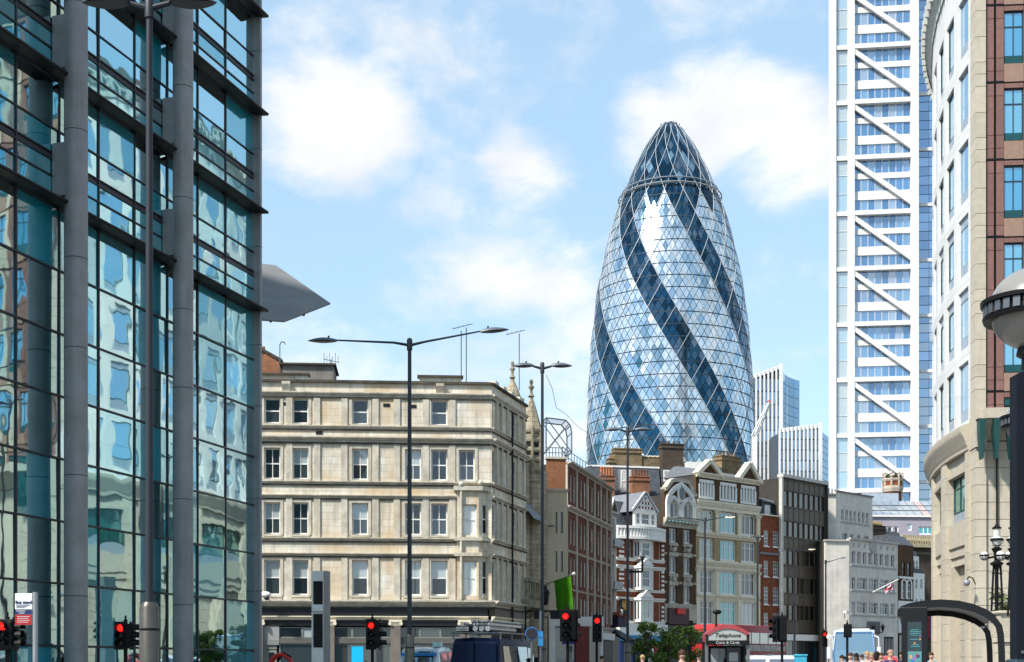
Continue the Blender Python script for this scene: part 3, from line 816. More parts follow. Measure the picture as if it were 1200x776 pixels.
    # inner dark shell behind the panes, floors
    sh = MB().lathe([(max(.05, sm(q)-.35), q) for q in [i*3.0 for i in range(0, 60)] if q < zt-1]+[(.3, zt-.5)], n=72)
    part(root, 'inner_shell', sh, M('tower_inner', (.012,.03,.045), .8), smooth=True)
    for f in range(1, 40):
        z = 1.0+f*4.06
        if z > zring: break
        mb = MB(); n = 72
        vs = []; 
        for i in range(n):
            a = i*5
            vs += [pt(a, z-.17, .06), pt(a, z+.17, .06)]
        mb.add(vs, [(2*i, (2*i+2) % (2*n), (2*i+3) % (2*n), 2*i+1) for i in range(n)])
        part(root, 'floor_line', mb, FL)
    for d in (-1, 1):
        for q in range(18):
            pts = []; z = 1.0
            while z < zt-.3:
                phi = (.9+20*q-KR*z) if d < 0 else (14+20*q+KR*z)
                pts.append(pt(phi, z, .12)); z += 4.06/2 if z > 150 else 4.06
            mb = MB(); n = len(pts); vs = []
            for i, p_ in enumerate(pts):
                w = .085 if p_.z < 160 else .06
                tdir = (pts[min(i+1, n-1)]-pts[max(i-1, 0)]).normalized(); nr = Vector((p_.x, p_.y, 0)).normalized(); sd = tdir.cross(nr).normalized()*w
                vs += [p_-sd, p_+sd+nr*.0, p_+sd+nr*.15, p_-sd+nr*.15]
            fs = []
            for i in range(n-1):
                a = 4*i; b = a+4
                fs += [(a,a+1,b+1,b),(a+1,a+2,b+2,b+1),(a+2,a+3,b+3,b+2),(a+3,a,b,b+3)]
            part(root, 'lattice_rib', mb.add(vs, fs), WH, fix=True)
    # maintenance rails round the shoulder, cap
    for y, ex, rr in ((234, 1.0, .22), (227, .6, .18)):
        z = (HOR-y)*k+CH; mb = MB(); r = rad(z)+ex
        mb.path([(math.sin(R(i*5))*r, -math.cos(R(i*5))*r, z) for i in range(73)], rr, 6)
        part(root, 'rail', mb, M('rail_steel', (.42,.42,.42), .35, metal=.6), smooth=True)
    mb = MB()
    for i in range(36):
        a = R(i*10); z = (HOR-234)*k+CH; r0, r1 = rad(z), rad(z)+1.0
        mb.tube((math.sin(a)*r0, -math.cos(a)*r0, z-.6), (math.sin(a)*r1, -math.cos(a)*r1, z), .14, n=5)
    part(root, 'rail_bracket', mb, MATS['rail_steel'])
    part(root, 'cap', MB().lathe([(pz[-1][1]+.2, zt-.5), (pz[-1][1]*.9, zt+.15), (pz[-1][1]*.4, zt+.5), (.05, zt+.6)], n=32), M('tower_cap', (.2,.25,.3), .4, metal=.5), smooth=True)
    for i in range(10):
        a = R(i*36); r = pz[-1][1]+.2
        part(root, 'cap_bracket', MB().tube((math.sin(a)*r, -math.cos(a)*r, zt-1.6), (math.sin(a)*(r+.7), -math.cos(a)*(r+.7), zt-.2), .16, n=5), FL)
egg_tower()

# ------------------------------------------------------------------ white braced tower on the right
def braced_tower():
    T = Fac(972, 292, ang=-7, name='braced_white_tower', label='white office tower with blue windows and a stack of diagonal braces')
    WT = M('tower_cladding', (.64,.635,.62), .5, var=.03, vs=.2, brick=(3.0,2.66,(.50,.50,.49),.05,(.66,.655,.64)))
    BL = [GLASS('tower_window_blue', (.035,.11,.23), (.62,.80,1), .30, rnd=.4), GLASS('tower_window_pale', (.10,.19,.31), (.75,.88,1), .34, rnd=.3), GLASS('tower_window_grey', (.22,.27,.33), (.85,.92,1), .32)]
    GL2 = [GLASS('tower_strip_glass', (.28,.38,.42), (.85,.95,1), .3), GLASS('tower_strip_grey', (.36,.40,.38), (.9,.95,1), .25)]
    mx = 1034.0
    zt = T.z(mx, -140); ux = T.ux
    zz = lambda y: T.z(mx, y)
    T.part('building_core', MB().prism_z([(ux(973,1.4),1.4),(ux(1076,1.4),1.4),(ux(1076,30),30),(ux(974,30),30)], -.2, zt-.3), M('tower_core', (.20,.24,.29), .7), fix=True)
    for a, b, nm, pr in ((972,979.7,'corner_fin',.3),(993.3,1001.3,'column',.45),(1067,1076.3,'column',.45)):
        T.part(nm, MB().box(ux(a), ux(b), -pr, 1.5, -.2, zt), WT)
    pw = (ux(1067)-ux(1001.3))/8
    pane = MB().box(.06, pw-.06, 0, .05, 0, 1).mesh('pane', BL[0])
    def setmat(o, m):
        o.material_slots[0].link = 'OBJECT'; o.material_slots[0].material = m
    tops = [58.7+65.2*i for i in range(-3, 9)]
    for t in tops:
        rows = [(t-3, t+12.5), (t+19, t+33.5), (t+43.5, t+57)]
        sps = [(t+12.5, t+19), (t+33.5, t+43.5)]
        T.part('beam', MB().box(ux(1001.3), ux(1067), -.35, 1.5, zz(t-3), zz(t-8.2)), WT)
        for (a, b) in sps: T.part('spandrel', MB().box(ux(1001.3), ux(1067), .45, 1.45, zz(b), zz(a)), WT)
        for ri, (a, b) in enumerate(rows):
            z0, z1 = zz(b), zz(a)
            for i in range(8):
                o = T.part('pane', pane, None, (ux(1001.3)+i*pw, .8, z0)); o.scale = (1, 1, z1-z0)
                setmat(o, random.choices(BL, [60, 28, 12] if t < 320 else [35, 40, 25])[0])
            for i in range(1, 8):
                u = ux(1001.3)+i*pw; T.part('mullion', MB().box(u-.07, u+.07, .66, .95, z0, z1), M('tower_mullion', (.62,.66,.70), .4, metal=.3))
        p = [(ux(1001.3), zz(t-3.2)), (ux(1001.3), zz(t+3.2)), (ux(1067), zz(t+51.8)), (ux(1067), zz(t+45.2))]
        if t+65 < 590: T.part('diagonal_brace', MB().prism_y([p[0], p[1], p[2], p[3]], -.25, .55), WT, fix=True)
        # glazed strip beside the corner fin
        for i in range(3):
            a, b = t-8+i*21.73+(5 if i == 0 else 1), t-8+(i+1)*21.73
            o = T.part('strip_pane', MB().box(ux(979.9), ux(993.1), .5, .56, zz(b), zz(a)), GL2[0]); setmat(o, random.choice(GL2))
            T.part('transom', MB().box(ux(979.7), ux(993.3), .38, .62, zz(a), zz(a-1)), M('tower_transom', (.55,.58,.58), .4))
        T.part('beam', MB().box(ux(979.7), ux(993.3), -.05, 1.45, zz(t-3), zz(t-8)), WT)
        u = ux(982); T.part('mullion', MB().box(u-.06, u+.06, .3, .5, zz(t+57), zz(t-3)), MATS['tower_transom'])
    # blue glazed wing beyond
    yb = 2.5; u0, u1 = ux(1076.3, yb), ux(1125, yb)
    T.part('wing_core', MB().box(u0, u1, yb+.6, 25, -.2, zt-2), MATS['tower_core'])
    WB = [GLASS('wing_glass_blue', (.05,.13,.25), (.68,.82,1), .40, rnd=.3), GLASS('wing_glass_deep', (.02,.08,.2), (.6,.78,1), .36)]
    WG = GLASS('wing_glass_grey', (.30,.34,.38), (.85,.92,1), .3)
    n = 4; w = (u1-u0)/n
    for t in tops:
        for i in range(6):
            a, b = t-18+i*10.87+(3.6 if i == 0 else .35), t-18+(i+1)*10.87-.35
            for q in range(n):
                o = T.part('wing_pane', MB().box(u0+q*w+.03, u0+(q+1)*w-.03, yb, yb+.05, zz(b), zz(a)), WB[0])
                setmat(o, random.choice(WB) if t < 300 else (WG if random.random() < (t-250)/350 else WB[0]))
        T.part('wing_beam', MB().box(u0, u1, yb-.35, yb+.6, zz(t-14.6), zz(t-18.4)), WT)
braced_tower()

# ------------------------------------------------------------------ finned office blocks beyond the egg tower
def finned_block():
    FIN = M('fin_white', (.74,.74,.73), .4, var=.05); NAVY = GLASS('finned_glass', (.03,.07,.11), (.7,.85,1), .18); NAVY2 = GLASS('finned_glass_blue', (.03,.13,.24), (.65,.85,1), .36)
    for (x0, x1, ytl, ytr, d, sx, sy, side, lab) in ((872, 914.5, 443, 427.5, 540, 937, 446, 'curved', 'taller finned office block with a concave blue glass end beside the egg-shaped tower'),
                                              (914, 960.5, 502, 496.5, 525, 971, 512, 'flat', 'lower finned office block with white vertical fins in front of the taller finned one')):
        T = Fac(x0, d, ang=6, name='finned_office_block', label=lab, group='finned office blocks')
        u1 = T.ux(x1); zL, zR = T.z(x0, ytl), T.z(x1, ytr)
        T.part('building_core', MB().prism_y([(0.3,-.2), (u1,-.2), (u1,zR-1.5), (.3,zL-1.5)], .9, 14), M('finned_core', (.08,.1,.12), .6), fix=True)
        n = int((x1-x0)/4.4); w = u1/n; nf = 22; zh = zL/nf
        for i in range(n):
            for f in range(nf if d > 530 else 16):
                z0 = zL-(f+1)*zh*.98
                if z0 < 40: break
                T.part('pane', MB().box(i*w+.1, (i+1)*w-.1, .6, .7, z0+.35, z0+zh*.98-.1), random.choice([NAVY, NAVY, NAVY2]))
        for i in range(n+1):
            u = min(i*w, u1-.15); zf = zL+(zR-zL)*u/u1
            T.part('fin', MB().box(u-.28, u+.28, -.35, .85, -.2, zf), FIN)
        T.part('corner_fin', MB().box(u1-.1, u1+.9, -.6, 1.2, -.2, zR+.4), FIN)
        T.part('roof_beam', MB().prism_y([(0,zL-1.6), (u1,zR-1.6), (u1,zR-.1), (0,zL-.1)], .0, .6), FIN, fix=True)
        # glazed end
        S = Fac(x1+1, T.u(x1)[1]+.5, ang=52 if side == 'flat' else 40, root=T)
        us = S.ux(sx); k = 5; zS = S.z(sx, sy); z0 = S.z(x1+1, ytr+ (3 if side == 'curved' else 8))
        for i in range(k):
            a, b = us*i/k, us*(i+1)/k
            ca = lambda q: z0+(zS-z0)*(q**.7 if side == 'curved' else q)
            yy = (lambda q: 1.8*math.sin(q*math.pi)) if side == 'curved' else (lambda q: 0)
            qa, qb = i/k, (i+1)/k
            for f in range(20):
                h0, h1 = f/20, (f+1)/20
                za0, za1, zb0, zb1 = [40+(ca(q)-40)*h for q, h in ((qa,h0),(qa,h1),(qb,h0),(qb,h1))]
                S.part('end_pane', MB().quad((a+.08, yy(qa), za0+.12), (b-.08, yy(qb), zb0+.12), (b-.08, yy(qb), zb1-.12), (a+.08, yy(qa), za1-.12)), NAVY2 if (side == 'curved' and i >= 2) or side == 'flat' else GLASS('finned_glass_pale', (.25,.42,.55), (.8,.92,1), .4))
        mb = MB(); ply = [(us*i/k, (1.8*math.sin(i/k*math.pi) if side == 'curved' else 0)+.25) for i in range(k+1)]
        vs = [(a, b, 0) for a, b in ply]+[(a, b, 40+((z0+(zS-z0)*((i/k)**.7 if side == 'curved' else i/k))-40)) for i, (a, b) in enumerate(ply)]
        mb.add(vs, [(i, i+1, k+2+i, k+1+i) for i in range(k)])
        S.part('end_wall', mb, M('finned_frame', (.35,.42,.48), .5))
finned_block()
def crane():
    d = 430; a = P(884, 512, d); b = P(901, 473, d); r = thing('tower_crane_jib', 'white lattice crane jib between the egg tower and the finned block', 'crane', G(884, d))
    Wm = M('crane_white', (.75,.74,.72), .5)
    O = G(884, d)
    mb = MB(); off = [Vector((-.9,0,.3)), Vector((.9,0,.1)), Vector((0,-.9,.6))]
    for o_ in off: mb.tube(a-O+o_, b-O+o_*.5, .22, n=5)
    for i in range(9):
        p = (a-O).lerp(b-O, i/9); q = (a-O).lerp(b-O, (i+1)/9)
        mb.tube(p+off[0], q+off[1], .14, n=4); mb.tube(p+off[1], q+off[2]*.8, .14, n=4)
    part(r, 'jib', mb, Wm)
    part(r, 'mast', MB().box(-.8, .8, -.8, .8, 0, (a-O).z), Wm)
    part(r, 'warning_light', MB().ball(b-O+Vector((0,0,.6)), .5), M('crane_red', (.5,.05,.04), .5))
crane()

# ------------------------------------------------------------------ curved stone and granite building on the right
def curved_granite_building():
    WS = M('white_granite', (.64,.63,.605), .5, var=.05, vs=1.5, streak=.12, rnd=.05)
    CS = M('cream_granite', (.47,.42,.335), .55, var=.08, vs=2.5, rnd=.06, streak=.15)
    BR = M('red_granite', (.20,.105,.085), .5, var=.12, vs=5, rnd=.10)
    JT = M('joint_dark', (.06,.055,.05), .8)
    WG = [GLASS('granite_bldg_glass', (.03,.12,.2), (.70,.88,1), .55, wave=.004, ws=.7, rnd=.15), GLASS('granite_bldg_glass_pale', (.12,.25,.33), (.75,.9,1), .5, wave=.004, ws=.7)]
    TG = GLASS('teal_glass', (.006,.085,.085), (.6,.92,.9), .25, wave=.004, ws=.7)
    TF = M('teal_frame', (.006,.05,.048), .5, var=.1)
    GF = M('spandrel_grey', (.34,.40,.46), .35, metal=.3)
    Bz = Fac(1155, 67.0, ang=-5, name='curved_granite_building', label='office building with a curved pale granite corner and red granite wing, at the right edge')
    rt = Bz
    zrow = lambda k: 12.55+1.2+3.78*k            # sill heights of the upper window rows
    ZT = 1.2+37.3
    # curved corner: facets along an arc
    x, y, hd = Bz.O.x-.42, Bz.O.y+.9, 1.0
    fac = []; pts = [(x, y)]
    bay = 2.7; n = 14
    for i in range(n):
        h = R(hd+ bay/46*57.3*(i+.5))
        x2, y2 = x+math.sin(h)*bay, y+math.cos(h)*bay
        fac.append(((x, y), h)); x, y = x2, y2; pts.append((x, y))
    def facet(i, p=None, h=None):
        (x, y), h = fac[i]
        f = Fac(600, 10, ang=0, root=rt)
        # wall runs away from the viewer along h; local x must run right seen from the street, i.e. towards the viewer
        t = Vector((-math.sin(h), -math.cos(h), 0)); q = Vector((x+math.sin(h)*bay, y+math.cos(h)*bay, 0))
        f.O = q; f.a = math.atan2(t.y, t.x); f.t = t; f.n = Vector((-t.y, t.x, 0)); return f
    for i in range(n):
        f = facet(i)
        a0, a1 = .47, bay-.47
        holes = [(a0, a1, zrow(k), zrow(k)+3.05) for k in range(6)]
        if i >= 8: f.part('wall', wall_mb(0, bay, 13.4, 1.2+36.4, holes, .3), WS)
        for k in range(6):
            z0 = zrow(k)-.42; z1 = zrow(k+1)-.42
            if k == 5: z1 = 1.2+36.4
            g = .012
            if i < 8:
              f.part('stone_panel', MB().box(g, a0, 0, .3, z0+g, zrow(k)+1.5), WS); f.part('stone_panel', MB().box(g, a0, 0, .3, zrow(k)+1.5+g, z1), WS)
              f.part('stone_panel', MB().box(a1, bay-g, 0, .3, z0+g, zrow(k)+1.5), WS); f.part('stone_panel', MB().box(a1, bay-g, 0, .3, zrow(k)+1.5+g, z1), WS)
              f.part('stone_panel', MB().box(a0+g, a1-g, 0, .3, zrow(k)+3.05, z1), WS)
              f.part('stone_panel', MB().box(a0+g, a1-g, 0, .3, z0+g, zrow(k)), WS)
            w = window(f, (a0, a1, zrow(k)+.62, zrow(k)+(3.05 if k not in (1, 2) else 2.6)), 'plain', TF if i % 3 else GF, [WG[0], WG[0], WG[1]], rec=.12, fr=.05)
            f.part('spandrel', MB().box(0, a1-a0, .0, .05, -.62, -.005), GF, parent=w)
            if k in (1, 2): f.part('spandrel', MB().box(0, a1-a0, .0, .05, 1.985, 2.43), GF, parent=w)
    poly = [(p[0]-Bz.O.x, p[1]-Bz.O.y) for p in pts]
    ca, sa = math.cos(-Bz.a), math.sin(-Bz.a)
    lp = [(a*ca-b*sa, a*sa+b*ca) for a, b in poly]
    def offset(o):
        res = []
        for i, (a, b) in enumerate(lp):
            p0 = lp[max(i-1, 0)]; p1 = lp[min(i+1, len(lp)-1)]
            tx, ty = p1[0]-p0[0], p1[1]-p0[1]; l = math.hypot(tx, ty); nx, ny = -ty/l, tx/l
            res.append((a+nx*o, b+ny*o))
        return res
    def sweep(name, prof, mat):               # profile of (outward, z)
        mb = MB(); m = len(prof); rings = [[(*offset(o)[i], z) for o, z in prof] for i in range(0)]
        offs = [offset(o) for o, z in prof]
        vs = [(offs[j][i][0], offs[j][i][1], prof[j][1]) for i in range(len(lp)) for j in range(m)]
        fs = []
        for i in range(len(lp)-1):
            for j in range(m):
                fs.append((i*m+j, i*m+(j+1) % m, (i+1)*m+(j+1) % m, (i+1)*m+j))
        fs += [tuple(range(m)), tuple((len(lp)-1)*m+j for j in range(m-1, -1, -1))]
        return part(rt.root, name, mb.add(vs, fs), mat, fix=True, smooth=True, ang=20)
    TRIM = M('cornice_pale', (.50,.52,.48), .5, var=.08)
    zc = 1.2+36.45
    sweep('cornice', [(-.3,zc),(.08,zc),(.1,zc+.35),(.25,zc+.55),(.28,zc+.8),(.42,zc+.95),(.45,zc+1.35),(-.3,zc+1.5)], TRIM)
    sweep('gutter', [(.44,zc+1.0),(.54,zc+1.0),(.54,zc+1.15),(.44,zc+1.15)], M('cornice_green', (.10,.16,.14), .5))
    for i in range(0, n*3):
        k, s = divmod(i, 3); of = offset(.55)
        a = of[k]; b = of[min(k+1, n)]; t = (s+.5)/3
        part(rt.root, 'bracket', MB().box(-.09, .09, -.09, .09, zc+.55, zc+1.2), TRIM, (a[0]+(b[0]-a[0])*t, a[1]+(b[1]-a[1])*t, 0))
    sweep('lower_cornice', [(-.3,12.15),(.16,12.15),(.18,12.3),(.26,12.45),(.36,12.75),(.48,12.95),(.52,13.1),(.52,13.35),(.1,13.5),(-.3,13.5)], CS)
    # core
    core = offset(-1.1)
    part(rt.root, 'building_core', MB().prism_z([(0.6, .9)]+core+[(core[-1][0]+14, core[-1][1]+4), (45, 25), (45, -3.6), (45,.32)], -.2, ZT+2), M('granite_core', (.12,.115,.11), .9), fix=True)
    # drum below: pilasters, windows, niches
    for i in range(0, n-1, 2):
        (x, y), h0 = fac[i]; h = (fac[i][1]+fac[i+1][1])/2; W2 = 2*bay
        q = Vector((pts[i+2][0], pts[i+2][1], 0)); p0 = Vector((pts[i][0], pts[i][1], 0)); t = (p0-q); Lw = t.length; t.normalize()
        f = Fac(600, 10, ang=0, root=rt); f.O = q; f.a = math.atan2(t.y, t.x); f.t = t; f.n = Vector((-t.y, t.x, 0))
        a0, a1 = .75, Lw-.75
        g = .012; z = -.1
        while z < 12.1:                                      # pilaster courses
            zt = min(z+.88, 12.14)
            if i >= 6:
                f.part('pilaster', MB().box(g, a0, -.12, .5, -.1, 12.14), CS); f.part('pilaster', MB().box(a1, Lw-g, -.12, .5, -.1, 12.14), CS); break
            f.part('stone_block', MB().box(g, a0, -.12, .5, z+g, zt), CS); f.part('stone_block', MB().box(a1, Lw-g, -.12, .5, z+g, zt), CS)
            z += .88
        f.part('lintel', MB().box(a0, a1, .05, .5, 11.45, 12.14), CS); f.part('lintel', MB().box(a0, a1, -.02, .5, 11.2, 11.44), CS)
        f.part('apron', MB().box(a0, a1, .02, .5, 7.45, 8.75), CS)
        f.part('apron', MB().box(a0, a1, .12, .5, 6.95, 7.44), CS); f.part('apron', MB().box(a0, a1, .22, .5, 6.5, 6.94), CS)
        w = window(f, (a0, a1, 9.3, 11.2), 'cols3t', TF, TG, rec=.3, fr=.08)
        f.part('spandrel', MB().box(0, a1-a0, -.02, .06, -.55, -.005), GF, parent=w)
        z = -.1
        while z < 6.4:
            if i >= 6: f.part('niche_wall', MB().box(a0+.3, a1-.02, .55, .8, -.1, 6.49), CS); break
            zt = min(z+.88, 6.49); f.part('stone_block', MB().box(a0+.3, a1-.02, .55, .8, z+g, zt-g), M('niche_granite', (.40,.36,.29), .55, var=.1, vs=3)); z += .88
        f.part('niche_side', MB().box(a0, a0+.3, .1, .8, -.1, 6.5), CS)
        f.part('window_backing', MB().box(a0, a1, .8, .85, -.1, 12.1), JT)
    # corner pier beside the red granite
    pz = lambda y: Bz.z(1150, y)
    u0, u1 = Bz.ux(1142.5), Bz.ux(1155)
    z = 13.7
    joints = []
    k = 0
    while z < ZT+2:
        for hgt in (1.3, .62, .60, 1.26):
            Bz.part('stone_block', MB().box(u0, u1-.015, -.12, .9, z+.012, z+hgt-.012), CS); z += hgt
    z = -.1
    while z < 12.1:
        Bz.part('stone_block', MB().box(u0, u1, -.15, .9, z+.012, min(z+.86, 12.1)-.012), CS); z += .86
    Bz.part('stone_block', MB().box(u0-.05, u1, -.3, .9, 12.1, 13.7), CS)
    Bz.part('joint_backing', MB().box(u0+.05, u1+.05, .0, .88, -.1, ZT), JT)
    # red granite wing
    uE = 34.0
    Bz.part('joint_backing', MB().box(u1+.02, uE, .24, .34, 13.9, ZT+8), JT)
    xs = [u1, Bz.ux(1165), Bz.ux(1167), Bz.ux(1176.6), Bz.ux(1199.5)]
    pw0 = xs[1]-xs[0]; pw1 = xs[3]-xs[2]; ww = xs[4]-xs[3]
    unit = (xs[3]-xs[1])+ww+ (xs[3]-xs[2])
    def brown_panel(a, b, z0, z1, m=BR): Bz.part('granite_panel', MB().box(a+.012, b-.012, 0, .13, z0+.012, z1-.012), m)
    WF = M('wing_frame', (.02,.05,.07), .4); WGB = [GLASS('wing_sky_glass', (.0,.19,.34), (.62,.86,1), .42, wave=.004, ws=.7, rnd=.2), GLASS('wing_pale_glass', (.06,.27,.36), (.7,.9,1), .42, wave=.004, ws=.7)]
    period = 3.86; zb = Bz.z(1188, 103.5)-7*period
    us = [xs[3]+k*unit for k in range(7)]
    for k in range(0, 11):
        z = zb+k*period+.0           # top of a window
        w0, w1 = z-2.62, z
        if w1 < 14.5: continue
        rows = [(w0-.98, w0-.55), (w0-.55, w0+.0), (w0, w0+.78), (w0+.78, z-.0), (z, z+.26)]
        rows = [(w1-period+.32, w0-.35), (w0-.35, w0+.3), (w0+.3, w1-.35), (w1-.35, w1+.28)]
        for (r0, r1) in rows:
            r0 = max(r0, 13.95)
            if r1-r0 < .1: continue
            brown_panel(u1, xs[1], r0, r1)
            for ui, ua in enumerate(us):
                a, b = ua-(xs[3]-xs[2]), ua
                m = BR if ui % 3 != 2 else CS
                brown_panel(a, b, r0, r1, m)
                if ua+ww+.9 < uE: brown_panel(ua+ww, ua+ww+(unit-ww-pw1-.08), r0, r1, m)
                if r0 >= w1-.36: brown_panel(ua, ua+ww, w1+.02, r1, m)
        for ua in us:
            if ua+ww > uE: continue
            if w0 > 14.4:
                Bz.part('sill_panel', MB().box(ua, ua+ww, -.03, .13, max(13.96, w1-period+.33), w0-.01), M('sill_granite', (.29,.185,.135), .5, var=.1, vs=5))
            zz0 = max(w0, 14.2)
            w = window(Bz, (ua, ua+ww, zz0, w1), 'cols2t', WF, [WGB[0], WGB[0], WGB[1]], rec=.1, fr=.05)
            Bz.part('spandrel', MB().box(.05, ww-.05, -.02, .03, .05, .42), M('spandrel_deep_teal', (.01,.07,.08), .4), parent=w)
        Bz.part('metal_band', MB().box(u1+.01, uE, -.02, .12, w1+.285, w1+.385), BLACKP)
    Bz.part('metal_band', MB().box(xs[1]+.02, xs[2]-.02, -.03, .12, 13.95, ZT+1.5), BLACKP)
    # stone base of the wing with its ledge and teal brackets
    z0 = Bz.z(1165, 486.5)
    uu = u1
    cols = [u1+.0+.62*i for i in range(int((uE-u1)/.62))]
    nb = 0
    for ci, a in enumerate(cols[:4]):
        z = -.1
        while z < 12.4:
            if nb < 260: Bz.part('stone_block', MB().box(a+.01, a+.61, .0, .3, z+.012, min(z+.86, 12.4)-.012), CS); nb += 1
            z += .86
    Bz.part('base_wall', MB().box(cols[4], uE, 0, .3, -.1, 12.4), CS)
    Bz.part('joint_backing', MB().box(u1, uE, .2, .32, -.1, 12.4), JT)
    Bz.part('ledge', MB().prism_x([(.3,12.4),(-.15,12.45),(-.9,13.35),(-1.05,13.4),(-1.05,13.9),(.3,13.95)][::-1], Bz.ux(1150), uE), CS, fix=True)
    for x in (1150.5, 1167.5, 1184.5):
        u = Bz.ux(x, -.9)
        Bz.part('teal_bracket', MB().prism_y([(u-.15,13.3),(u-.22,13.38),(u+.22,13.38),(u+.15,13.3),(u+.14,12.6),(u+.04,11.4),(u-.04,11.4),(u-.14,12.6)], -1.08, -.55), TF, fix=True)
    u = Bz.ux(1168, -.1); Bz.part('pipe', MB().tube((u, -.12, 6.2), (u, -.12, 13), .045, n=8), BLACKP)
    # dome camera on the drum
    u = Bz.ux(1139, -.6); z = Bz.z(1139, 683, -.6)
    cm = Bz.part('dome_camera', MB().ball((u-.25, -.6, z), .17), M('camera_grey', (.25,.27,.3), .3, metal=.3), smooth=True)
    Bz.part('camera_arm', MB().path([(u-.25,-.6,z+.15),(u-.1,-.45,z+.32),(u+.12,-.25,z+.25),(u+.3,-.1,z-.05)], .03), BLACKP, parent=cm)
curved_granite_building()
# ------------------------------------------------------------------ gothic stone hall with pinnacles
def gothic_hall():
    GS = M('gothic_stone', (.42,.37,.27), .9, var=.22, vs=1.2, brick=(.7,.35,(.20,.17,.12),.02,(.36,.31,.22)), streak=.5, bump=.4)
    GT = M('gothic_trim', (.36,.32,.23), .9, var=.3, vs=1.5, streak=.6)
    H = Fac(617, 90.5, vp=1070, name='gothic_stone_hall', label='narrow gothic stone hall with two octagonal spired turrets beside the corner building')
    ue = H.ux(641.5)
    zt = H.z(625, 545); ux = H.ux
    H.part('wall', wall_mb(.02, ue, -.2, zt, [(ux(632), ux(637), H.z(634,655), H.z(634,630))], .4), GS)
    H.part('building_core', MB().box(-.5, ue, .42, 12, -.2, zt-.4), MATS['core_dark'])
    window(H, (ux(632), ux(637), H.z(634,655), H.z(634,630)), 'cols2', GT, DG, rec=.25, fr=.1)
    for (x, d, y0, ysp, ytip, r, pn) in ((600.5, 93.5, 470, 470, 436, 12.2, 0), (622.5, 92.0, 560, 505, 453, 13.5, 1)):
        c = G(x, d); k = PXM(d); z = lambda y: (HOR-y)*k+CH
        l = ((c-H.O).dot(H.t), (c-H.O).dot(H.n)); rr = r*k
        tur = H.part('turret', MB().lathe([(rr*1.0, -.2), (rr*1.0, z(ysp+62)), (rr*1.12, z(ysp+60)), (rr*1.12, z(ysp+55)), (rr*.95, z(ysp+52)), (rr*.95, z(ysp+4))], (l[0], l[1], 0), 8, ph=.39), GS)
        for q in range(5):                      # string rings
            zz = z(ysp+4+q*11.5)
            H.part('ring_course', MB().lathe([(rr*.95, zz-.02), (rr*1.1, zz+.1), (rr*1.1, zz+.25), (rr*.95, zz+.4)], (l[0], l[1], 0), 8, ph=.39), GT, parent=tur)
        for q in range(8):                      # lancet panels between corner shafts
            a = q*math.pi/4+math.pi/8+.39
            H.part('corner_shaft', MB().tube((l[0]+math.cos(a+.39)*rr*.98, l[1]+math.sin(a+.39)*rr*.98, z(ysp+52)), (l[0]+math.cos(a+.39)*rr*.98, l[1]+math.sin(a+.39)*rr*.98, z(ysp-3)), .11, n=6), GT, parent=tur)
            ca, sa = math.cos(a), math.sin(a); m = Matrix.Rotation(a, 4, 'Z')
            mb = MB(); y0, y1 = z(ysp+30), z(ysp+10); w = rr*.2
            mb.prism_x([(-w, y0), (w, y0), (w, y1-.3), (0, y1), (-w, y1-.3)], rr*.86, rr*.90)
            mb.v = [tuple((m @ Vector(v))+Vector((l[0], l[1], 0))) for v in mb.v]
            H.part('lancet', mb, DARKIN, parent=tur, fix=True)
        sp = H.part('spire', MB().lathe([(rr*1.02, z(ysp+4)), (rr*.72, z(ysp-(ysp-ytip)*.25)), (rr*.45, z(ysp-(ysp-ytip)*.5)), (rr*.16, z(ysp-(ysp-ytip)*.74))], (l[0], l[1], 0), 8, ph=.39), GS, parent=None)
        for q in range(6):
            t = q/6; zz = z(ysp+4-(ysp-ytip)*.74*t); r_ = rr*(1.02-.8*t)
            H.part('ring_course', MB().lathe([(r_*1.0, zz-.03), (r_*1.06, zz+.03), (r_*.98, zz+.12)], (l[0], l[1], 0), 8, ph=.39), GT, parent=sp)
        zb = z(ysp-(ysp-ytip)*.74)
        H.part('finial', MB().lathe([(rr*.16,0),(rr*.3,.12),(rr*.14,.3),(rr*.12,.55),(rr*.26,.7),(rr*.24,.8),(rr*.10,.9),(rr*.18,1.1),(rr*.12,1.25),(.03,z(ytip)-zb)], (l[0], l[1], zb), 10), GT, parent=sp, smooth=True, ang=50)
    # balustrade balcony, lean-to roof
    z0, z1 = H.z(627, 706), H.z(627, 682)
    bal = H.part('balcony', MB().box(ux(616.5,-.7), ux(640,-.7), -.9, .05, z0-.5, z0), GT)
    H.part('rail', MB().box(ux(616.5,-.7), ux(640,-.7), -.9, -.6, z1-.25, z1), GT, parent=bal)
    n = 9; a, b = ux(618,-.75), ux(639.5,-.75)
    for i in range(n):
        u = a+(b-a)*i/(n-1)
        H.part('baluster', MB().lathe([(.09,0),(.06,.1),(.14,.4),(.07,.8),(.1,z1-z0-.25)], (u, -.75, z0), 8), GT, parent=bal, smooth=True)
    H.part('lean_to_roof', MB().prism_x([(-.9, H.z(624,612)), (-.95, H.z(624,613.5)), (.4, H.z(624,585)), (.4, H.z(624,582))], ux(618,-.5), ux(634,-.5)), LEAD, fix=True)
    H.part('arch_door', MB().prism_y([(ux(625,-.1),-.1), (ux(637,-.1),-.1), (ux(637,-.1),H.z(631,735)), (ux(635,-.1),H.z(631,728)), (ux(631,-.1),H.z(631,723)), (ux(627,-.1),H.z(631,728)), (ux(625,-.1),H.z(631,735))], -.05, .02), DARKIN, fix=True)
    lt = H.part('wall_lantern', MB().lathe([(.05,-.1),(.2,0),(.28,.7),(.32,.75),(.12,1.05),(.05,1.25)], (ux(634.5,-.9), -1.2, H.z(634,710)), 6), BLACKP)
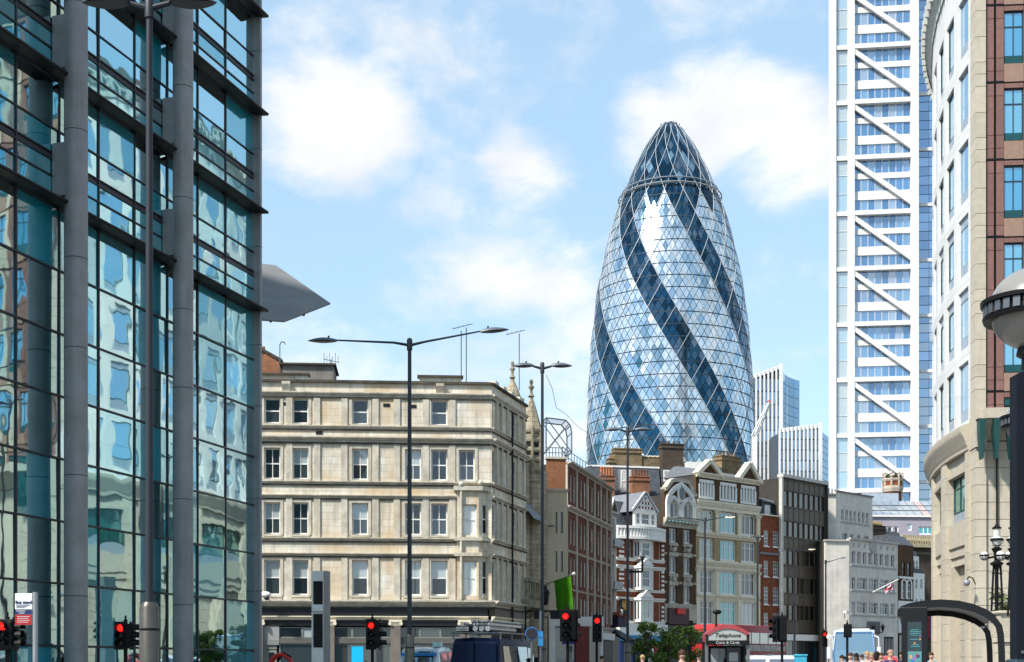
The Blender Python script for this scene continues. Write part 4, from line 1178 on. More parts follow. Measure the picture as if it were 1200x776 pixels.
    H.part('lantern_arm', MB().tube((ux(634.5,-.9), -1.2, H.z(634,711)), (ux(634.5,-.9), 0, H.z(634,716)), .05, n=6), BLACKP, parent=lt)
gothic_hall()

# ------------------------------------------------------------------ plain tan building
def tan_building():
    T = Fac(641.5, 96, ang=8, name='tan_rendered_building', label='plain tan rendered building with narrow slit windows below the brick offices')
    TN = M('tan_render', (.50,.43,.31), .8, var=.06, vs=.6, streak=.25)
    u1 = T.ux(664.5); zt = T.z(652, 576)
    hs = [T.rect(a, b, y0, y1) for (y0, y1) in ((600,625),(646,670),(690,712)) for a, b in ((651,653.2),(657.2,659.6))]
    T.part('wall', wall_mb(0, u1, -.2, zt, hs, .35), TN)
    T.part('building_core', MB().box(.02, u1-.02, .36, 6, -.2, zt-.2), MATS['core_dark'])
    T.part('coping', MB().box(-.02, u1+.1, -.1, .5, zt, zt+.18), M('tan_coping', (.42,.38,.30), .8))
    for h in hs: window(T, h, 'plain', BLACKP, DG, rec=.15, fr=.03)
    T.part('wall_lamp', MB().ball((T.ux(645), -.4, T.z(645,617)), .15, sx=1.6, sz=.5), GREYM)
    # shop at street level
    z1 = T.z(652, 726); S = M('white_shop', (.62,.61,.58), .5, var=.08)
    T.part('shop_fascia', MB().box(.05, u1+2.6, -.4, -.02, z1-.5, z1+.2), S)
    T.part('shop_sign', MB().box(T.ux(660,-.5), T.ux(673,-.5), -.5, -.41, T.z(667,755), T.z(667,744)), M('sign_blue', (.01,.03,.20), .4))
    T.part('shop_window', MB().box(.3, u1+2.4, -.3, -.25, -.1, z1-.6), DG2)
    T.part('shop_wall', MB().box(u1, u1+2.6, -.24, .3, -.1, z1-.5), S)
    T.part('shop_pier', MB().box(.05, .5, -.42, -.24, -.1, z1-.5), S); T.part('shop_pier', MB().box(T.ux(674,-.4), T.ux(690,-.4), -.6, -.3, -.1, z1-.5), M('maroon_panel', (.16,.04,.035), .6))
tan_building()

# ------------------------------------------------------------------ brown-red brick offices with pale fins
def brick_offices():
    E = Fac(663.5, 98.5, vp=1045, name='brick_office_building', label='long red-brown brick office building with thin pale vertical fins and roof railings')
    ST = M('pale_strip', (.52,.47,.39), .8, var=.1, streak=.3)
    BK = M('office_brick', (.17,.06,.03), .85, var=.12, vs=.8, brick=(.24,.085,(.13,.07,.048),.007,(.125,.04,.022)), streak=.25)
    ue = E.ux(716); zt = E.z(663.5, 541); zl = lambda y: E.z(663.5, y)
    fins = [663.5, 675, 687.5, 696, 703.5, 710, 715.5]
    hs = []
    rows = [(553,585),(606,636),(652,683),(698,728)]
    for a, b in zip(fins, fins[1:]):
        n = 3 if b-a > 9 else 2
        for i in range(n):
            q = a+(b-a)*(i+.28)/n; r = a+(b-a)*(i+.78)/n
            for (y0, y1) in rows: hs.append((E.ux(q), E.ux(r), zl(y1), zl(y0)))
    E.part('wall', wall_mb(0, ue, -.2, zt, hs, .35), BK)
    for h in hs: window(E, h, 'sash', WPAINT, [(DGF, DGF), (DGF, DGF), (DGF, BLIND)], rec=.06, fr=.05)
    for x in fins:
        u = E.ux(x); E.part('fin', MB().box(u-.10, u+.10, -.12, .02, zl(725), zt), ST)
    for (y0, y1, p) in ((541, 545, .45), (592, 598, .35), (643.5,646,.1), (689,691,.1), (730, 736, .3)): bandp(E, 'string_course', -.1, ue, zl(y1), zl(y0), p, ST, 'moulded')
    # end wall facing the viewer
    S = Fac(641, 98.25, ang=8, root=E); us = S.ux(663.5)
    S.part('end_wall', MB().box(0, us-.02, 0, .4, -.2, S.z(652, 538)), M('end_brick', (.33,.135,.065), .85, var=.2, vs=.6, brick=(.24,.085,(.25,.16,.10),.009,(.25,.095,.045)), streak=.3))
    S.part('coping', MB().box(-.1, us+.1, -.1, .5, S.z(652,538), S.z(652,535.5)), ST)
    c0, c1, c2 = E.loc((0.1,.36,0)), E.loc((ue-.05,.36,0)), E.loc((ue-.05, 9,0)); c3 = S.loc((0.05,.3,0))
    E.part('building_core', MB().prism_z([c0[:2], c1[:2], c2[:2], (c3[0]-.2, 9), c3[:2]], -.2, zt-.2), MATS['core_dark'], fix=True)
    # roof railing and open-frame drum
    mb = MB(); zr = zt; n = 16
    for i in range(n+1):
        u = ue*.95*i/n; mb.tube((u, .3, zr), (u, .3, zr+1.1), .03, n=5)
    for h in (.55, 1.1): mb.tube((0, .3, zr+h), (ue*.95, .3, zr+h), .03, n=5)
    E.part('railing', mb, GREYM)
    mb = MB()
    q = S.ux(641), S.ux(663)
    for i in range(7): mb.tube((q[0]+(q[1]-q[0])*i/6, .3, S.z(652,535.5)), (q[0]+(q[1]-q[0])*i/6, .3, S.z(652,524)), .03, n=5)
    for y in (530, 524): mb.tube((q[0], .3, S.z(652,y)), (q[1], .3, S.z(652,y)), .03, n=5)
    S.part('railing', mb, GREYM)
    c = S.ux(655, 3.0); w0, w1 = S.ux(640, 3), S.ux(670, 3); z0, z1 = S.z(655,530,3), S.z(655,490,3)
    mb = MB(); rr = .05
    out = [(w0,z0),(w0,z1),(w1-.45,z1-.15),(w1-.1,z1-.55),(w1,z1-1.1),(w1,z0)]
    for yy in (3.0, 5.0):
        mb.path([(a, yy, b) for a, b in out], rr, 6)
        mb.tube((w0, yy, z0), (w1-.2, yy, z1-.4), .04, n=5); mb.tube((w0, yy, z1), (w1, yy, z0), .04, n=5)
    for a, b in out: mb.tube((a, 3, b), (a, 5, b), .04, n=5)
    fr = S.part('plant_screen_frame', mb, GREYM)
    mb = MB(); 
    for (a, b), (c_, d_) in zip(out, out[1:]): mb.quad((a,3.02,b),(c_,3.02,d_),(c_,4.98,d_),(a,4.98,b))
    S.part('mesh_screen', mb, GLASS('screen_mesh', trans=(.80,.84,.88), tint=(.8,.85,.9), refl=.10, rough=.3, fres=.2), parent=fr)
    # shopfront
    E.part('shop_fascia', MB().box(2.0, ue, -.35, .0, zl(746), zl(737)), MATS['white_shop'])
    for i, (a, b, m) in enumerate(((674,684,MATS['maroon_panel']),(685,694,MATS['white_shop']),(695,703,M('shop_yellow',(.45,.38,.2),.6)),(704,715,BLACKP))):
        E.part('shop_panel', MB().box(E.ux(a), E.ux(b)-.05, -.25, 0, -.1, zl(747)), m)
brick_offices()

# ------------------------------------------------------------------ narrow ornate white house
def narrow_house():
    N_ = Fac(713, 116, vp=1300, name='narrow_ornate_house', label='very narrow white ornate house with a small gable and balconies next to the brick offices')
    SC = M('stucco', (.58,.56,.50), .7, var=.12, streak=.5)
    ue = N_.ux(722.5); zt = N_.z(717, 601); zl = lambda y: N_.z(717, y)
    hs = [(N_.ux(715.2), N_.ux(719.8), zl(y1), zl(y0)) for y0, y1 in ((608,632),(650,680),(692,716))]
    N_.part('wall', wall_mb(0, ue, -.2, zt, hs, .4), SC); N_.part('building_core', MB().box(.02, ue, .42, 8, -.2, zt-.1), MATS['core_dark'])
    for h in hs: window(N_, h, 'sash4', WPAINT, DG2, rec=.2, fr=.08, sill=SC)
    N_.part('gable', MB().prism_y([(-.1,zt), (ue+.1,zt), (ue/2, zl(583))], -.2, .4), SC, fix=True)
    N_.part('gable_brick', MB().prism_y([(.35,zt+.15), (ue-.35,zt+.15), (ue/2, zl(587))], -.24, -.19), BRICKB, fix=True)
    for y in (636, 686): 
        b = N_.part('balcony', MB().box(-.1, ue, -.6, .0, zl(y+5), zl(y+3)), SC)
        N_.part('balcony_rail', MB().box(-.1, ue, -.62, -.54, zl(y+3), zl(y-4)), GREYM, parent=b)
    bandp(N_, 'cornice', -.1, ue, zl(604), zl(601), .3, SC, 'moulded')
    bx = N_.part('window_box', MB().box(-.3, ue-.3, -1.0, -.1, zl(735), zl(724)), M('box_purple', (.03,.02,.05), .6))
    mb = MB()
    for _ in range(150):
        p = Vector((random.uniform(-.3, ue-.3), random.uniform(-1, -.2), zl(724)+abs(random.gauss(0,.25)))); a = Vector((random.gauss(0,1),random.gauss(0,1),random.gauss(0,1))).normalized()*.16; b = a.orthogonal().normalized()*.12
        mb.quad(p-a, p-b, p+a, p+b)
    N_.part('flowers', mb, M('box_plants', (.10,.07,.03), .7, col2=(.25,.04,.03), vs=6), parent=bx)
    N_.part('chimney', MB().box(-.8, .1, 1.0, 2.2, zt-1, zl(583)), BRICKO)
    N_.part('awning', MB().prism_x([(-1.6, zl(752)), (-1.65, zl(750)), (.0, zl(737)), (0, zl(740))], -.2, ue+.4), BLACKP, fix=True)
    N_.part('shopfront', MB().box(-.2, ue+.4, -.1, .02, -.1, zl(741)), M('shop_black', (.02,.02,.022), .4))
narrow_house()

# ------------------------------------------------------------------ the terrace that turns to face the viewer
ROWVP = 2350.0
def row_d(px, d0=140.): return d0*(ROWVP-722)/(ROWVP-px)
def chimney(fac, x0, x1, y0, y1, yl, mat, pots=4, potmat=None, depth=1.2, poth=.7):
    u0, u1 = fac.ux(x0, yl), fac.ux(x1, yl); m = (x0+x1)/2
    z0, z1 = fac.z(m, y1, yl), fac.z(m, y0, yl)
    c = fac.part('chimney', MB().box(u0, u1, yl, yl+depth, z0-2, z1), mat)
    mb = MB().box(u0-.12, u1+.12, yl-.12, yl+depth+.12, z1-.45, z1-.22); mb.box(u0-.08, u1+.08, yl-.08, yl+depth+.08, z1, z1+.14)
    fac.part('chimney_cap', mb, mat, parent=c)
    for i in range(pots):
        u = u0+(u1-u0)*(i+.5)/pots
        fac.part('chimney_pot', MB().lathe([(.17,0),(.15,.1),(.13,poth*.85),(.17,poth*.88),(.16,poth)], (u, yl+depth/2, z1+.12), 10), potmat or TERRA, parent=c, smooth=True)
    return c

def white_bay_house():
    B = Fac(722, row_d(722), vp=ROWVP, name='red_brick_bay_house', label='red brick house with white bay windows, white balustrade and timbered gable')
    ux, zl = B.ux, (lambda y: B.z(757, y))
    ue = ux(778.5); zt = zl(634)
    side = [(737.2,740)]; hs = []
    for (y0, y1) in ((635.5,655),(668,691),(705,728)):
        hs += [(ux(737), ux(739.8), zl(y1), zl(y0)), (ux(772.3), ux(774.2), zl(y1), zl(y0))]
    B.part('wall', wall_mb(0, ue, -.2, zt, hs, .35), BRICKR)
    for h in hs: window(B, h, 'sash', WPAINT, DG2, rec=.12, fr=.07, sill=WPAINT)
    B.part('building_core', MB().box(.02, ue-.02, .36, 4, -.2, zt), MATS['core_dark'])
    for (y0, y1, p) in ((655.5,659,.16),(664,668,.22),(691.5,694.5,.16),(701,705,.22),(728.5,731.5,.2)): bandp(B, 'white_band', 0, ue, zl(y1), zl(y0), p, WPAINT, 'moulded')
    # quoins
    for x0, x1 in ((726,731),(775,778)):
        y = 637
        while y < 727:
            if not any(a-1 < y < b for a, b in ((655,668),(691,705))): B.part('quoin', MB().box(ux(x0), ux(x1), -.06, .02, zl(y+2.6), zl(y)), WPAINT)
            y += 5.2
    # three-sided bay
    yb = -.9; a, b = ux(745.5, yb/2), ux(768.5, yb/2); f0, f1 = ux(751, yb), ux(763, yb)
    for (y0, y1) in ((635,656),(667,692),(704,729)):
        z0, z1 = zl(y1), zl(y0)
        mb = MB().prism_z([(a, .02), (f0, yb), (f1, yb), (b, .02)], z0-.02, z0+.25); mb.prism_z([(a, .02), (f0, yb), (f1, yb), (b, .02)], z1-.18, z1+.05)
        mb.box(f0-.02, f0+.18, yb-.02, yb+.2, z0, z1); mb.box(f1-.18, f1+.02, yb-.02, yb+.2, z0, z1); mb.box(a, a+.2, -.1, .05, z0, z1); mb.box(b-.2, b, -.1, .05, z0, z1)
        bay = B.part('bay_window', mb, WPAINT, fix=True)
        B.part('bay_core', MB().prism_z([(a+.15, .02), (f0+.12, yb+.3), (f1-.12, yb+.3), (b-.15, .02)], z0, z1), DARKIN, parent=bay, fix=True)
        fm = WPAINT
        window(B, (f0+.18, f1-.18, z0+.25, z1-.18), 'sash', fm, GREENW if y0 > 700 else DG2, rec=yb+.04, fr=.11, parent=bay, name='sash')
        for (p, q) in (((a+.12, -.0), (f0+.02, yb+.06)), ((f1-.02, yb+.06), (b-.12, 0))):
            L_ = math.hypot(q[0]-p[0], q[1]-p[1]); ang = math.atan2(q[1]-p[1], q[0]-p[0])
            mb = MB().box(0, L_, 0, .02, z0+.25, z1-.18); 
            B.part('pane', mb, DG2, (p[0], p[1], 0), parent=bay, rot=ang)
            mb = MB()
            for t in (.12, .5, .88): mb.box(L_*t-.06, L_*t+.06, -.05, .05, z0+.25, z1-.18)
            B.part('mullion', mb, WPAINT, (p[0], p[1], 0), parent=bay, rot=ang)
    for y0, y1 in ((655,664),(692.5,701)):      # little pediments
        B.part('pediment', MB().prism_y([(ux(749.5,yb), zl(y1)), (ux(765,yb), zl(y1)), (ux(757,yb), zl(y0))], yb-.2, yb+.5), WPAINT, fix=True)
        B.part('bay_cornice', MB().prism_z([(a-.15, .02), (f0-.1, yb-.15), (f1+.1, yb-.15), (b+.15, .02)], zl(y1+3.2), zl(y1)-.01), WPAINT, fix=True)
    # balustrade parapet (bowed)
    n = 10; ca = []
    for i in range(n+1):
        t = i/n; ca.append((ue*t, -1.15*math.sin(t*math.pi)-.1))
    for z0, z1, o in ((zl(634), zl(631), .12), (zl(622), zl(619), .15)):
        B.part('parapet_rail', MB().prism_z([(0,.3)]+[(x, y-o) for x, y in ca]+[(ue,.3)], z0, z1), WPAINT, fix=True)
    for i in range(22):
        t = (i+.5)/22; x = ue*t; y = -1.15*math.sin(t*math.pi)-.05
        B.part('baluster', MB().box(x-.14, x+.14, y-.1, y+.1, zl(631), zl(622)), WPAINT)
    B.part('parapet_back', MB().prism_z([(0,.3)]+[(x, y+.15) for x, y in ca]+[(ue,.3)], zl(631), zl(622)), WPAINT, fix=True)
    # timbered gable dormer
    da, db = ux(743.5, -.2), ux(769.5, -.2); w0, w1 = zl(618), zl(600.5)
    dm = B.part('dormer', wall_mb(da, db, w0, w1, [(ux(746,-.2), ux(750,-.2), zl(615), zl(602.5)), (ux(752,-.2), ux(761.5,-.2), zl(615), zl(602.5)), (ux(763.5,-.2), ux(767.5,-.2), zl(615), zl(602.5))], .25, -.2), WPAINT)
    for q in ((746,750),(752,761.5),(763.5,767.5)): window(B, (ux(q[0],-.2), ux(q[1],-.2), zl(615), zl(602.5)), 'sash', WPAINT, DG2, rec=-.08, fr=.06, parent=dm, name='sash')
    B.part('dormer_core', MB().box(da+.05, db-.05, .06, 5, w0, w1), DARKIN, parent=dm)
    m = (da+db)/2; zp = zl(579.5)
    gb = B.part('gable', MB().prism_y([(da-.1,w1),(db+.1,w1),(m,zp)], -.15, .1), BRICKR, fix=True)
    mb = MB()
    def bar(p, q, w=.13):
        p = Vector((p[0], 0, p[1])); q = Vector((q[0], 0, q[1])); t = (q-p).normalized(); s = Vector((-t.z, 0, t.x))*w
        mb.prism_y([tuple((p-s).xz), tuple((q-s).xz), tuple((q+s).xz), tuple((p+s).xz)], -.24, -.14)
    bar((da-.2,w1),(m,zp+.1),.24); bar((db+.2,w1),(m,zp+.1),.24); bar((da-.1,w1+.1),(db+.1,w1+.1),.18)
    hgt = zp-w1
    for t in (.35, .62): bar((da+(m-da)*t, w1+hgt*t), (db-(db-m)*t, w1+hgt*t), .08)
    for t in (-.45, -.15, .15, .45): bar((m+t*(m-da)*.9, w1), (m+t*(m-da)*.9, w1+hgt*(1-abs(t))*.95), .08)
    B.part('timbering', mb, WPAINT, parent=gb, fix=True)
    B.part('gable_roof', MB().prism_y([(da-.3,w1-.05),(m,zp+.25),(db+.3,w1-.05),(db+.1,w1-.05),(m,zp),(da-.1,w1-.05)], -.3, 5), LEAD, fix=True)
    zr = zl(587); B.part('roof', MB().prism_x([(.4, zl(633)), (2.2, zr), (3, zr), (4.2, zl(633))], .05, ue), SLATE, fix=True)
    # ground floor: white fascia and blue shopfront
    B.part('shop_fascia', MB().box(0, ue, -.5, .0, zl(746), zl(732)), WPAINT)
    B.part('blue_sign', MB().box(ux(724,-.6), ux(776,-.6), -.65, -.52, zl(752), zl(745)), M('shop_sky_blue', (.02,.22,.42), .4))
    for i, (p, q, m_) in enumerate(((724,740,'shop_navy'),(741,756,'shop_navy'),(757,764,'white'),(765,770,'red'),(771,777,'shop_navy'))):
        mt = {'shop_navy': M('shop_navy', (.01,.025,.14), .4), 'white': WPAINT, 'red': M('shop_red', (.38,.02,.02), .5)}[m_]
        B.part('shop_panel', MB().box(ux(p), ux(q)-.1, -.35, -.0, -.1, zl(753)), mt)
    # painted crest on the wall (plain stand-in colours, shaped as a crowned shield)
    cx, cz = ux(733,-.2), zl(712)
    cr = B.part('crest_board', MB().box(cx-.75, cx+.75, -.12, -.0, zl(722), zl(703)), M('crest_black', (.02,.02,.025), .5))
    Y = M('crest_gold', (.50,.27,.05), .5); 
    B.part('crest_shield', MB().prism_y([(cx,zl(716.5)),(cx+.45,cz),(cx+.5,zl(709)),(cx-.5,zl(709)),(cx-.45,cz)], -.22, -.12), Y, parent=cr, fix=True)
    mb = MB()
    for t in (-.35, 0, .35): mb.prism_y([(cx+t-.14,zl(709)),(cx+t+.14,zl(709)),(cx+t,zl(704.5 if t else 703))], -.22, -.12)
    B.part('crest_crown', mb, Y, parent=cr, fix=True)
    mb = MB(); 
    for t in (-.5, .4): mb.box(cx+t-.12, cx+t+.14, -.2, -.12, zl(721), zl(715.5))
    B.part('crest_supporter', mb, WPAINT, parent=cr)
white_bay_house()

def gothic_brown_house():
    B = Fac(778.5, row_d(778.5), vp=ROWVP, name='gothic_brown_house', label='dark brown brick house with a big white pointed arch gable holding twin lancets')
    ux, zl = B.ux, (lambda y: B.z(797, y))
    ue = ux(815.5); STN = M('aged_stone', (.52,.47,.38), .8, var=.2, vs=1.5, streak=.4)
    zt = zl(582)
    hs = []
    for (y0, y1) in ((620,636.5),(653,672.5),(686,707)):
        for (x0, x1) in ((784.5,793),(801,809.5)): hs.append((ux(x0), ux(x1), zl(y1), zl(y0)))
    B.part('wall', wall_mb(0.01, ue, -.2, zt, hs, .4), BRICKB)
    B.part('building_core', MB().box(.03, ue-.02, .42, 3.5, -.2, zt), MATS['core_dark'])
    for h in hs:
        w = window(B, h, 'cols2', WPAINT, DG2, rec=.2, fr=.13, sill=STN)
        u0, u1, z0, z1 = h
        mb = MB().box(-.15, u1-u0+.15, -.35, -.18, -.35, -.15)
        for t in (.12, .88): mb.prism_x([(-.34,-.35),(-.18,-.35),(-.18,-.95),(-.24,-.95)], (u1-u0)*t-.1, (u1-u0)*t+.1)
        B.part('corbel', mb, STN, parent=w, fix=True)
    for (y0, y1) in ((640,652),(675.5,685.5)):
        for x in (788.8, 805.2):
            u = ux(x); zc_ = zl((y0+y1)/2+2)
            B.part('carved_head', MB().lathe([(.02,.0),(.25,.1),(.3,.3),(.25,.5),(.02,.6)], (u, -.08, zc_), 10), STN, smooth=True)
            B.part('lintel', MB().box(ux(x-5.2), ux(x+5.2), -.14, .02, zl(y1+.8), zl(y1-4)), STN)
        for x in (779.8, 797, 814): B.part('stone_block', MB().box(ux(x-1.5), ux(x+1.5), -.05, .02, zl(y1-1), zl(y1-3.4)), STN)
    bandp(B, 'cornice', -.15, ue+.1, zl(619), zl(608), .5, STN, 'moulded')
    for i in range(9):
        u = ue*(i+.5)/9; B.part('rosette', MB().lathe([(.2,-.0),(.18,.1),(.02,.14)], (u, -.5, zl(613)), 8), M('faience_blue', (.12,.25,.28), .4))
    # shouldered gable with the big pointed arch
    gt = [(0.01,zt), (ue,zt), (ue,zl(579)), (ux(812), zl(577)), (ux(807), zl(565)), (ux(803.5), zl(563.5)), (ux(789.5), zl(563.5)), (ux(786), zl(566)), (ux(781), zl(574.5)), (.01, zl(575.5))]
    gb = B.part('gable', MB().prism_y(gt, 0, .5), BRICKB, fix=True)
    mb = MB()
    for p, q in zip(gt[2:], gt[3:]):
        p = Vector((p[0], 0, p[1])); q = Vector((q[0], 0, q[1])); t = (q-p).normalized(); s = Vector((-t.z, 0, t.x))*.2
        mb.prism_y([tuple((p-s).xz), tuple((q-s).xz), tuple((q+s).xz), tuple((p+s).xz)], -.2, .55)
    B.part('coping', mb, STN, parent=gb, fix=True)
    def arch(xc, hw, ybase, ytop, w, y0=-.25, y1=.03, n=8, legs=None):
        c = ux(xc); a, b = ux(xc-hw), ux(xc+hw); zb, zp = zl(ybase), zl(ytop); m = MB()
        pts = []
        for i in range(n+1):
            th = math.pi-(math.pi/3)*i/n; pts.append((c+(b-a)/2*(1+2*math.cos(th)), zb+(zp-zb)*math.sin(th)/math.sin(math.pi/3*2)))
        pts = pts+[(2*c-x, z) for x, z in pts[-2::-1]]
        if legs: pts = [(a, zl(legs))]+pts+[(2*c-a, zl(legs))]
        for p, q in zip(pts, pts[1:]):
            p_ = Vector((p[0], 0, p[1])); q_ = Vector((q[0], 0, q[1])); t = (q_-p_).normalized(); s = Vector((-t.z, 0, t.x))*w; e = t*w*.3
            m.prism_y([tuple((p_-s-e).xz), tuple((q_-s+e).xz), tuple((q_+s+e).xz), tuple((p_+s-e).xz)], y0, y1)
        return m, pts
    m, pts = arch(797, 15.5, 592, 568.5, .26, legs=607.5); B.part('great_arch', m, WPAINT, fix=True)
    for x in (788.8, 805.2):
        m, pts = arch(x, 6.8, 597, 584, .20, -.2, .02, legs=607.5); la = B.part('lancet_arch', m, WPAINT, fix=True)
        B.part('lancet_backing', MB().prism_y(pts, -.04, -.005), STN, parent=la, fix=True)
        u = ux(x); B.part('pane', MB().box(u-.38, u+.38, -.09, -.06, zl(606), zl(592)), DG, parent=la); B.part('glazing_bar', MB().box(u-.05, u+.05, -.13, -.09, zl(606), zl(592)), WPAINT, parent=la)
    u, z = ux(797.5), zl(578.5)
    o = B.part('medallion', MB().lathe([(.62,0),(.66,.1),(.5,.2)], (0,0,0), 20), WPAINT, (u, -.02, z)); o.rotation_euler[0] = R(90); o.scale = (1, 1.55, 1)
    B.part('medallion_inset', MB().lathe([(.48,0),(.46,.06),(.02,.08)], (0,0,.17), 18), M('medallion_grey', (.22,.26,.27), .5, var=.4, vs=6), parent=o)
    # ground floor
    B.part('stone_front', MB().box(.02, ue, -.12, .02, zl(730), zl(708)), STN)
    B.part('shop_sign', MB().box(ux(781), ux(805), -.35, -.13, zl(732), zl(713)), M('sign_maroon', (.06,.02,.022), .5))
    B.part('red_sign', MB().box(ux(794,-.5), ux(803,-.5), -.55, -.36, zl(720), zl(713.5)), M('sign_red', (.70,.03,.03), .4))
    B.part('shopfront', MB().box(.1, ux(805), -.2, .02, -.1, zl(733)), M('shopfront_dark', (.03,.03,.035), .4))
    B.part('door', MB().box(ux(806.5), ux(811), -.14, .02, -.1, zl(727)), DARKIN)
gothic_brown_house()

def cream_warehouse():
    B = Fac(815.5, row_d(815.5), vp=ROWVP, name='cream_warehouse', label='four-storey cream warehouse with triple windows, teal curtains and two small pediments')
    ux = B.ux; zl = lambda y: B.z(853, y)
    ue = ux(889.5); zt = zl(561)
    OCH = M('ochre_brick', (.40,.29,.15), .85, var=.12, vs=1, brick=(.24,.085,(.34,.27,.18),.009,(.33,.24,.12)))
    bays = [(819.5,836.5),(844,863),(868.5,885.5)]
    tops = [(566,588,BRICKB),(600,627,OCH),(634,657,OCH),(670,697,CREAM),(705,733,CREAM)]
    rows = [(566,588),(600.5,625.5),(633,657.5),(669.5,697.5),(705,733)]
    allh = []; wins = []
    for ri, (y0, y1) in enumerate(rows):
        for bi, (x0, x1) in enumerate(bays):
            h = (ux(x0), ux(x1), zl(y1), zl(y0)); allh.append(h); wins.append((h, ri, bi))
    segs = [(zl(592), zt, BRICKB), (zl(662), zl(592)-.001, OCH), (-.2, zl(662)-.001, CREAM)]
    for z0, z1, m in segs: B.part('wall', wall_mb(.01, ue, z0, z1, [h for h in allh if h[2] >= z0-.3 and h[3] <= z1+.3], .4), m)
    B.part('building_core', MB().box(.03, ue-.02, .42, 4.5, -.2, zt-.1), MATS['core_dark'])
    for h, ri, bi in wins:
        if ri == 0:
            u0, u1, z0, z1 = h
            bk = B.part('window_group', MB().box(u0, u1, .25, .3, z0, z1), DG)
            n = 5
            mb = MB(); 
            for i in range(n+1):
                u = u0+(u1-u0)*i/n; mb.tube((u, .1, z0), (u, .1, z1-.5), .16, n=8)
                if i < n:
                    um = u+(u1-u0)/n/2; w = (u1-u0)/n/2
                    mb.prism_y([(u, z1-.55), (u, z1), (um, z1), (um, z1-.2)], .0, .2); mb.prism_y([(um, z1-.2), (um, z1), (um+w, z1), (um+w, z1-.55)], .0, .2)
            mb.box(u0, u1, .02, .2, z0, z0+.25)
            B.part('colonnette', mb, WPAINT, parent=bk, fix=True)
        else:
            pm = (TEALW if bi == 1 else [DG2, GREENW, DG2, BLIND])
            window(B, h, 'cols3t' if ri > 1 else 'cols3', WPAINT, pm, rec=.2, fr=.16, sill=CREAM)
    for (y0, y1, p, k) in ((558.5,564,.45,'m'),(589.5,600,.35,'m'),(627.5,632,.3,'m'),(659,668,.4,'m'),(698.5,703,.25,'m'),(734.5,741,.4,'m')): bandp(B, 'cornice', 0, ue, zl(y1), zl(y0), p, CREAM, 'moulded')
    for x in (817.5, 840, 866, 888):
        for (y0, y1) in ((600,627),(668,698),(703,734)):
            pl = B.part('pilaster', MB().box(ux(x)-.3, ux(x)+.3, -.15, .02, zl(y1), zl(y0)), CREAM)
            if y0 != 703: B.part('capital', MB().prism_x([(-.15,zl(y0+4)),(-.38,zl(y0)),(.02,zl(y0)),(.02,zl(y0+4))], ux(x)-.42, ux(x)+.42), CREAM, parent=pl, fix=True)
    for x0, x1, yp in ((816,845,543),(864,890,550.5)):
        m = (x0+x1)/2; a, b = ux(x0), ux(x1); yy = B.z(m, 560); zz = zt-.02
        zp = zz+ (B.z(m, yp)-B.z(m, 559.5)) if x0 < 850 else zz+2.0
        gb = B.part('gable', MB().prism_y([(a+.2,zz),(b-.2,zz),((a+b)/2,zp)], -.05, .35), BRICKB, fix=True)
        mb = MB()
        for p, q in (((a-.1,zz),((a+b)/2,zp+.1)), ((b+.1,zz),((a+b)/2,zp+.1))):
            p = Vector((p[0], 0, p[1])); q = Vector((q[0], 0, q[1])); t = (q-p).normalized(); s = Vector((-t.z, 0, t.x))*.24
            mb.prism_y([tuple((p-s).xz), tuple((q-s).xz), tuple((q+s).xz), tuple((p+s).xz)], -.4, .4)
        B.part('raking_cornice', mb, CREAM, parent=gb, fix=True)
    B.part('roof', MB().prism_x([(.4, zt), (2.6, zl(549)), (3.4, zl(549)), (5, zt)], .1, ue), LEAD, fix=True)
    chimney(B, 846, 868.5, 536, 558, 3, BRICKY, 5, M('pot_dark', (.12,.08,.05), .8), poth=.5)
    B.part('roof_dormer', MB().box(ux(833,3), ux(855,3), 3, 5, zl(560), B.z(845,548,3)), LEAD)
    # ground floor
    B.part('shopfront', MB().box(.05, ue, -.1, .02, -.1, zl(742)), M('shopfront_red', (.22,.03,.03), .5))
    B.part('blue_sign', MB().box(ux(817), ux(826), -.3, -.11, zl(748), zl(743)), MATS['sign_blue'])
cream_warehouse()

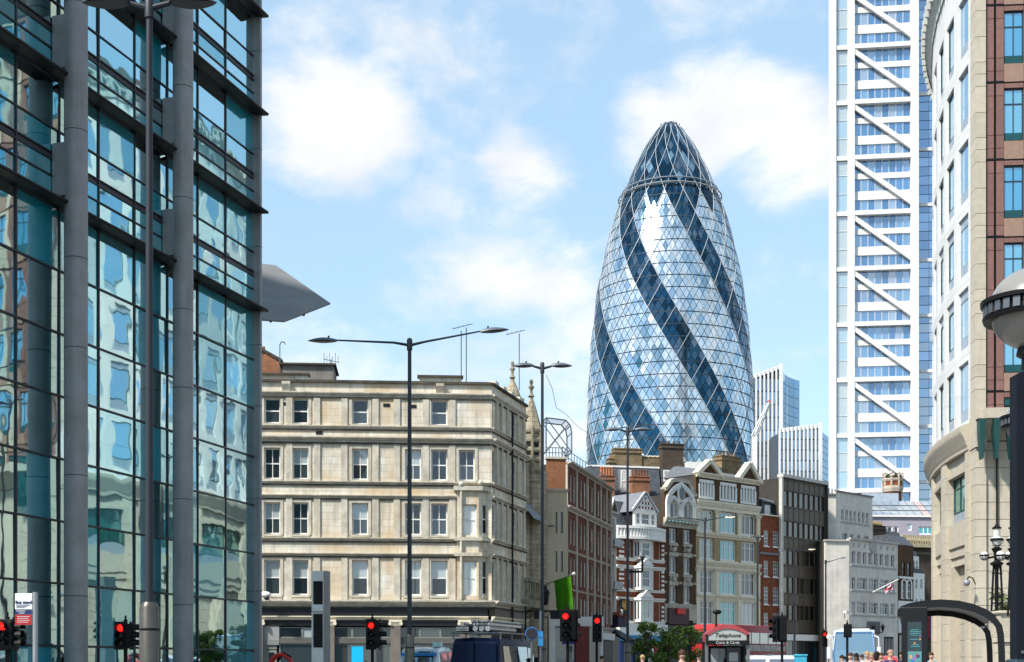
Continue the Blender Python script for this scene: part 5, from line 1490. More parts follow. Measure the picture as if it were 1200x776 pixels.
def small_red_house():
    B = Fac(889.8, row_d(889.8), vp=ROWVP, name='small_red_brick_house', label='slim red brick house with two white sash windows per floor and a slate dormer')
    ux = B.ux; zl = lambda y: B.z(903, y); ue = ux(915.5); zt = zl(605)
    hs = []
    for (y0, y1) in ((622,640.5),(657.5,676),(688,708.5),(718.5,739)):
        for a, b in ((895,900.8),(905.8,912)): hs.append((ux(a), ux(b), zl(y1), zl(y0)))
    B.part('wall', wall_mb(.01, ue, -.2, zt, hs, .35), BRICKR); B.part('building_core', MB().box(.03, ue-.03, .36, 9, -.2, zt-.1), MATS['core_dark'])
    for h in hs: window(B, h, 'sash6', WPAINT, DG2, rec=.1, fr=.09, sill=WPAINT)
    bandp(B, 'string_course', 0, ue, zl(650.5), zl(648), .16, LEAD); bandp(B, 'coping', 0, ue, zl(605), zl(603.5), .15, CREAM)
    B.part('roof', MB().prism_x([(.3, zt), (1.8, zl(590)), (6, zl(590)), (8, zt)], .05, ue), SLATE, fix=True)
    dm = B.part('dormer', MB().box(ux(892,.6), ux(904,.6), .6, 3, zt, B.z(898,587,.6)), SLATE)
    window(B, (ux(895.5,.6), ux(901.5,.6), B.z(898,603,.6), B.z(898,592,.6)), 'sash6', WPAINT, BLIND, rec=.5, fr=.08, parent=dm, name='sash')
    B.part('dormer_roof', MB().prism_x([(.3, B.z(898,588.5,.6)), (.4, B.z(898,586,.6)), (3, B.z(898,579,.6)), (3, B.z(898,583,.6))], ux(891,.6), ux(905,.6)), LEAD, parent=dm, fix=True)
    B.part('back_wall', MB().box(ux(893,6), ux(917,6), 6, 7, zt-1, B.z(905,571,6)), BRICKO)
    B.part('back_coping', MB().box(ux(892,6), ux(917,6), 5.8, 7.2, B.z(905,571,6), B.z(905,568,6)), CREAM)
    B.part('downpipe', MB().tube((ue-.1,-.1,0), (ue-.1,-.1,zl(617)), .08, n=6), BLACKP)
    B.part('shop_awning', MB().prism_x([(-.9, zl(752)), (-.9, zl(750)), (0, zl(744)), (0, zl(750))], .1, ue-.1), M('awning_red', (.28,.015,.02), .7), fix=True)
    B.part('shopfront', MB().box(.05, ue-.05, -.05, .02, -.1, zl(745)), DG2)
small_red_house()

def dark_office():
    B = Fac(915.5, row_d(915.5)-.6, vp=ROWVP-250, name='dark_curtain_wall_office', label='dark brown gridded curtain-wall office block with a pale rim')
    ux = B.ux; zl = lambda y: B.z(942, y); ue = ux(967.5); zt = zl(564)
    RIM = M('office_rim', (.55,.53,.48), .7, var=.1, streak=.3); PN = M('bronze_panel', (.125,.098,.072), .5, metal=.0, var=.15, rnd=.25); FRB = M('bronze_frame', (.12,.095,.072), .55)
    BG = [GLASS('bronze_glass', (.015,.013,.011), (.75,.70,.64), .05, rnd=.4), GLASS('bronze_glass_blind', (.07,.062,.05), (.8,.78,.74), .05)]
    LITG = M('bronze_glass_lit', (.10,.085,.06), .4, emit=(1,.72,.4), estr=.05)
    B.part('building_core', MB().box(.02, ue, .4, 12, -.2, zt-.1), MATS['core_dark'])
    B.part('rim', MB().box(-.1, ue+.15, -.35, .5, zt, zl(560.5)), RIM); B.part('rim', MB().box(-.05, ux(917.0), -.16, .3, -.1, zt), RIM); B.part('rim', MB().box(ue-.15, ue+.15, -.3, .45, -.1, zt), M('rim_dark', (.06,.055,.05), .6))
    u0, u1 = ux(917.6), ue-.16; n = 8; w = (u1-u0)/n
    ys = [566, 578, 597, 613, 632, 645.5, 664, 677.5, 697, 709.5, 728, 743]
    for j in range(len(ys)-1):
        z0, z1 = zl(ys[j+1]), zl(ys[j]); glass = j % 2 == (1 if j else 1)
        for i in range(n):
            if glass:
                pm = random.choices(BG, [5, 1])[0]
                B.part('pane', MB().box(u0+i*w+.07, u0+(i+1)*w-.07, .12, .15, z0+.08, z1-.08), pm)
                if j >= 8 and random.random() < .7:
                    a = u0+i*w+random.uniform(.15,.3); B.part('lit_display', MB().box(a, a+w*random.uniform(.2,.5), .16, .2, z0+.15, z0+.15+(z1-z0)*random.uniform(.2,.7)), M('lit_display', (.5,.42,.3), .6, emit=(1,.75,.45), estr=.25))
            else: B.part('spandrel_panel', MB().box(u0+i*w+.07, u0+(i+1)*w-.07, .02, .12, z0+.05, z1-.05), PN)
        B.part('transom', MB().box(u0, u1, -.05, .3, z1-.09, z1+.09), FRB)
    for i in range(n+1): B.part('mullion', MB().box(u0+i*w-.05, u0+i*w+.05, -.02, .3, zl(743), zt), FRB)
    B.part('backing', MB().box(u0, u1, .2, .4, zl(744), zt), DARKIN)
    B.part('shop_fascia', MB().box(ux(917), ue, -.5, .3, zl(751), zl(744)), WPAINT)
    k = 4; w2 = (u1-u0)/k
    for i in range(k): window(B, (u0+i*w2, u0+(i+1)*w2, -.1, zl(751)), 'plain', GREYM, [DG2, TEALW, DG2], rec=.1, fr=.08, name='shop_window')
dark_office()

def grey_stone_offices():
    PS = M('portland_stone', (.62,.58,.51), .8, var=.08, vs=.7, brick=(1.3,.6,(.48,.45,.40),.008,(.66,.62,.55)), streak=.35, bump=.2)
    TR = M('portland_trim', (.50,.47,.42), .8, var=.12, streak=.4)
    B = Fac(995, 162.15, vp=ROWVP, name='grey_stone_offices', label='pale grey stone office block with stepped top and rows of small windows behind the coach')
    ux = B.ux; zl = lambda y: B.z(1024, y); ue = ux(1052); zt = zl(634.5)
    hs = []; st_ = []
    for i in range(8):
        a = 997.6+i*6.55; hs.append((ux(a), ux(a+4.5), zl(663), zl(648.5))); st_.append('cols2')
    for (y0, y1) in ((678.5,692.5),(706.5,720.5)):
        for a, b in ((997.5,1002.3),(1004.5,1015.8),(1018.3,1028.8),(1031.3,1041.5),(1043.8,1048.3)):
            hs.append((ux(a), ux(b), zl(y1), zl(y0))); st_.append('cols2t' if b-a < 6 else 'cols3t')
    B.part('wall', wall_mb(0, ue, -.2, zt, hs, .4), PS)
    for h, s in zip(hs, st_): window(B, h, s, WPAINT, [DG2, DG, DG2, BLIND], rec=.22, fr=.11)
    for (y, y2) in ((646.5,665.5),(677,694.5),(705,722.5)):
        B.part('string_course', MB().box(ux(996.5), ux(1050), -.12, .0, zl(y2), zl(y2-1.6)), TR)
    S = Fac(967.3, 161.5, ang=12, root=B); us = S.ux(995)
    S.part('side_wall', MB().box(0, us, 0, .4, -.2, S.z(981, 634)), PS)
    c = [S.loc((0.02,.3,0))[:2], S.loc((us,.35,0))[:2], B.loc((.1,.38,0))[:2], B.loc((ue-.02,.38,0))[:2], B.loc((ue-.02,12,0))[:2], S.loc((0,16,0))[:2]]
    B.part('building_core', MB().prism_z(c, -.2, zt-.2), MATS['core_dark'], fix=True)
    bandp(B, 'coping', 0, ue, zl(635.5), zl(633), .25, TR); S.part('coping', MB().box(-.1, us, -.2, .4, S.z(981,634.5), S.z(981,632.5)), TR)
    # worn raised marks either side of a round crest on the parapet
    for x in (1000.5, 1007, 1013.5, 1033, 1040, 1047):
        u = ux(x); B.part('worn_relief', MB().prism_y([(u-.22,zl(643)),(u+.0,zl(643)),(u+.05,zl(641)),(u+.22,zl(640)),(u+.2,zl(638.8)),(u-.22,zl(638.8))], -.07, .01), TR, fix=True)
    o = B.part('round_crest', MB().lathe([(.85,0),(.8,.12),(.5,.2),(.3,.12),(.05,.2)], (0,0,0), 12), TR, (ux(1023), .0, zl(641))); o.rotation_euler[0] = R(90)
    # upper set-back block
    U = Fac(979.5, 168.25, vp=ROWVP-150, root=B); uu = U.ux(1022.5); zu = U.z(1000, 579.5); zul = lambda y: U.z(1000, y)
    hu = []
    for i in range(7):
        a = 986+i*4.85; hu.append((U.ux(a), U.ux(a+2.7), zul(612), zul(599)))
    for a, b in ((987,993),(996,1000),(1004,1008.5),(1011.5,1018)): hu.append((U.ux(a), U.ux(b), zul(634), zul(626.5)))
    U.part('upper_wall', wall_mb(0, uu, 5, zu, hu, .35), PS)
    for h in hu: window(U, h, 'cols2' if h[2] < zul(620) else 'sash', WPAINT, [DG, DG2], rec=.15, fr=.08)
    V = Fac(967.2, 168, ang=10, root=B); uv = V.ux(979.7)
    V.part('upper_side_wall', MB().box(0, uv, 0, .35, 5, V.z(973, 580)), PS)
    c = [V.loc((0,.3,0))[:2], V.loc((uv,.3,0))[:2], U.loc((uu-.02,.33,0))[:2], U.loc((uu-.02,8,0))[:2], V.loc((0,10,0))[:2]]
    B.part('upper_core', MB().prism_z(c, 5, zu-.2), MATS['core_dark'], fix=True)
    bandp(U, 'coping', -.1, uu+.1, zu, zul(578), .2, M('coping_grey', (.22,.215,.21), .8)); V.part('coping', MB().box(-.1, uv, -.2, .5, V.z(973,580), V.z(973,578.5)), MATS['coping_grey'])
    U.part('string_course', MB().box(U.ux(985), U.ux(1019), -.12, 0, zul(614), zul(612.3)), TR)
    for i in range(5): U.part('roof_post', MB().tube((U.ux(984+i*3.6), 2, zu), (U.ux(984+i*3.6), 2, zul(572.5)), .08, n=5), GREYM)
    # entrance plaque, lantern, doors
    pq = B.part('notice_board', MB().box(ux(1018,-.2), ux(1031.5,-.2), -.22, -.02, zl(742.5), zl(728.5)), M('board_grey', (.10,.105,.11), .5))
    for x in (1023.5, 1034.5):
        lt = B.part('wall_lantern', MB().lathe([(.04,-.1),(.09,0),(.24,.55),(.28,.6),(.12,.8),(.03,1.05)], (ux(x,-.8), -.8, zl(740)), 6), BLACKP)
        B.part('lantern_arm', MB().path([(ux(x,-.8), -.8, zl(741)), (ux(x,-.8), 0, zl(743))], .06, 5), BLACKP, parent=lt)
    B.part('sign_strip', MB().box(ux(998), ux(1016), -.12, -.0, zl(739), zl(736.5)), DARKIN)
    for x0, x1 in ((1036,1047),): B.part('doorway', MB().box(ux(x0), ux(x1), -.02, .02, -.1, zl(746)), DARKIN)
    for i in range(3): B.part('door', MB().box(ux(1036.6+i*3.6), ux(1039.4+i*3.6), -.08, -.03, -.1, zl(748)), M('door_grey', (.16,.155,.15), .5))
    # cctv bracket
    cb = B.part('cctv_camera', MB().box(ux(991,-.9), ux(995.5,-.9), -1.0, -.6, zl(721), zl(718)), WPAINT)
    B.part('camera_arm', MB().path([(ux(989.5,-.8), -.8, zl(727)), (ux(989.5,-.8), -.8, zl(721)), (ux(995), 0, zl(720))], .05, 5), GREYM, parent=cb)
grey_stone_offices()

# ------------------------------------------------------------------ further houses and roofs
def far_houses():
    B = Fac(1052.3, 180, vp=ROWVP, name='narrow_brown_house', label='narrow brown house with white arched twin windows beside the grey stone offices')
    ux = B.ux; zl = lambda y: B.z(1061, y); ue = ux(1070.5); zt = zl(639)
    hs = [(ux(a), ux(b), zl(y1), zl(y0)) for (y0, y1) in ((659,675),(684,702),(715,735)) for a, b in ((1057.5,1060.5),(1063.5,1067))]
    B.part('wall', wall_mb(0, ue, -.2, zt, hs, .3), BRICKB)
    for h in hs: window(B, h, 'sash', WPAINT if h[3] < zl(680) else BLACKP, DG, rec=.1, fr=.1)
    B.part('white_ground_floor', MB().box(0, ue, -.1, .0, zl(742), zl(704.5)), WPAINT)
    for x in (1059, 1065.2):
        m = MB(); c = ux(x); r = .42
        for i in range(8):
            a0, a1 = math.pi*i/8, math.pi*(i+1)/8
            m.prism_y([(c+math.cos(a0)*r, zl(684)+math.sin(a0)*r), (c+math.cos(a0)*(r+.28), zl(684)+math.sin(a0)*(r+.28)), (c+math.cos(a1)*(r+.28), zl(684)+math.sin(a1)*(r+.28)), (c+math.cos(a1)*r, zl(684)+math.sin(a1)*r)], -.1, .02)
        for s in (-1, 1): m.box(c+s*(r+.14)-.14, c+s*(r+.14)+.14, -.1, .02, zl(702), zl(684))
        B.part('arch_surround', m, WPAINT, fix=True)
    B.part('building_core', MB().box(.02, ue-.02, .32, 9, -.2, zt), MATS['core_dark'])
    bandp(B, 'cornice', -.1, ue+.1, zl(678.5), zl(676), .3, WPAINT)
    B.part('roof', MB().prism_x([(.0, zt), (1.5, zl(627)), (6, zl(627)), (8, zt)], -.5, ue+.1), SLATE, fix=True)
    B.part('shopfront', MB().box(.05, ue-.05, -.2, .02, -.1, zl(745)), DG2)
    chimney(B, 1023.5, 1038, 617, 640, 4, BRICKDK, 6, M('pot_buff', (.45,.32,.14), .8), poth=.6)
    B.part('parapet', MB().box(ux(1026,4.5), ux(1048,4.5), 4.5, 5.5, zl(650), B.z(1036,622,4.5)), M('grey_render', (.28,.27,.25), .8, streak=.4))
    B.part('party_roof', MB().prism_x([(3.5, zl(640)), (5, B.z(1050,622,4)), (5.4, B.z(1050,622,4)), (6.5, zl(640))], ux(1040,4), ux(1060,4)), SLATE, fix=True)
    W_ = Fac(1070.6, 184, vp=ROWVP, name='white_gabled_house', label='small white gabled house right of the narrow brown one', cat='building')
    ue = W_.ux(1083.5); zl2 = lambda y: W_.z(1077, y); zt = zl2(672)
    hs = [W_.rect(a, b, y0, y1) for (y0, y1) in ((679,690),(702,714)) for a, b in ((1072.8,1075.2),(1078.6,1081))]
    W_.part('wall', wall_mb(0, ue, -.2, zt, hs, .3), WPAINT); W_.part('building_core', MB().box(.02, ue-.02, .32, 8, -.2, zt), MATS['core_dark'])
    for h in hs: window(W_, h, 'sash', WPAINT, DG2, rec=.1, fr=.07)
    W_.part('attic', wall_mb(0.1, ue*.72, zt, zl2(652), [(ue*.2, ue*.36, zl2(668), zl2(657)), (ue*.46, ue*.62, zl2(668), zl2(657))], .3, .4), WPAINT)
    for a, b in ((.2,.36),(.46,.62)): window(W_, (ue*a, ue*b, zl2(668), zl2(657)), 'sash', WPAINT, DG, rec=.5, fr=.07)
    W_.part('roof', MB().prism_x([(.2, zt), (1.2, zl2(645)), (6, zl2(645)), (8, zt)], -.2, ue*.9), SLATE, fix=True)
    Q = Fac(1066, 192, ang=20, name='brown_back_building', label='plain brown brick building in the gap behind the white gabled house', cat='building')
    u1 = Q.ux(1100); Q.part('wall', MB().box(0, u1, 0, 8, -.2, Q.z(1080,641)), BRICKDK)
    Q.part('string_course', MB().box(0, u1, -.1, 0, Q.z(1080,650), Q.z(1080,647)), M('dull_cornice', (.16,.13,.09), .8))
    OC = M('ornate_cornice', (.48,.41,.27), .8, var=.15)
    Q.part('cornice', MB().box(Q.ux(1056), u1, -.7, .2, Q.z(1080,642), Q.z(1080,638)), OC)
    Q.part('cornice', MB().box(Q.ux(1056), u1, -.3, .2, Q.z(1080,638), Q.z(1080,628)), OC)
    for i in range(12):
        u = Q.ux(1058+i*2.9); Q.part('dentil', MB().box(u, u+.2, -.62, -.3, Q.z(1080,637.8), Q.z(1080,632)), OC)
    for i, (x, c) in enumerate(((1084.5,(.03,.06,.22)),(1086.5,(.35,.04,.03)),(1088.5,(.03,.06,.22)))): Q.part('banner', MB().box(Q.ux(x-.9), Q.ux(x+.9), -.4, -.3, Q.z(1086,748), Q.z(1086,715)), M('banner_%d' % i, c, .7))
    # lavender-clad rooftop storey with sloping glazed roof
    V = Fac(1018, 205, ang=4, name='lavender_rooftop_building', label='lavender clad building with sloping glazed roof in front of the braced tower', cat='building')
    LV = M('lavender_cladding', (.36,.33,.38), .6, var=.08, vs=.5); ux = V.ux; zl3 = lambda y: V.z(1058, y)
    u1 = ux(1110)
    hs = [V.rect(a, b, 617, 626.5) for a, b in ((1039.5,1046),(1047.5,1053),(1063.5,1068.5),(1076.5,1093.5))]
    hs = [(h[0], h[1], zl3(626.5 if i != 2 else 622), zl3(617 if i != 2 else 614)) for i, h in enumerate(hs)]
    V.part('wall', wall_mb(0, u1, -.2, zl3(605.5), hs, .35), LV)
    V.part('building_core', MB().box(.02, u1, .4, 12, -.2, zl3(606)), MATS['core_dark'])
    for i, h in enumerate(hs): window(V, h, ['plain','plain','plain','cols3'][i], WPAINT, [DG, DG, GLASS('blue_glass', (.1,.22,.35), (.8,.9,1), .3), TEALW][i], rec=.1, fr=.16)
    bandp(V, 'gutter', 0, u1, zl3(606), zl3(604), .3, WPAINT)
    RG = GLASS('roof_glazing', (.30,.33,.35), (.85,.9,.95), .25); RP = M('roof_pink', (.45,.36,.35), .6)
    n = 10; zA, zB = zl3(604), V.z(1058, 587, 5)
    for i in range(n):
        a, b = u1*i/n, u1*(i+1)/n
        for j in range(3):
            t0, t1 = j/3, (j+1)/3
            V.part('roof_panel', MB().quad((a+.06, 5*t0, zA+(zB-zA)*t0+.05), (b-.06, 5*t0, zA+(zB-zA)*t0+.05), (b-.06, 5*t1, zA+(zB-zA)*t1-.05), (a+.06, 5*t1, zA+(zB-zA)*t1-.05)), RP if i == 7 else RG)
    V.part('roof', MB().prism_x([(.05, zA-.1), (5, zB-.1), (11, zB-.1), (11.5, zA-.1)], 0, u1), LEAD, fix=True)
    V.part('plant_box', MB().box(ux(1012,8), ux(1053,8), 8, 11, zB-1, V.z(1035,578,8)), M('plant_blue', (.42,.48,.55), .5))
    # octagonal brick turret
    d = 230; T = Fac(1046, d, ang=0, name='brick_roof_turret', label='small red brick turret banded with pale stone, in front of the white braced tower', cat='turret'); k = PXM(d); z = lambda y: (HOR-y)*k+CH
    STB = M('turret_stone', (.52,.44,.36), .7)
    T.part('shaft', MB().lathe([(10.2*k,-.2), (10.2*k, z(575)), (9.8*k, z(575))], n=8, ph=.39), BRICKR)
    T.part('stone_band', MB().lathe([(11.3*k,z(577)), (12.4*k,z(573)), (12.4*k,z(570.5)), (11*k,z(570))], n=8, ph=.39), STB)
    T.part('drum', MB().lathe([(11*k,z(570)), (11*k,z(563))], n=8, ph=.39), BRICKR)
    T.part('stone_band', MB().lathe([(11.8*k,z(564.5)), (12.6*k,z(562.5)), (12.6*k,z(561.5)), (10*k,z(561))], n=8, ph=.39), STB)
    for i in range(8):
        a = i*math.pi/4+.39; T.part('pier', MB().box(-.13, .13, -.13, .13, z(570), z(559)), STB, (math.cos(a)*11.2*k, math.sin(a)*11.2*k, 0))
        T.part('finial', MB().lathe([(.25,0),(.12,.3),(.2,.5),(.02,1.0)], (math.cos(a)*11.2*k, math.sin(a)*11.2*k, z(559)), 6), STB)
    mb = MB()
    for _ in range(250):
        a = random.uniform(0, 6.28); r = 10*k*math.sqrt(random.random()); p = Vector((math.cos(a)*r, math.sin(a)*r, z(560.5)+abs(random.gauss(0,.3)))); q = Vector((random.gauss(0,1),random.gauss(0,1),random.gauss(0,1))).normalized()*.25; w = q.orthogonal().normalized()*.18
        mb.quad(p-q, p-w, p+q, p+w)
    T.part('planting', mb, M('roof_plants', (.05,.07,.03), .8))
    # big mansard block with chimneys behind the terrace
    D = Fac(693, 158, ang=12, name='slate_mansard_block', label='slate mansard roof block with dormers and tall chimney stacks rising behind the bay house', cat='building')
    ux = D.ux; zq = lambda x, y, yl=0: D.z(x, y, yl); u1 = ux(776)
    zE, zR = zq(735, 590), zq(735, 545.5)
    D.part('wall', MB().box(0, ux(806), .1, 12, -.2, zE), BRICKB)
    D.part('mansard', MB().prism_x([(0,zE),(0,zE+.2),(1.3,zR-.2),(1.6,zR),(9,zR),(12,zE)], 0, u1), SLATE, fix=True)
    D.part('ridge', MB().box(-.1, u1+.1, 1.3, 1.75, zR-.05, zR+.15), WPAINT)
    D.part('end_roof', MB().prism_x([(.5,zE),(.5,zE+.2),(2.2,zR-.8),(9,zR-.6),(12,zE)], u1+.02, ux(806)), SLATE, fix=True)
    for a, b, y0, y1, yl in ((727.5,742.5,551,577,.2),(777.5,787,551,564.5,.6),(791.5,801,554.5,566,.6)):
        z0, z1 = zq((a+b)/2, y1, yl), zq((a+b)/2, y0, yl)
        dm = D.part('dormer', MB().box(ux(a,yl)-.1, ux(b,yl)+.1, yl+.12, yl+3, z0-.5, z1+.15), SLATE if a > 760 else LEAD)
        window(D, (ux(a,yl), ux(b,yl), z0, z1), 'sash4', WPAINT, WBLIND if a < 760 else BLIND, rec=yl, fr=.16, parent=dm, name='sash')
    chimney(D, 704.5, 720.5, 558, 590, -1.5, BRICKO, 5, TERRA, poth=1.0)
    chimney(D, 741, 761, 559, 592, -1.5, BRICKO, 6, M('pot_brown', (.18,.08,.05), .8), poth=.8)
    chimney(D, 720, 752, 526.5, 546, 5, BRICKY, 0); chimney(D, 776, 801, 521, 548, 4, BRICKDK, 4, BRICKDK, poth=.4); chimney(D, 714, 720, 538, 546, 4, BRICKY, 1, poth=.4)
    D.part('parapet_wall', MB().box(ux(745,5), ux(777,5), 5.2, 6, zR-1, zq(760,535,5)), BRICKY)
    for i in range(6): D.part('parapet_pot', MB().box(ux(746+i*5,5), ux(749+i*5,5), 5.1, 6.1, zq(760,535,5), zq(760,533.5,5)), CREAM)
    for x, y in ((727.5,516),(739,498)):
        mb = MB().tube((ux(x,5),5.5,zq(x,527,5)), (ux(x,5),5.5,zq(x,y,5)), .05, n=5)
        for q in range(3): mb.tube((ux(x,5)-.5,5.5,zq(x,y+3+q*4,5)), (ux(x,5)+.5,5.5,zq(x,y+2+q*4,5)), .03, n=4)
        D.part('aerial', mb, GREYM)
    # flat service roof between mansard and warehouse
    D.part('skylight', MB().box(ux(806,3), ux(834,3), 3, 6, zR-2, zq(818,541.5,3)), WPAINT)
far_houses()
# ------------------------------------------------------------------ street lamps
LP = M('lamp_post_grey', (.022,.027,.035), .5, metal=.0, var=.1, vs=2, spec=.3); LH = M('lamp_head_grey', (.11,.13,.15), .42, metal=.2, var=.08, spec=.3); LU = M('lamp_lens', (.10,.10,.10), .3, var=.1)
SLV = M('lamp_sleeve', (.11,.10,.08), .35, metal=.6, var=.15, vs=3)
def lamp_post(px, d, label, h=11.6, arm=(1.07, 1.07), hl=.75, rise=(0., 0.), rot=0., r=.05, sleeve=True, group='street lamps along the road', lit=(0, 0)):
    t = thing('street_lamp', label, 'street lamp', G(px, d), rot, group)
    part(t, 'pole', MB().tube((0,0,-.1), (0,0,h), r*1.35, r, 14), LP, smooth=True)
    part(t, 'pole_cap', MB().lathe([(r*1.5,-.28),(r*1.5,.05),(r*1.0,.1)], (0,0,h), 12), LP, smooth=True)
    if sleeve:
        s = part(t, 'sleeve', MB().lathe([(.155,-.1),(.155,2.12),(.11,2.2)], n=20), SLV, smooth=True)
        part(s, 'sleeve_band', MB().lathe([(.157,0),(.160,.02),(.157,.04)], (0,0,1.75), 20), BLACKP, smooth=True)
    for sgn, a, rs, lt in ((-1, arm[0], rise[0], lit[0]), (1, arm[1], rise[1], lit[1])):
        if a <= 0: continue
        x0 = sgn*(a-hl); ar = part(t, 'arm', MB().path([(sgn*.02,0,h-.12), (sgn*min(.5, a*.3),0,h-.04+rs*.1), (x0,0,h+rs)], [.05,.038,.026], 8), LP, smooth=True)
        # leaf-shaped lantern
        mb = MB(); n = 10; prof = []
        for i in range(n+1):
            u = i/n; w = .155*math.sin(math.pi*min(1, .12+u*.88))**.6 if u < 1 else .004; w = max(w, .03 if i == 0 else .004)
            top = .115*math.sin(math.pi*(.15+.85*u))**.8 if u < 1 else .004
            prof.append((u*hl, w, top))
        vs = []
        for (x, w, tp) in prof:
            for q in range(9):
                a_ = math.pi*q/8; vs.append((sgn*x, math.cos(a_)*w, math.sin(a_)*max(tp, .01)))
        fs = [(i*9+q, i*9+q+1, (i+1)*9+q+1, (i+1)*9+q) for i in range(n) for q in range(8)]
        hd = part(t, 'lamp_head', mb.add(vs, fs), LH, (x0, 0, h+rs-.03), smooth=True, ang=60, fix=True)
        hd.rotation_euler[1] = -sgn*math.atan2(rs, a)*.9
        vs = [(sgn*x, -w*.96, -.004-.03*math.sin(math.pi*x/hl)) for x, w, tp in prof]+[(sgn*x, w*.96, -.004-.03*math.sin(math.pi*x/hl)) for x, w, tp in prof]
        part(hd, 'lens', MB().add(vs, [(i, i+1, n+2+i, n+1+i) for i in range(n)]), LU if not lt else M('lamp_lit', (.9,.8,.6), .4, emit=(1,.8,.5), estr=1.2))
        part(hd, 'photocell', MB().tube((sgn*.25,0,.1), (sgn*.25,0,.17), .03, n=8), LP)
    return t
lamp_post(175, 21.2, 'nearest double-armed street lamp, cut by the top edge, before the glass building', h=11.72)
lamp_post(480, 43, 'street lamp with the widest pair of long arms, before the pale stone building', arm=(3.27, 3.2), hl=.92, rise=(.04, .33), r=.06)
lamp_post(635.5, 47.5, 'double-armed street lamp rising beside the pinnacled gothic hall', h=11.85)
lamp_post(735.5, 59.5, 'double-armed street lamp before the red brick bay house', h=11.7)
lamp_post(826, 95, 'thin dark street lamp with a lit head before the cream warehouse', h=11.6, arm=(2.3, 2.2), rise=(.1,.15), sleeve=False, r=.07, lit=(0,1))
lamp_post(887.8, 108, 'thin dark street lamp at the right edge of the cream warehouse', h=11.6, arm=(.8, .8), hl=.5, sleeve=False, r=.07)
lamp_post(931, 120, 'thin street lamp with a lit head before the dark curtain-wall office', h=11.5, arm=(1.5, 1.95), hl=.7, rise=(0,.12), sleeve=False, r=.08, lit=(0,1))
lamp_post(967.6, 132, 'thin street lamp at the join of the dark office and grey stone block', h=11.5, arm=(0, 2.1), hl=.7, rise=(0,.25), sleeve=False, r=.08)
# small lanterns on wall brackets are parts of their buildings; a short post camera stands by the phone box
t = thing('camera_post', 'short post with a camera head just left of the phone box', 'camera', G(839.3, 70))
part(t, 'pole', MB().tube((0,0,-.1),(0,0,3.9),.05,n=8), BLACKP); part(t, 'camera', MB().ball((.05,0,4.0), .16, sx=1.5, sz=.8), BLACKP, smooth=True)

# ------------------------------------------------------------------ traffic lights
TB = M('signal_black', (.005,.005,.006), .5, var=.1, spec=.2); REDL = M('red_lens', (.6,.01,.01), .3, emit=(1,.012,.008), estr=.55); OFFL = M('dark_lens', (.008,.006,.006), .3, spec=.3)
def signal_head(t, x, y, z0, face, red, h=.98):
    """face: direction (radians, 0 = towards the viewer) of the lenses"""
    hd = part(t, 'signal_head', MB().box(-.15, .15, -.02, .2, 0, h).box(-.19, .19, -.03, -.0, -.06, h+.06), TB, (x, y, z0), face, bevel=.02)
    for i in range(3):
        z = h*(.18+.32*i)
        ln = part(hd, 'lens', MB().ball((0,-.03,z), .105, sy=.25), REDL if (red and i == 2) else OFFL, smooth=True)
        mb = MB(); vs = []
        for q in range(9):
            a = math.pi*(-.15+1.3*q/8); vs += [(math.cos(a)*.125, -.03, z+math.sin(a)*.125), (math.cos(a)*.125, -.24, z+math.sin(a)*.12-.01)]
        part(ln, 'hood', mb.add(vs, [(2*q, 2*q+2, 2*q+3, 2*q+1) for q in range(8)]), TB)
    return hd
def traffic_light(px, ytop, d, label, faces=((0, 0., True),), h=.98, post_top=.12, group='traffic lights'):
    o = G(px, d); zt = (HOR-ytop)*PXM(d)+CH
    t = thing('traffic_light', label, 'traffic light', o, 0, group)
    part(t, 'pole', MB().tube((0,.1,-.1),(0,.1,zt+post_top),.057,n=12).tube((0,.1,zt+post_top),(0,.1,zt+post_top+.12),.03,n=8), TB, smooth=True)
    for (x, f, red) in faces: signal_head(t, x, -.1 if f == 0 else .0, zt-h, f, red, h)
    return t
traffic_light(436, 727.5, 48, 'traffic light showing red before the pale stone shopfronts', ((-.02, 0, True), (.27, 1.5, False)))
traffic_light(665.5, 716.5, 46, 'larger red traffic light below the hanging green banner', ((-.09, 0, True), (.19, 2.4, False)))
traffic_light(699.5, 722.5, 54, 'red traffic light just right of the green banner', ((0, 0, True),))
traffic_light(7, 728.5, 33.5, 'stand-in for a reflected red traffic light at the left edge beside the bus stand sign', ((-.05, 0, True), (.2, 1.4, False)), h=.66)  # signal added before the glass in place of one reflected there
traffic_light(146, 731, 39, 'added red traffic light for the reflection between the first two columns of the glass building', ((-.08, 0, True), (.2, 1.5, False)), h=.7)  # also added: a modelled signal standing for a reflection in the panes
traffic_light(917, 723.5, 56, 'dark traffic light turned away, before the slim red brick house', ((0, math.pi, False), (-.3, -1.2, False)))
traffic_light(966, 740.5, 92, 'small distant red traffic light nearest the dark office block', ((0, 0, True),))
traffic_light(980.5, 742, 96, 'small distant red traffic light at the left side of the coach', ((-.08, 0, True), (.2, 1.5, False)))
traffic_light(993.5, 733, 62, 'thin black signal pole in front of the coach windscreen', ((.0, math.pi, False),), h=.5)

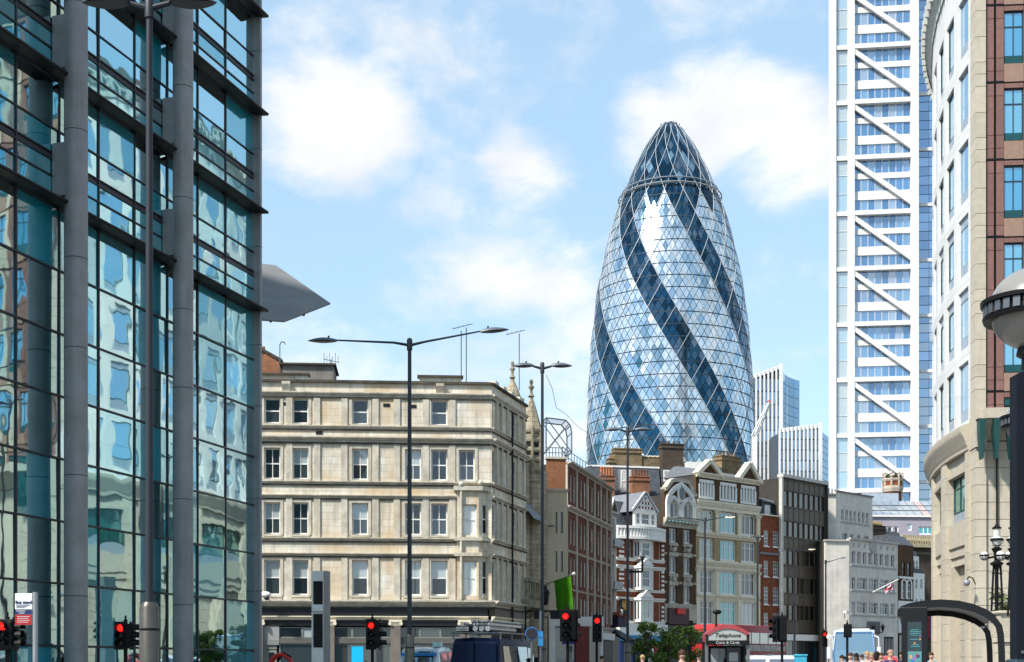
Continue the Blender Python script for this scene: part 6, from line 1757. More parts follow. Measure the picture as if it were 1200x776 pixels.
# ------------------------------------------------------------------ signs
def bus_stand_sign():
    d = 28; t = thing('bus_stand_sign', 'white and red bus stand sign on a grey pole at the left edge', 'sign', G(41.5, d)); k = PXM(d)
    z = lambda y: (HOR-y)*k+CH
    part(t, 'pole', MB().tube((0,0,-.1),(0,0,z(694)),.055,n=12), M('sign_pole', (.35,.36,.37), .35, metal=.5), smooth=True)
    x0, x1 = (18.3-41.5)*k, (38.6-41.5)*k
    pn = part(t, 'sign_panel', MB().box(x0, x1, -.04, -.01, z(732.5), z(695.5)), M('sign_white', (.75,.75,.75), .4, var=.03), bevel=.006)
    part(pn, 'blue_strip', MB().box(x0+.004, x1-.004, -.046, -.041, z(720.3), z(714.2)), M('sign_darkblue', (.02,.04,.13), .4))
    part(pn, 'red_panel', MB().box(x0+.004, x1-.004, -.046, -.041, z(732.3), z(720.6)), M('sign_red_panel', (.45,.02,.02), .4))
    BK = M('sign_text', (.03,.05,.12), .5)
    o = part(pn, 'lettering', text_mesh('Bus stand', .088, BK, bold=.002), None, ((x0+x1)/2, -.046, z(706))); o.rotation_euler = (R(90), 0, 0)
    mb = MB()
    for i in range(3): mb.box(x0+.03, x1-.05-.05*i, -.046, -.043, z(709.5+i*1.4), z(709.0+i*1.4))
    part(pn, 'small_print', mb, BK)
    mb = MB()
    for i in range(4): mb.box(x0+.05, x1-.05-.03*(i % 2), -.050, -.0465, z(723+i*2.2), z(722.4+i*2.2))
    mb.box(x0+.03, x1-.14, -.050, -.0465, z(716.5), z(715.7)); mb.box(x0+.08, x1-.16, -.050, -.0465, z(719), z(718.2))
    part(pn, 'small_print', mb, M('sign_print_white', (.7,.7,.7), .5))
bus_stand_sign()
def louvre_totem():
    d = 46; k = PXM(d); z = lambda y: (HOR-y)*k+CH
    t = thing('vent_totem', 'tall pale concrete street totem with dark louvre panels before the pale building', 'totem', G(375, d)); X = lambda x: (x-375)*k
    CN = M('totem_concrete', (.74,.71,.65), .7, var=.1, vs=3, streak=.3)
    part(t, 'side_panel', MB().box(X(379.3), X(384.8), .0, .5, -.1, z(669)), M('totem_side', (.30,.28,.25), .6, var=.1), bevel=.01)
    part(t, 'frame', wall_mb(X(365), X(379.2), -.1, z(669), [(X(366.8), X(378.2), z(708.5), z(681)), (X(366.8), X(378.2), z(759), z(719.5))], .45, .02), CN)
    LV = M('louvre_dark', (.055,.052,.048), .6, var=.15)
    for (y0, y1) in ((681,708.5),(719.5,759)):
        p = part(t, 'louvre_panel', MB().box(X(366.8), X(378.2), .12, .2, z(y1), z(y0)), LV)
        n = int((y1-y0)/1.6)
        for i in range(n):
            zz = z(y1)+(z(y0)-z(y1))*(i+.5)/n; part(p, 'slat', MB().prism_x([(.06,zz-.015),(.12,zz+.012),(.12,zz+.022),(.06,zz-.005)][::-1], X(367), X(378)), LV, fix=True)
    part(t, 'white_box', MB().box(X(366), X(378.4), -.06, .03, z(716.8), z(709.6)), M('box_white', (.7,.7,.69), .5), bevel=.01)
louvre_totem()
def blue_screen():
    d = 47; k = PXM(d); z = lambda y: (HOR-y)*k+CH
    t = thing('blue_screen_panel', 'bright blue panel in a thin pale frame on the pavement before the stone building', 'panel', G(418.5, d)); X = lambda x: (x-418.5)*k
    part(t, 'frame', wall_mb(X(410.3), X(427), -.1, z(756.2), [(X(412), X(425.6), .4, z(757.8))], .12), M('panel_frame', (.35,.36,.36), .4, metal=.4))
    part(t, 'screen', MB().box(X(412), X(425.6), .03, .06, .4, z(757.8)), M('screen_blue', (.0,.36,.62), .3, emit=(0,.5,.9), estr=.25))
blue_screen()
def round_sign():
    d = 43; k = PXM(d); z = lambda y: (HOR-y)*k+CH
    t = thing('round_road_sign', 'round dark road sign with blue rim seen behind the blue van', 'sign', G(623, d))
    part(t, 'pole', MB().tube((0,.05,-.1),(0,.05,z(734)),.04,n=10), GREYM)
    o = part(t, 'disc', MB().lathe([(.21,0),(.21,.02),(.18,.025)], n=28), M('sign_rim_blue', (.02,.12,.35), .4), (0,0,z(742.5))); o.rotation_euler[0] = R(90)
    part(o, 'disc_back', MB().lathe([(.18,0),(.18,.012)], (0,0,.022), 28), M('sign_back', (.02,.02,.025), .5))
    t2 = thing('blue_square_sign', 'small light blue rectangular sign by the round road sign', 'sign', G(633.5, d+1)); k2 = PXM(d+1)
    part(t2, 'pole', MB().tube((0,.05,-.1),(0,.05,3.0),.04,n=10), GREYM)
    for y0, y1 in ((740,747),(748,757)): part(t2, 'plate', MB().box(-3*k2, 3*k2, -.02, .0, (HOR-y1)*k2+CH, (HOR-y0)*k2+CH), M('sign_lightblue', (.03,.22,.5), .4))
round_sign()
def hanging_signs():
    d = 87; k = PXM(d); z = lambda y: (HOR-y)*k+CH
    t = thing('hanging_sign_bracket', 'pair of black hanging signs on a scrolled iron bracket by the gothic hall', 'sign', G(616, d)); X = lambda x: (x-616)*k
    part(t, 'bracket', MB().tube((X(616),0,z(716)),(X(657),0,z(716)),.05,n=6).tube((X(616),0,-.1),(X(616),0,z(710)),.06,n=8), BLACKP)
    for a, b in ((625.5,636.5),(645,657.5)): part(t, 'sign_board', MB().box(X(a), X(b), -.1, .1, z(725.5), z(716.5)), BLACKP, bevel=.02)
    mb = MB()
    for c, s in ((620,1),(640.5,1)):
        mb.path([(X(c)+math.cos(i*.7)*.28*(1-i*.07), 0, z(721)+math.sin(i*.7)*.28*(1-i*.07)) for i in range(11)], .03, 5)
    part(t, 'scroll', mb, BLACKP)
hanging_signs()
def cloth(nx, nz, f, mats, mf=None):
    vs = [f(i/nx, j/nz) for j in range(nz+1) for i in range(nx+1)]; mb = MB()
    for j in range(nz):
        for i in range(nx):
            mb.add([], []); mb.f.append((j*(nx+1)+i, j*(nx+1)+i+1, (j+1)*(nx+1)+i+1, (j+1)*(nx+1)+i)); mb.m.append(mf(i/nx, j/nz) if mf else 0)
    mb.v = vs; return mb
def green_banner():
    d = 86; k = PXM(d); z = lambda y: (HOR-y)*k+CH; X = lambda x: (x-643)*k
    t = thing('green_banner', 'bright green banner hanging from a pole on the tan building', 'flag', G(643, d))
    part(t, 'flagpole', MB().tube((X(641),6,z(679)),(X(672.5),0,z(672.5)),.045,n=8), M('flagpole_white', (.65,.63,.58), .5), smooth=True)
    part(t, 'finial', MB().ball((X(672.5),0,z(672.5)), .12), MATS['flagpole_white'], smooth=True)
    f = lambda u, v: (X(650.5+18.5*u+4.5*v-1.2*u*v), 2.2*(1-u)+.16*math.sin(u*9+v*5)*v+.1*math.sin(u*4+v*9), z(678-2.6*u)-(v*(43.5 if u < 2 else 0)*k)-.12*math.sin(u*7)*v)
    part(t, 'cloth', cloth(16, 18, f, None), M('banner_green', (.075,.30,.012), .75, var=.12, vs=1), smooth=True, ang=80)
green_banner()
def union_flag():
    d = 163; k = PXM(d); z = lambda y: (HOR-y)*k+CH; X = lambda x: (x-1024)*k
    t = thing('wall_flag', 'small red, white and blue flag on a white pole on the grey stone offices', 'flag', G(1024, d))
    part(t, 'flagpole', MB().tube((X(1024),.6,z(694)),(X(1053),0,z(679)),.07,n=8), MATS['flagpole_white'])
    mats = [M('flag_blue', (.03,.05,.25), .7), M('flag_white', (.75,.73,.74), .7), M('flag_red', (.55,.03,.06), .7)]
    def mf(u, v):
        a, b = u-.5, v-.5
        if abs(a) < .09 or abs(b) < .13: return 2
        if abs(a) < .16 or abs(b) < .22: return 1
        if abs(abs(a)-abs(b)) < .06: return 2
        if abs(abs(a)-abs(b)) < .14: return 1
        return 0
    f = lambda u, v: (X(1039.5+8.5*u-3.0*v)+.1*math.sin(v*9), .15*math.sin(u*8+v*3), z(687-4.5*u+9*v))
    part(t, 'cloth', cloth(22, 16, f, None, mf), mats, smooth=True, ang=80)
union_flag()
def clock_sign():
    d = 90; k = PXM(d); t = thing('round_clock_face', 'small round white clock on a post left of the coach', 'clock', G(971.5, d))
    part(t, 'pole', MB().tube((0,.1,-.1),(0,.1,3.2),.04,n=8), BLACKP)
    o = part(t, 'face', MB().lathe([(.17,0),(.17,.05),(.14,.06)], n=20), WPAINT, (0,0,(HOR-746.5)*k+CH)); o.rotation_euler[0] = R(90)
    part(o, 'hands', MB().box(-.012,.012,-.02,.1,.055,.065).box(-.02,.07,-.012,.012,.055,.065), BLACKP)
clock_sign()
# camera and street-name plate on the stone building stand on brackets of their own
t = thing('dome_camera', 'white dome security camera on the wall beside the glass building edge', 'camera', P(311, 697, 80)); 
part(t, 'housing', MB().ball((0,0,0), .28, sx=1.2, sz=.7), WPAINT, smooth=True); part(t, 'dome', MB().ball((.1,-.1,-.18), .17), DG, smooth=True); part(t, 'arm', MB().tube((0,.1,.05),(-.4,1.0,.1),.04,n=6), WPAINT)
t = thing('street_name_plate', 'small pale street name plate on the pale stone building', 'sign', P(392.5, 692.3, 82.2+.5-1.2)); part(t, 'plate', MB().box(-.36,.36,-.02,.02,-.16,.16), M('plate_grey', (.5,.5,.5), .5), bevel=.01); part(t, 'edge', MB().box(-.3,.3,-.03,-.021,-.06,.05), M('plate_text', (.25,.25,.27), .5)); part(t, 'fixing', MB().tube((0,.02,0),(0,.9,0),.02,n=5), GREYM)

# ------------------------------------------------------------------ phone box
def phone_box():
    d = 30; k = PXM(d); z = lambda y: (HOR-y)*k+CH; X = lambda x: (x-852.5)*k
    t = thing('phone_box', 'telephone box with a curved red roof and lettered front', 'phone box', G(852.5, d), R(-4))
    RD = M('phone_red', (.33,.05,.06), .4, var=.1, vs=4, coat=.1); BK = M('phone_black', (.006,.006,.007), .5, spec=.2); GY = M('phone_grey', (.33,.345,.33), .45, var=.06); AL = M('phone_post', (.17,.17,.17), .4, metal=.5)
    W = X(878)-X(852.5); dp = .95
    def arc(rw, zb, zt, n=14): return [(-rw+2*rw*i/n, zb+(zt-zb)*math.sin(math.pi*(.06+.88*i/n))**.55) for i in range(n+1)]
    outer = arc(W, z(750), z(732)); inner = arc(W*.86, z(749.5), z(737))
    n = len(outer); mb = MB()
    vs = [(x, -.04, q) for x, q in outer]+[(x, -.04, q) for x, q in inner]+[(x, dp, q) for x, q in outer]+[(x, .02, q) for x, q in inner]
    fs = [(n+i, n+i+1, i+1, i) for i in range(n-1)]+[(i, i+1, 2*n+i+1, 2*n+i) for i in range(n-1)]+[(n+i+1, n+i, 3*n+i, 3*n+i+1) for i in range(n-1)]
    vs += [(outer[0][0], -.04, z(752)), (outer[0][0], dp, z(752)), (outer[-1][0], -.04, z(752)), (outer[-1][0], dp, z(752))]
    b = 4*n; fs += [(0, 2*n, b+1, b), (n-1, b+2, b+3, 3*n-1)]
    fs += [tuple(range(2*n, 3*n))]
    part(t, 'roof', mb.add(vs, fs), RD, smooth=True, ang=40, fix=True)
    pl = [(-W*.86, z(750.5))]+inner+[(W*.86, z(750.5))]
    sg = part(t, 'front_sign', MB().prism_y([(x, q) for x, q in pl[::-1]], -.015, .03), GY, fix=True)
    o = part(sg, 'lettering', text_mesh('Telephone', .135, BK, shear=.25), None, (0, -.02, z(744.8))); o.rotation_euler = (R(90),0,0)
    bd = part(t, 'name_band', MB().box(-W*.98, W*.98, -.06, .02, z(756), z(750.6)), BK, bevel=.008)
    o = part(bd, 'lettering', text_mesh('Coins & Cards', .088, M('phone_letter', (.5,.5,.48), .5)), None, (0, -.064, z(753.3))); o.rotation_euler = (R(90),0,0)
    for x in (-W*.95, W*.95):
        for y in (.0, dp-.06): part(t, 'post', MB().box(x-.035, x+.035, y, y+.06, -.05, z(751)), AL if y < .1 else BK)
    PG = GLASS('phone_glass', trans=(.7,.75,.75), tint=(.9,.95,1), refl=.06, fres=.3)
    for s in (-1, 1): part(t, 'side_pane', MB().box(s*W*.95-.006, s*W*.95+.006, .07, dp-.07, .2, z(757)), PG)
    bk = part(t, 'back_panel', MB().box(-W*.9, W*.9, dp-.05, dp-.02, .1, z(756)), BK)
    ph = part(t, 'telephone', MB().box(.05, .36, dp-.25, dp-.06, .75, z(758.5)), M('phone_set', (.09,.09,.10), .4), bevel=.015)
    part(ph, 'notice', MB().box(.10, .30, dp-.262, dp-.251, z(775), z(764.5)), M('notice_white', (.55,.56,.56), .5))
    part(ph, 'handset', MB().path([(.01,dp-.2,1.35),(.01,dp-.24,1.2),(.01,dp-.2,1.05)], .03), BLACKP)
    for a, b in ((-.30,-.10),(-.09,.03)): part(bk, 'poster', MB().box(a, b, dp-.062, dp-.051, .95, z(759.5)), M('poster_grey', (.40,.43,.44), .4, var=.15, vs=8))
phone_box()

# ------------------------------------------------------------------ bus shelter
def bus_shelter():
    d = 30; k = PXM(d); z = lambda y: (HOR-y)*k+CH; X = lambda x: (x-1110)*k
    t = thing('bus_shelter', 'black bus shelter with curved roof and poster panel', 'bus shelter', G(1110, d), -A17); t.scale = (1.05, 1, 1)
    BK = M('shelter_black', (.006,.0065,.007), .4, var=.1, spec=.3)
    out = [(1056.5,720),(1056.5,714.5),(1061,709.5),(1070,706),(1085,703.4),(1103,702.3),(1122,704),(1138,708.2),(1152,714.8),(1162,722.5),(1167.5,731),(1169.5,742),(1170.5,760),(1171,781)]
    th = 3.0
    def shell(y0, y1, dz, w, upto=99):
        mb = MB(); vs = []
        pts = [Vector((X(a), z(b)-dz)) for a, b in out[:upto]]
        inn = []
        for i, p in enumerate(pts):
            t_ = (pts[min(i+1, len(pts)-1)]-pts[max(i-1, 0)]).normalized(); nrm = Vector((t_.y, -t_.x)); inn.append(p+nrm*w)
        n = len(pts)
        vs = [(p.x, y0, p.y) for p in pts]+[(p.x, y0, p.y) for p in inn]+[(p.x, y1, p.y) for p in pts]+[(p.x, y1, p.y) for p in inn]
        fs = [(i, i+1, n+i+1, n+i) for i in range(n-1)]+[(2*n+i+1, 2*n+i, 3*n+i, 3*n+i+1) for i in range(n-1)]+[(i+1, i, 2*n+i, 2*n+i+1) for i in range(n-1)]+[(n+i, n+i+1, 3*n+i+1, 3*n+i) for i in range(n-1)]+[(0, n, 3*n, 2*n), (n-1, 3*n-1, 4*n-1, 2*n-1)]
        return mb.add(vs, fs)
    part(t, 'roof', shell(0, 5.5, 0, .045, 10), BK, fix=True, smooth=True, ang=40)
    for y in (.0, 5.4): part(t, 'rib', shell(y-.06, y+.1, .046, .13), BK, fix=True, smooth=True, ang=40)
    for (x, y) in ((1160,728),(1150,733)):
        part(t, 'downlight', MB().ball((X(x)-.02, .4 if x == 1160 else .9, z(y)-.02), .055, sz=.6), M('shelter_light', (.5,.5,.5), .3), smooth=True)
    pn = part(t, 'poster_case', MB().box(X(1061), X(1089), -.25, .1, -.05, z(711.5)), BK, bevel=.02)
    dsp = part(pn, 'display', MB().box(X(1067.6), X(1083), -.262, -.251, .3, z(729)), M('display_dark', (.02,.035,.04), .4, emit=(.1,.3,.35), estr=.015))
    DL = M('display_teal', (.06,.20,.22), .4, emit=(.2,.6,.65), estr=.05); DO = M('display_orange', (.6,.25,.08), .4, emit=(.8,.3,.1), estr=.06); DP = M('display_violet', (.25,.10,.35), .4, emit=(.4,.15,.5), estr=.06); DM = M('display_map', (.06,.17,.17), .4, emit=(.2,.5,.5), estr=.05)
    mb = MB()
    for i, (y, a, b) in enumerate(((738,1071,1080),(740,1070,1082),(742,1070,1082),(744,1071,1079),(749,1070.5,1079),(755.5,1072,1080.5),(757.5,1071,1081))): mb.box(X(a), X(b), -.268, -.263, z(y+.7), z(y))
    part(dsp, 'print_line', mb, DL)
    part(dsp, 'print_mark', MB().box(X(1080.2), X(1081.8), -.268, -.263, z(750.3), z(748.5)), DO); part(dsp, 'print_mark', MB().box(X(1080.3), X(1081.8), -.268, -.263, z(746.2), z(744.6)), DP)
    part(dsp, 'print_mark', MB().prism_y([(X(1074),z(754.5)),(X(1076.4),z(754.5)),(X(1075.2),z(752))], -.268, -.263), DO, fix=True)
    part(dsp, 'map_panel', MB().box(X(1068), X(1082.6), -.268, -.263, .35, z(763.5)), DM)
    for (a, y, m) in ((1070,768,DO),(1073.5,770,DP),(1076.5,766.5,M('map_red', (.3,.04,.05), .4)),(1079,771,DL),(1071.5,773,M('map_blue', (.05,.12,.35), .4)),(1078,767.5,MATS['sign_blue'])):
        part(dsp, 'map_block', MB().box(X(a), X(a+2.4), -.274, -.269, z(y+4), z(y)), m)
bus_shelter()

# ------------------------------------------------------------------ near totem and globe lamps
def near_totem():
    d = 9.0; k = PXM(d); z = lambda y: (HOR-y)*k+CH; X = lambda x: (x-1215)*k
    t = thing('navy_totem', 'tall dark navy totem cut off by the right edge of the picture', 'totem', G(1215, d))
    NV = M('totem_navy', (.005,.007,.014), .5, spec=.2, var=.15, vs=5)
    poly = [(X(1183.5), .02), (X(1246.5), .02), (X(1247.5), z(443))]
    poly += [(X(1183)+(X(1247)-X(1183))*(1-i/10), z(443)+ (z(436)-z(443))*(math.sin(math.pi*i/10)**.8)) for i in range(0, 11)]
    part(t, 'panel', MB().prism_y(poly, -.12, 0), NV, fix=True, bevel=.012)
    part(t, 'base_shelf', MB().box(X(1178), X(1252), -.16, 0.02, 0, z(772.5)), M('totem_base', (.02,.035,.05), .4), bevel=.02)
    part(t, 'edge_trim', MB().box(X(1193.3), X(1193.9), -.124, -.12, z(770), z(446)), M('totem_trim', (.05,.055,.07), .3))
    part(t, 'lock', MB().tube((X(1190), -.13, z(764.5)), (X(1190), -.11, z(764.5)), .011, n=12), GREYM)
near_totem()
OPAL = M('opal_glass', (.22,.205,.185), .25, var=.05, vs=3, coat=.3); OPALW = M('opal_white', (.5,.49,.47), .22, var=.04)
def globe_lamp(cx, cy, d, r, label):
    k = PXM(d); o = G(cx, d); zc = (HOR-cy)*k+CH
    t = thing('globe_lamp', label, 'lamp', o, 0, 'globe lamps on posts')
    part(t, 'globe_top', MB().ball((0,0,zc), r, 36, 20, lo=0.), OPAL, smooth=True, ang=60)
    part(t, 'globe_bottom', MB().ball((0,0,zc), r*.985, 36, 20, hi=0.), OPAL, smooth=True, ang=60)
    part(t, 'ring', MB().lathe([(r*1.0,-.075*r/.3),(r*1.12,-.085*r/.3),(r*1.15,-.055*r/.3),(r*1.05,-.05*r/.3),(r*1.05,.03*r/.3),(r*1.19,.035*r/.3),(r*1.2,.065*r/.3),(r*1.0,.075*r/.3)], (0,0,zc), 48), BLACKP, smooth=True)
    for i in range(28):
        a = 2*math.pi*i/28; part(t, 'ring_block', MB().box(-.025*r/.3, .025*r/.3, -.012, .012, -.045*r/.3, .028*r/.3), GREYM, (math.cos(a)*r*1.09, math.sin(a)*r*1.09, zc), a+math.pi/2)
    part(t, 'post', MB().lathe([(.09,-.02),(.09,.3),(.06,.4),(.05,zc-r*1.5),(.075,zc-r*1.45),(.07,zc-r*1.2),(.11,zc-r*1.12),(.10,zc-r*.95)], n=16), BLACKP, smooth=True)
globe_lamp(1209, 362.5, 9.9, .302, 'big opal globe street lamp with a black ring above the navy totem')
globe_lamp(1207, 494, 15.5, .28, 'smaller opal globe lamp half hidden behind the navy totem')
def lamp_standard(px, d, label, s=1.0):
    k = PXM(d); z = lambda y: (HOR-y)*k+CH; X = lambda x: (x-1168)*k*s
    t = thing('lamp_standard', label, 'lamp', G(px, d), 0, 'ornate black lamp standards')
    part(t, 'post', MB().lathe([(.16,-.02),(.16,.4),(.07,.6),(.06,z(668)),(.1,z(664)),(.2,z(662)),(.22,z(660)),(.08,z(657)),(.1,z(648)),(.18,z(643)),(.06,z(641))], n=12), BLACKP, smooth=True)
    for x0, x1 in ((1164.5,1161.5),(1172.5,1175.5)): part(t, 'strut', MB().tube((X(x0), 0, z(662)), (X(x1), 0, z(722)), .035, n=6), BLACKP)
    for y in (672, 700, 707): part(t, 'cross_bar', MB().box(X(1162.5), X(1174.5), -.03, .03, z(y+.8), z(y-.8)), BLACKP)
    ln = part(t, 'lantern', MB().lathe([(.09,z(641)),(.19,z(633)),(.2,z(631)),(.12,z(629)),(.115,z(620)),(.125,z(619.5))], n=14), OPALW, smooth=True)
    part(ln, 'lantern_cap', MB().lathe([(.15,z(619.8)),(.16,z(618.6)),(.06,z(616)),(.03,z(613))], n=14), BLACKP, smooth=True)
    part(ln, 'lantern_ring', MB().lathe([(.20,z(634)),(.215,z(633.4)),(.215,z(631.8)),(.20,z(631.2))], n=16), BLACKP, smooth=True)
    part(ln, 'cage', MB().path([(.2*math.cos(a/6*math.pi),-.12,z(640)+abs(math.sin(a))*0) for a in range(0, 7)], .012, 4).path([(math.cos(math.pi*(1+i/8))*.20, -.1, z(632.5)+math.sin(math.pi*(1+i/8))*.2) for i in range(9)], .012, 4), BLACKP)
    for x, yy in ((1153.5, 0), (1168, -.35), (1182.5, 0)):
        g = part(t, 'globe', MB().ball((X(x), yy, z(651.5)), .145, 18, 12), OPALW, smooth=True)
        mb = MB().lathe([(.150,z(652)),(.158,z(651.6)),(.158,z(650.4)),(.150,z(650))], (X(x), yy, 0), 18)
        for q in range(4):
            a = q*math.pi/4; mb.path([(X(x)+math.cos(a)*math.cos(b)*.152, yy+math.sin(a)*math.cos(b)*.152, z(651.5)+math.sin(b)*.152) for b in [math.pi*(1+i/8) for i in range(9)]], .01, 4)
        part(g, 'cage', mb, BLACKP)
        part(g, 'arm', MB().path([(X(x), yy, z(656)), (X(x)*.6, yy*.6, z(652)-.05), (0, 0, z(652))], .035, 6), BLACKP)
lamp_standard(1168, 45, 'black iron lamp standard with three white globes before the curved building')
lamp_standard(1187.5, 42, 'second iron lamp standard, mostly hidden behind the navy totem')
def stone_pier():
    d = 44; k = PXM(d); z = lambda y: (HOR-y)*k+CH
    t = thing('stone_pier', 'cream stone pier with moulded cap beside the bus shelter', 'pier', G(1176, d)); C_ = MATS['cream_granite']
    X = lambda x: (x-1176)*k
    part(t, 'cap', MB().box(X(1167), X(1192), -.3, .6, z(719.5), z(716)), C_, bevel=.03); part(t, 'neck', MB().box(X(1169.5), X(1190), -.2, .5, z(741), z(719.6)), C_, bevel=.01)
    part(t, 'plinth', MB().box(X(1166.5), X(1192), -.3, .6, z(753), z(747.5)), C_, bevel=.02); part(t, 'plinth', MB().box(X(1168), X(1191), -.24, .54, z(747.4), z(741.2)), C_, bevel=.02)
    for i in range(5): part(t, 'stone_block', MB().box(X(1168), X(1190), -.22, .52, z(753.2)-.34*(i+1), z(753.2)-.34*i-.015), C_, bevel=.01)
stone_pier()

# ------------------------------------------------------------------ foliage
def leaf_cloud(centres, n, leaf, seed=1):
    rn = random.Random(seed); mb = MB()
    for _ in range(n):
        c, r = rn.choice(centres); d = Vector((rn.gauss(0,1), rn.gauss(0,1), rn.gauss(0,1))).normalized()*r*rn.random()**.45
        p = Vector(c)+d; a = Vector((rn.gauss(0,1), rn.gauss(0,1), rn.gauss(0,.7)-.3)).normalized(); b = a.cross(Vector((rn.gauss(0,1), rn.gauss(0,1), rn.gauss(0,1)))).normalized()
        s = leaf*rn.uniform(.6, 1.3)
        mb.quad(p-a*s, p-b*s*.5, p+a*s, p+b*s*.5)
    return mb
LEAF = M('leaf_green', (.10,.16,.03), .55, var=.3, vs=2.5, col2=(.03,.06,.015)); LEAF2 = M('leaf_light', (.17,.23,.045), .55, var=.3, vs=2.5, col2=(.05,.09,.02)); BARK = M('bark', (.10,.075,.055), .9, var=.2, vs=6, bump=.5)
def street_tree(px, d, ytop, w, label, seed):
    rn = random.Random(seed); t = thing('street_tree', label, 'tree', G(px, d), 0, 'small street trees'); h = (HOR-ytop)*PXM(d)+CH
    mb = MB().path([(0,0,-.1),(.03,0,h*.3),(-.02,.03,h*.5),(.02,0,h*.8)], [.085,.07,.055,.02], 8); cen = []
    for i in range(26):
        a = rn.uniform(0, 6.28); z0 = rn.uniform(.34, .72)*h; zz = rn.uniform(.34, .97)*h; rr = w*(.35+.65*rn.random())*(1-abs(zz/h-.60)*1.25)
        p = (math.cos(a)*rr, math.sin(a)*rr, zz); cen.append((p, rn.uniform(.14,.34)))
        mb.path([(0,0,min(z0, zz)), (p[0]*.5, p[1]*.5, (min(z0, zz)+zz)/2+.05), p], [.03,.02,.008], 5)
    part(t, 'trunk', mb, BARK, smooth=True)
    part(t, 'crown', leaf_cloud(cen, 1900, .08, seed), LEAF)
    part(t, 'crown', leaf_cloud(cen, 1000, .08, seed+9), LEAF2)
street_tree(758, 66, 731, .72, 'slim street tree standing in front of the bay house door', 11)
street_tree(784, 64, 734, .62, 'left of the two bushy street trees before the gothic brown house', 23)
street_tree(805, 66, 733, .85, 'bushier street tree just left of the phone box', 37)
t = thing('planter_shrub', 'leafy shrub in a planter beside the iron lamp standard', 'plant', G(1176.5, 46.5)); part(t, 'planter', MB().prism_z([(-.5,-.4),(.5,-.4),(.6,.4),(-.6,.4)], -.05, 1.9), MATS['cream_granite'], fix=True)
cen = [((random.uniform(-.25,.35), random.uniform(-.3,.3), 2.0+random.random()**1.2*1.95), .26) for _ in range(22)]
part(t, 'foliage', leaf_cloud(cen, 1500, .075, 5), M('leaf_olive', (.13,.155,.05), .6, var=.3, vs=3, col2=(.06,.08,.03)))
# ------------------------------------------------------------------ vehicles (local +y = direction of travel, origin on the road)
ROADZ = -.128
TYRE = M('tyre', (.015,.015,.016), .8); RIM = M('wheel_rim', (.35,.36,.37), .35, metal=.7); VG = GLASS('vehicle_glass', (.01,.013,.016), (.85,.92,1), .22)
def wheels(t, w, ys, r=.34):
    for y in ys:
        for s in (-1, 1):
            tx = s*(w/2-.12)
            o = part(t, 'wheel', MB().tube((tx-.11, y, r), (tx+.11, y, r), r, n=20), TYRE, smooth=True); part(o, 'rim', MB().tube((tx+s*.10, y, r), (tx+s*.125, y, r), r*.62, n=16), RIM, smooth=True)
def body_mesh(prof, w, tum=.06, belt=1.0, n=5):
    """side profile (y,z) swept across the width with tumblehome above the belt line"""
    k = len(prof); mb = MB(); vs = []
    xs = [-1, -.97, -.6, 0, .6, .97, 1]
    for x in xs:
        for (y, z) in prof:
            hw = w/2-(tum*max(0, (z-belt))) ; e = .04 if abs(x) == 1 else 0
            cy = sum(p[0] for p in prof)/k; vs.append((x*hw, y+(cy-y)*e*.25, z-(e*.6 if z > belt+.5 else 0)+(-.03*abs(x)**2 if z > belt+.6 else 0)))
    m = len(xs); fs = [(i*k+j, i*k+(j+1) % k, (i+1)*k+(j+1) % k, (i+1)*k+j) for i in range(m-1) for j in range(k)]
    fs += [tuple(range(k-1, -1, -1)), tuple((m-1)*k+j for j in range(k))]
    return mb.add(vs, fs)
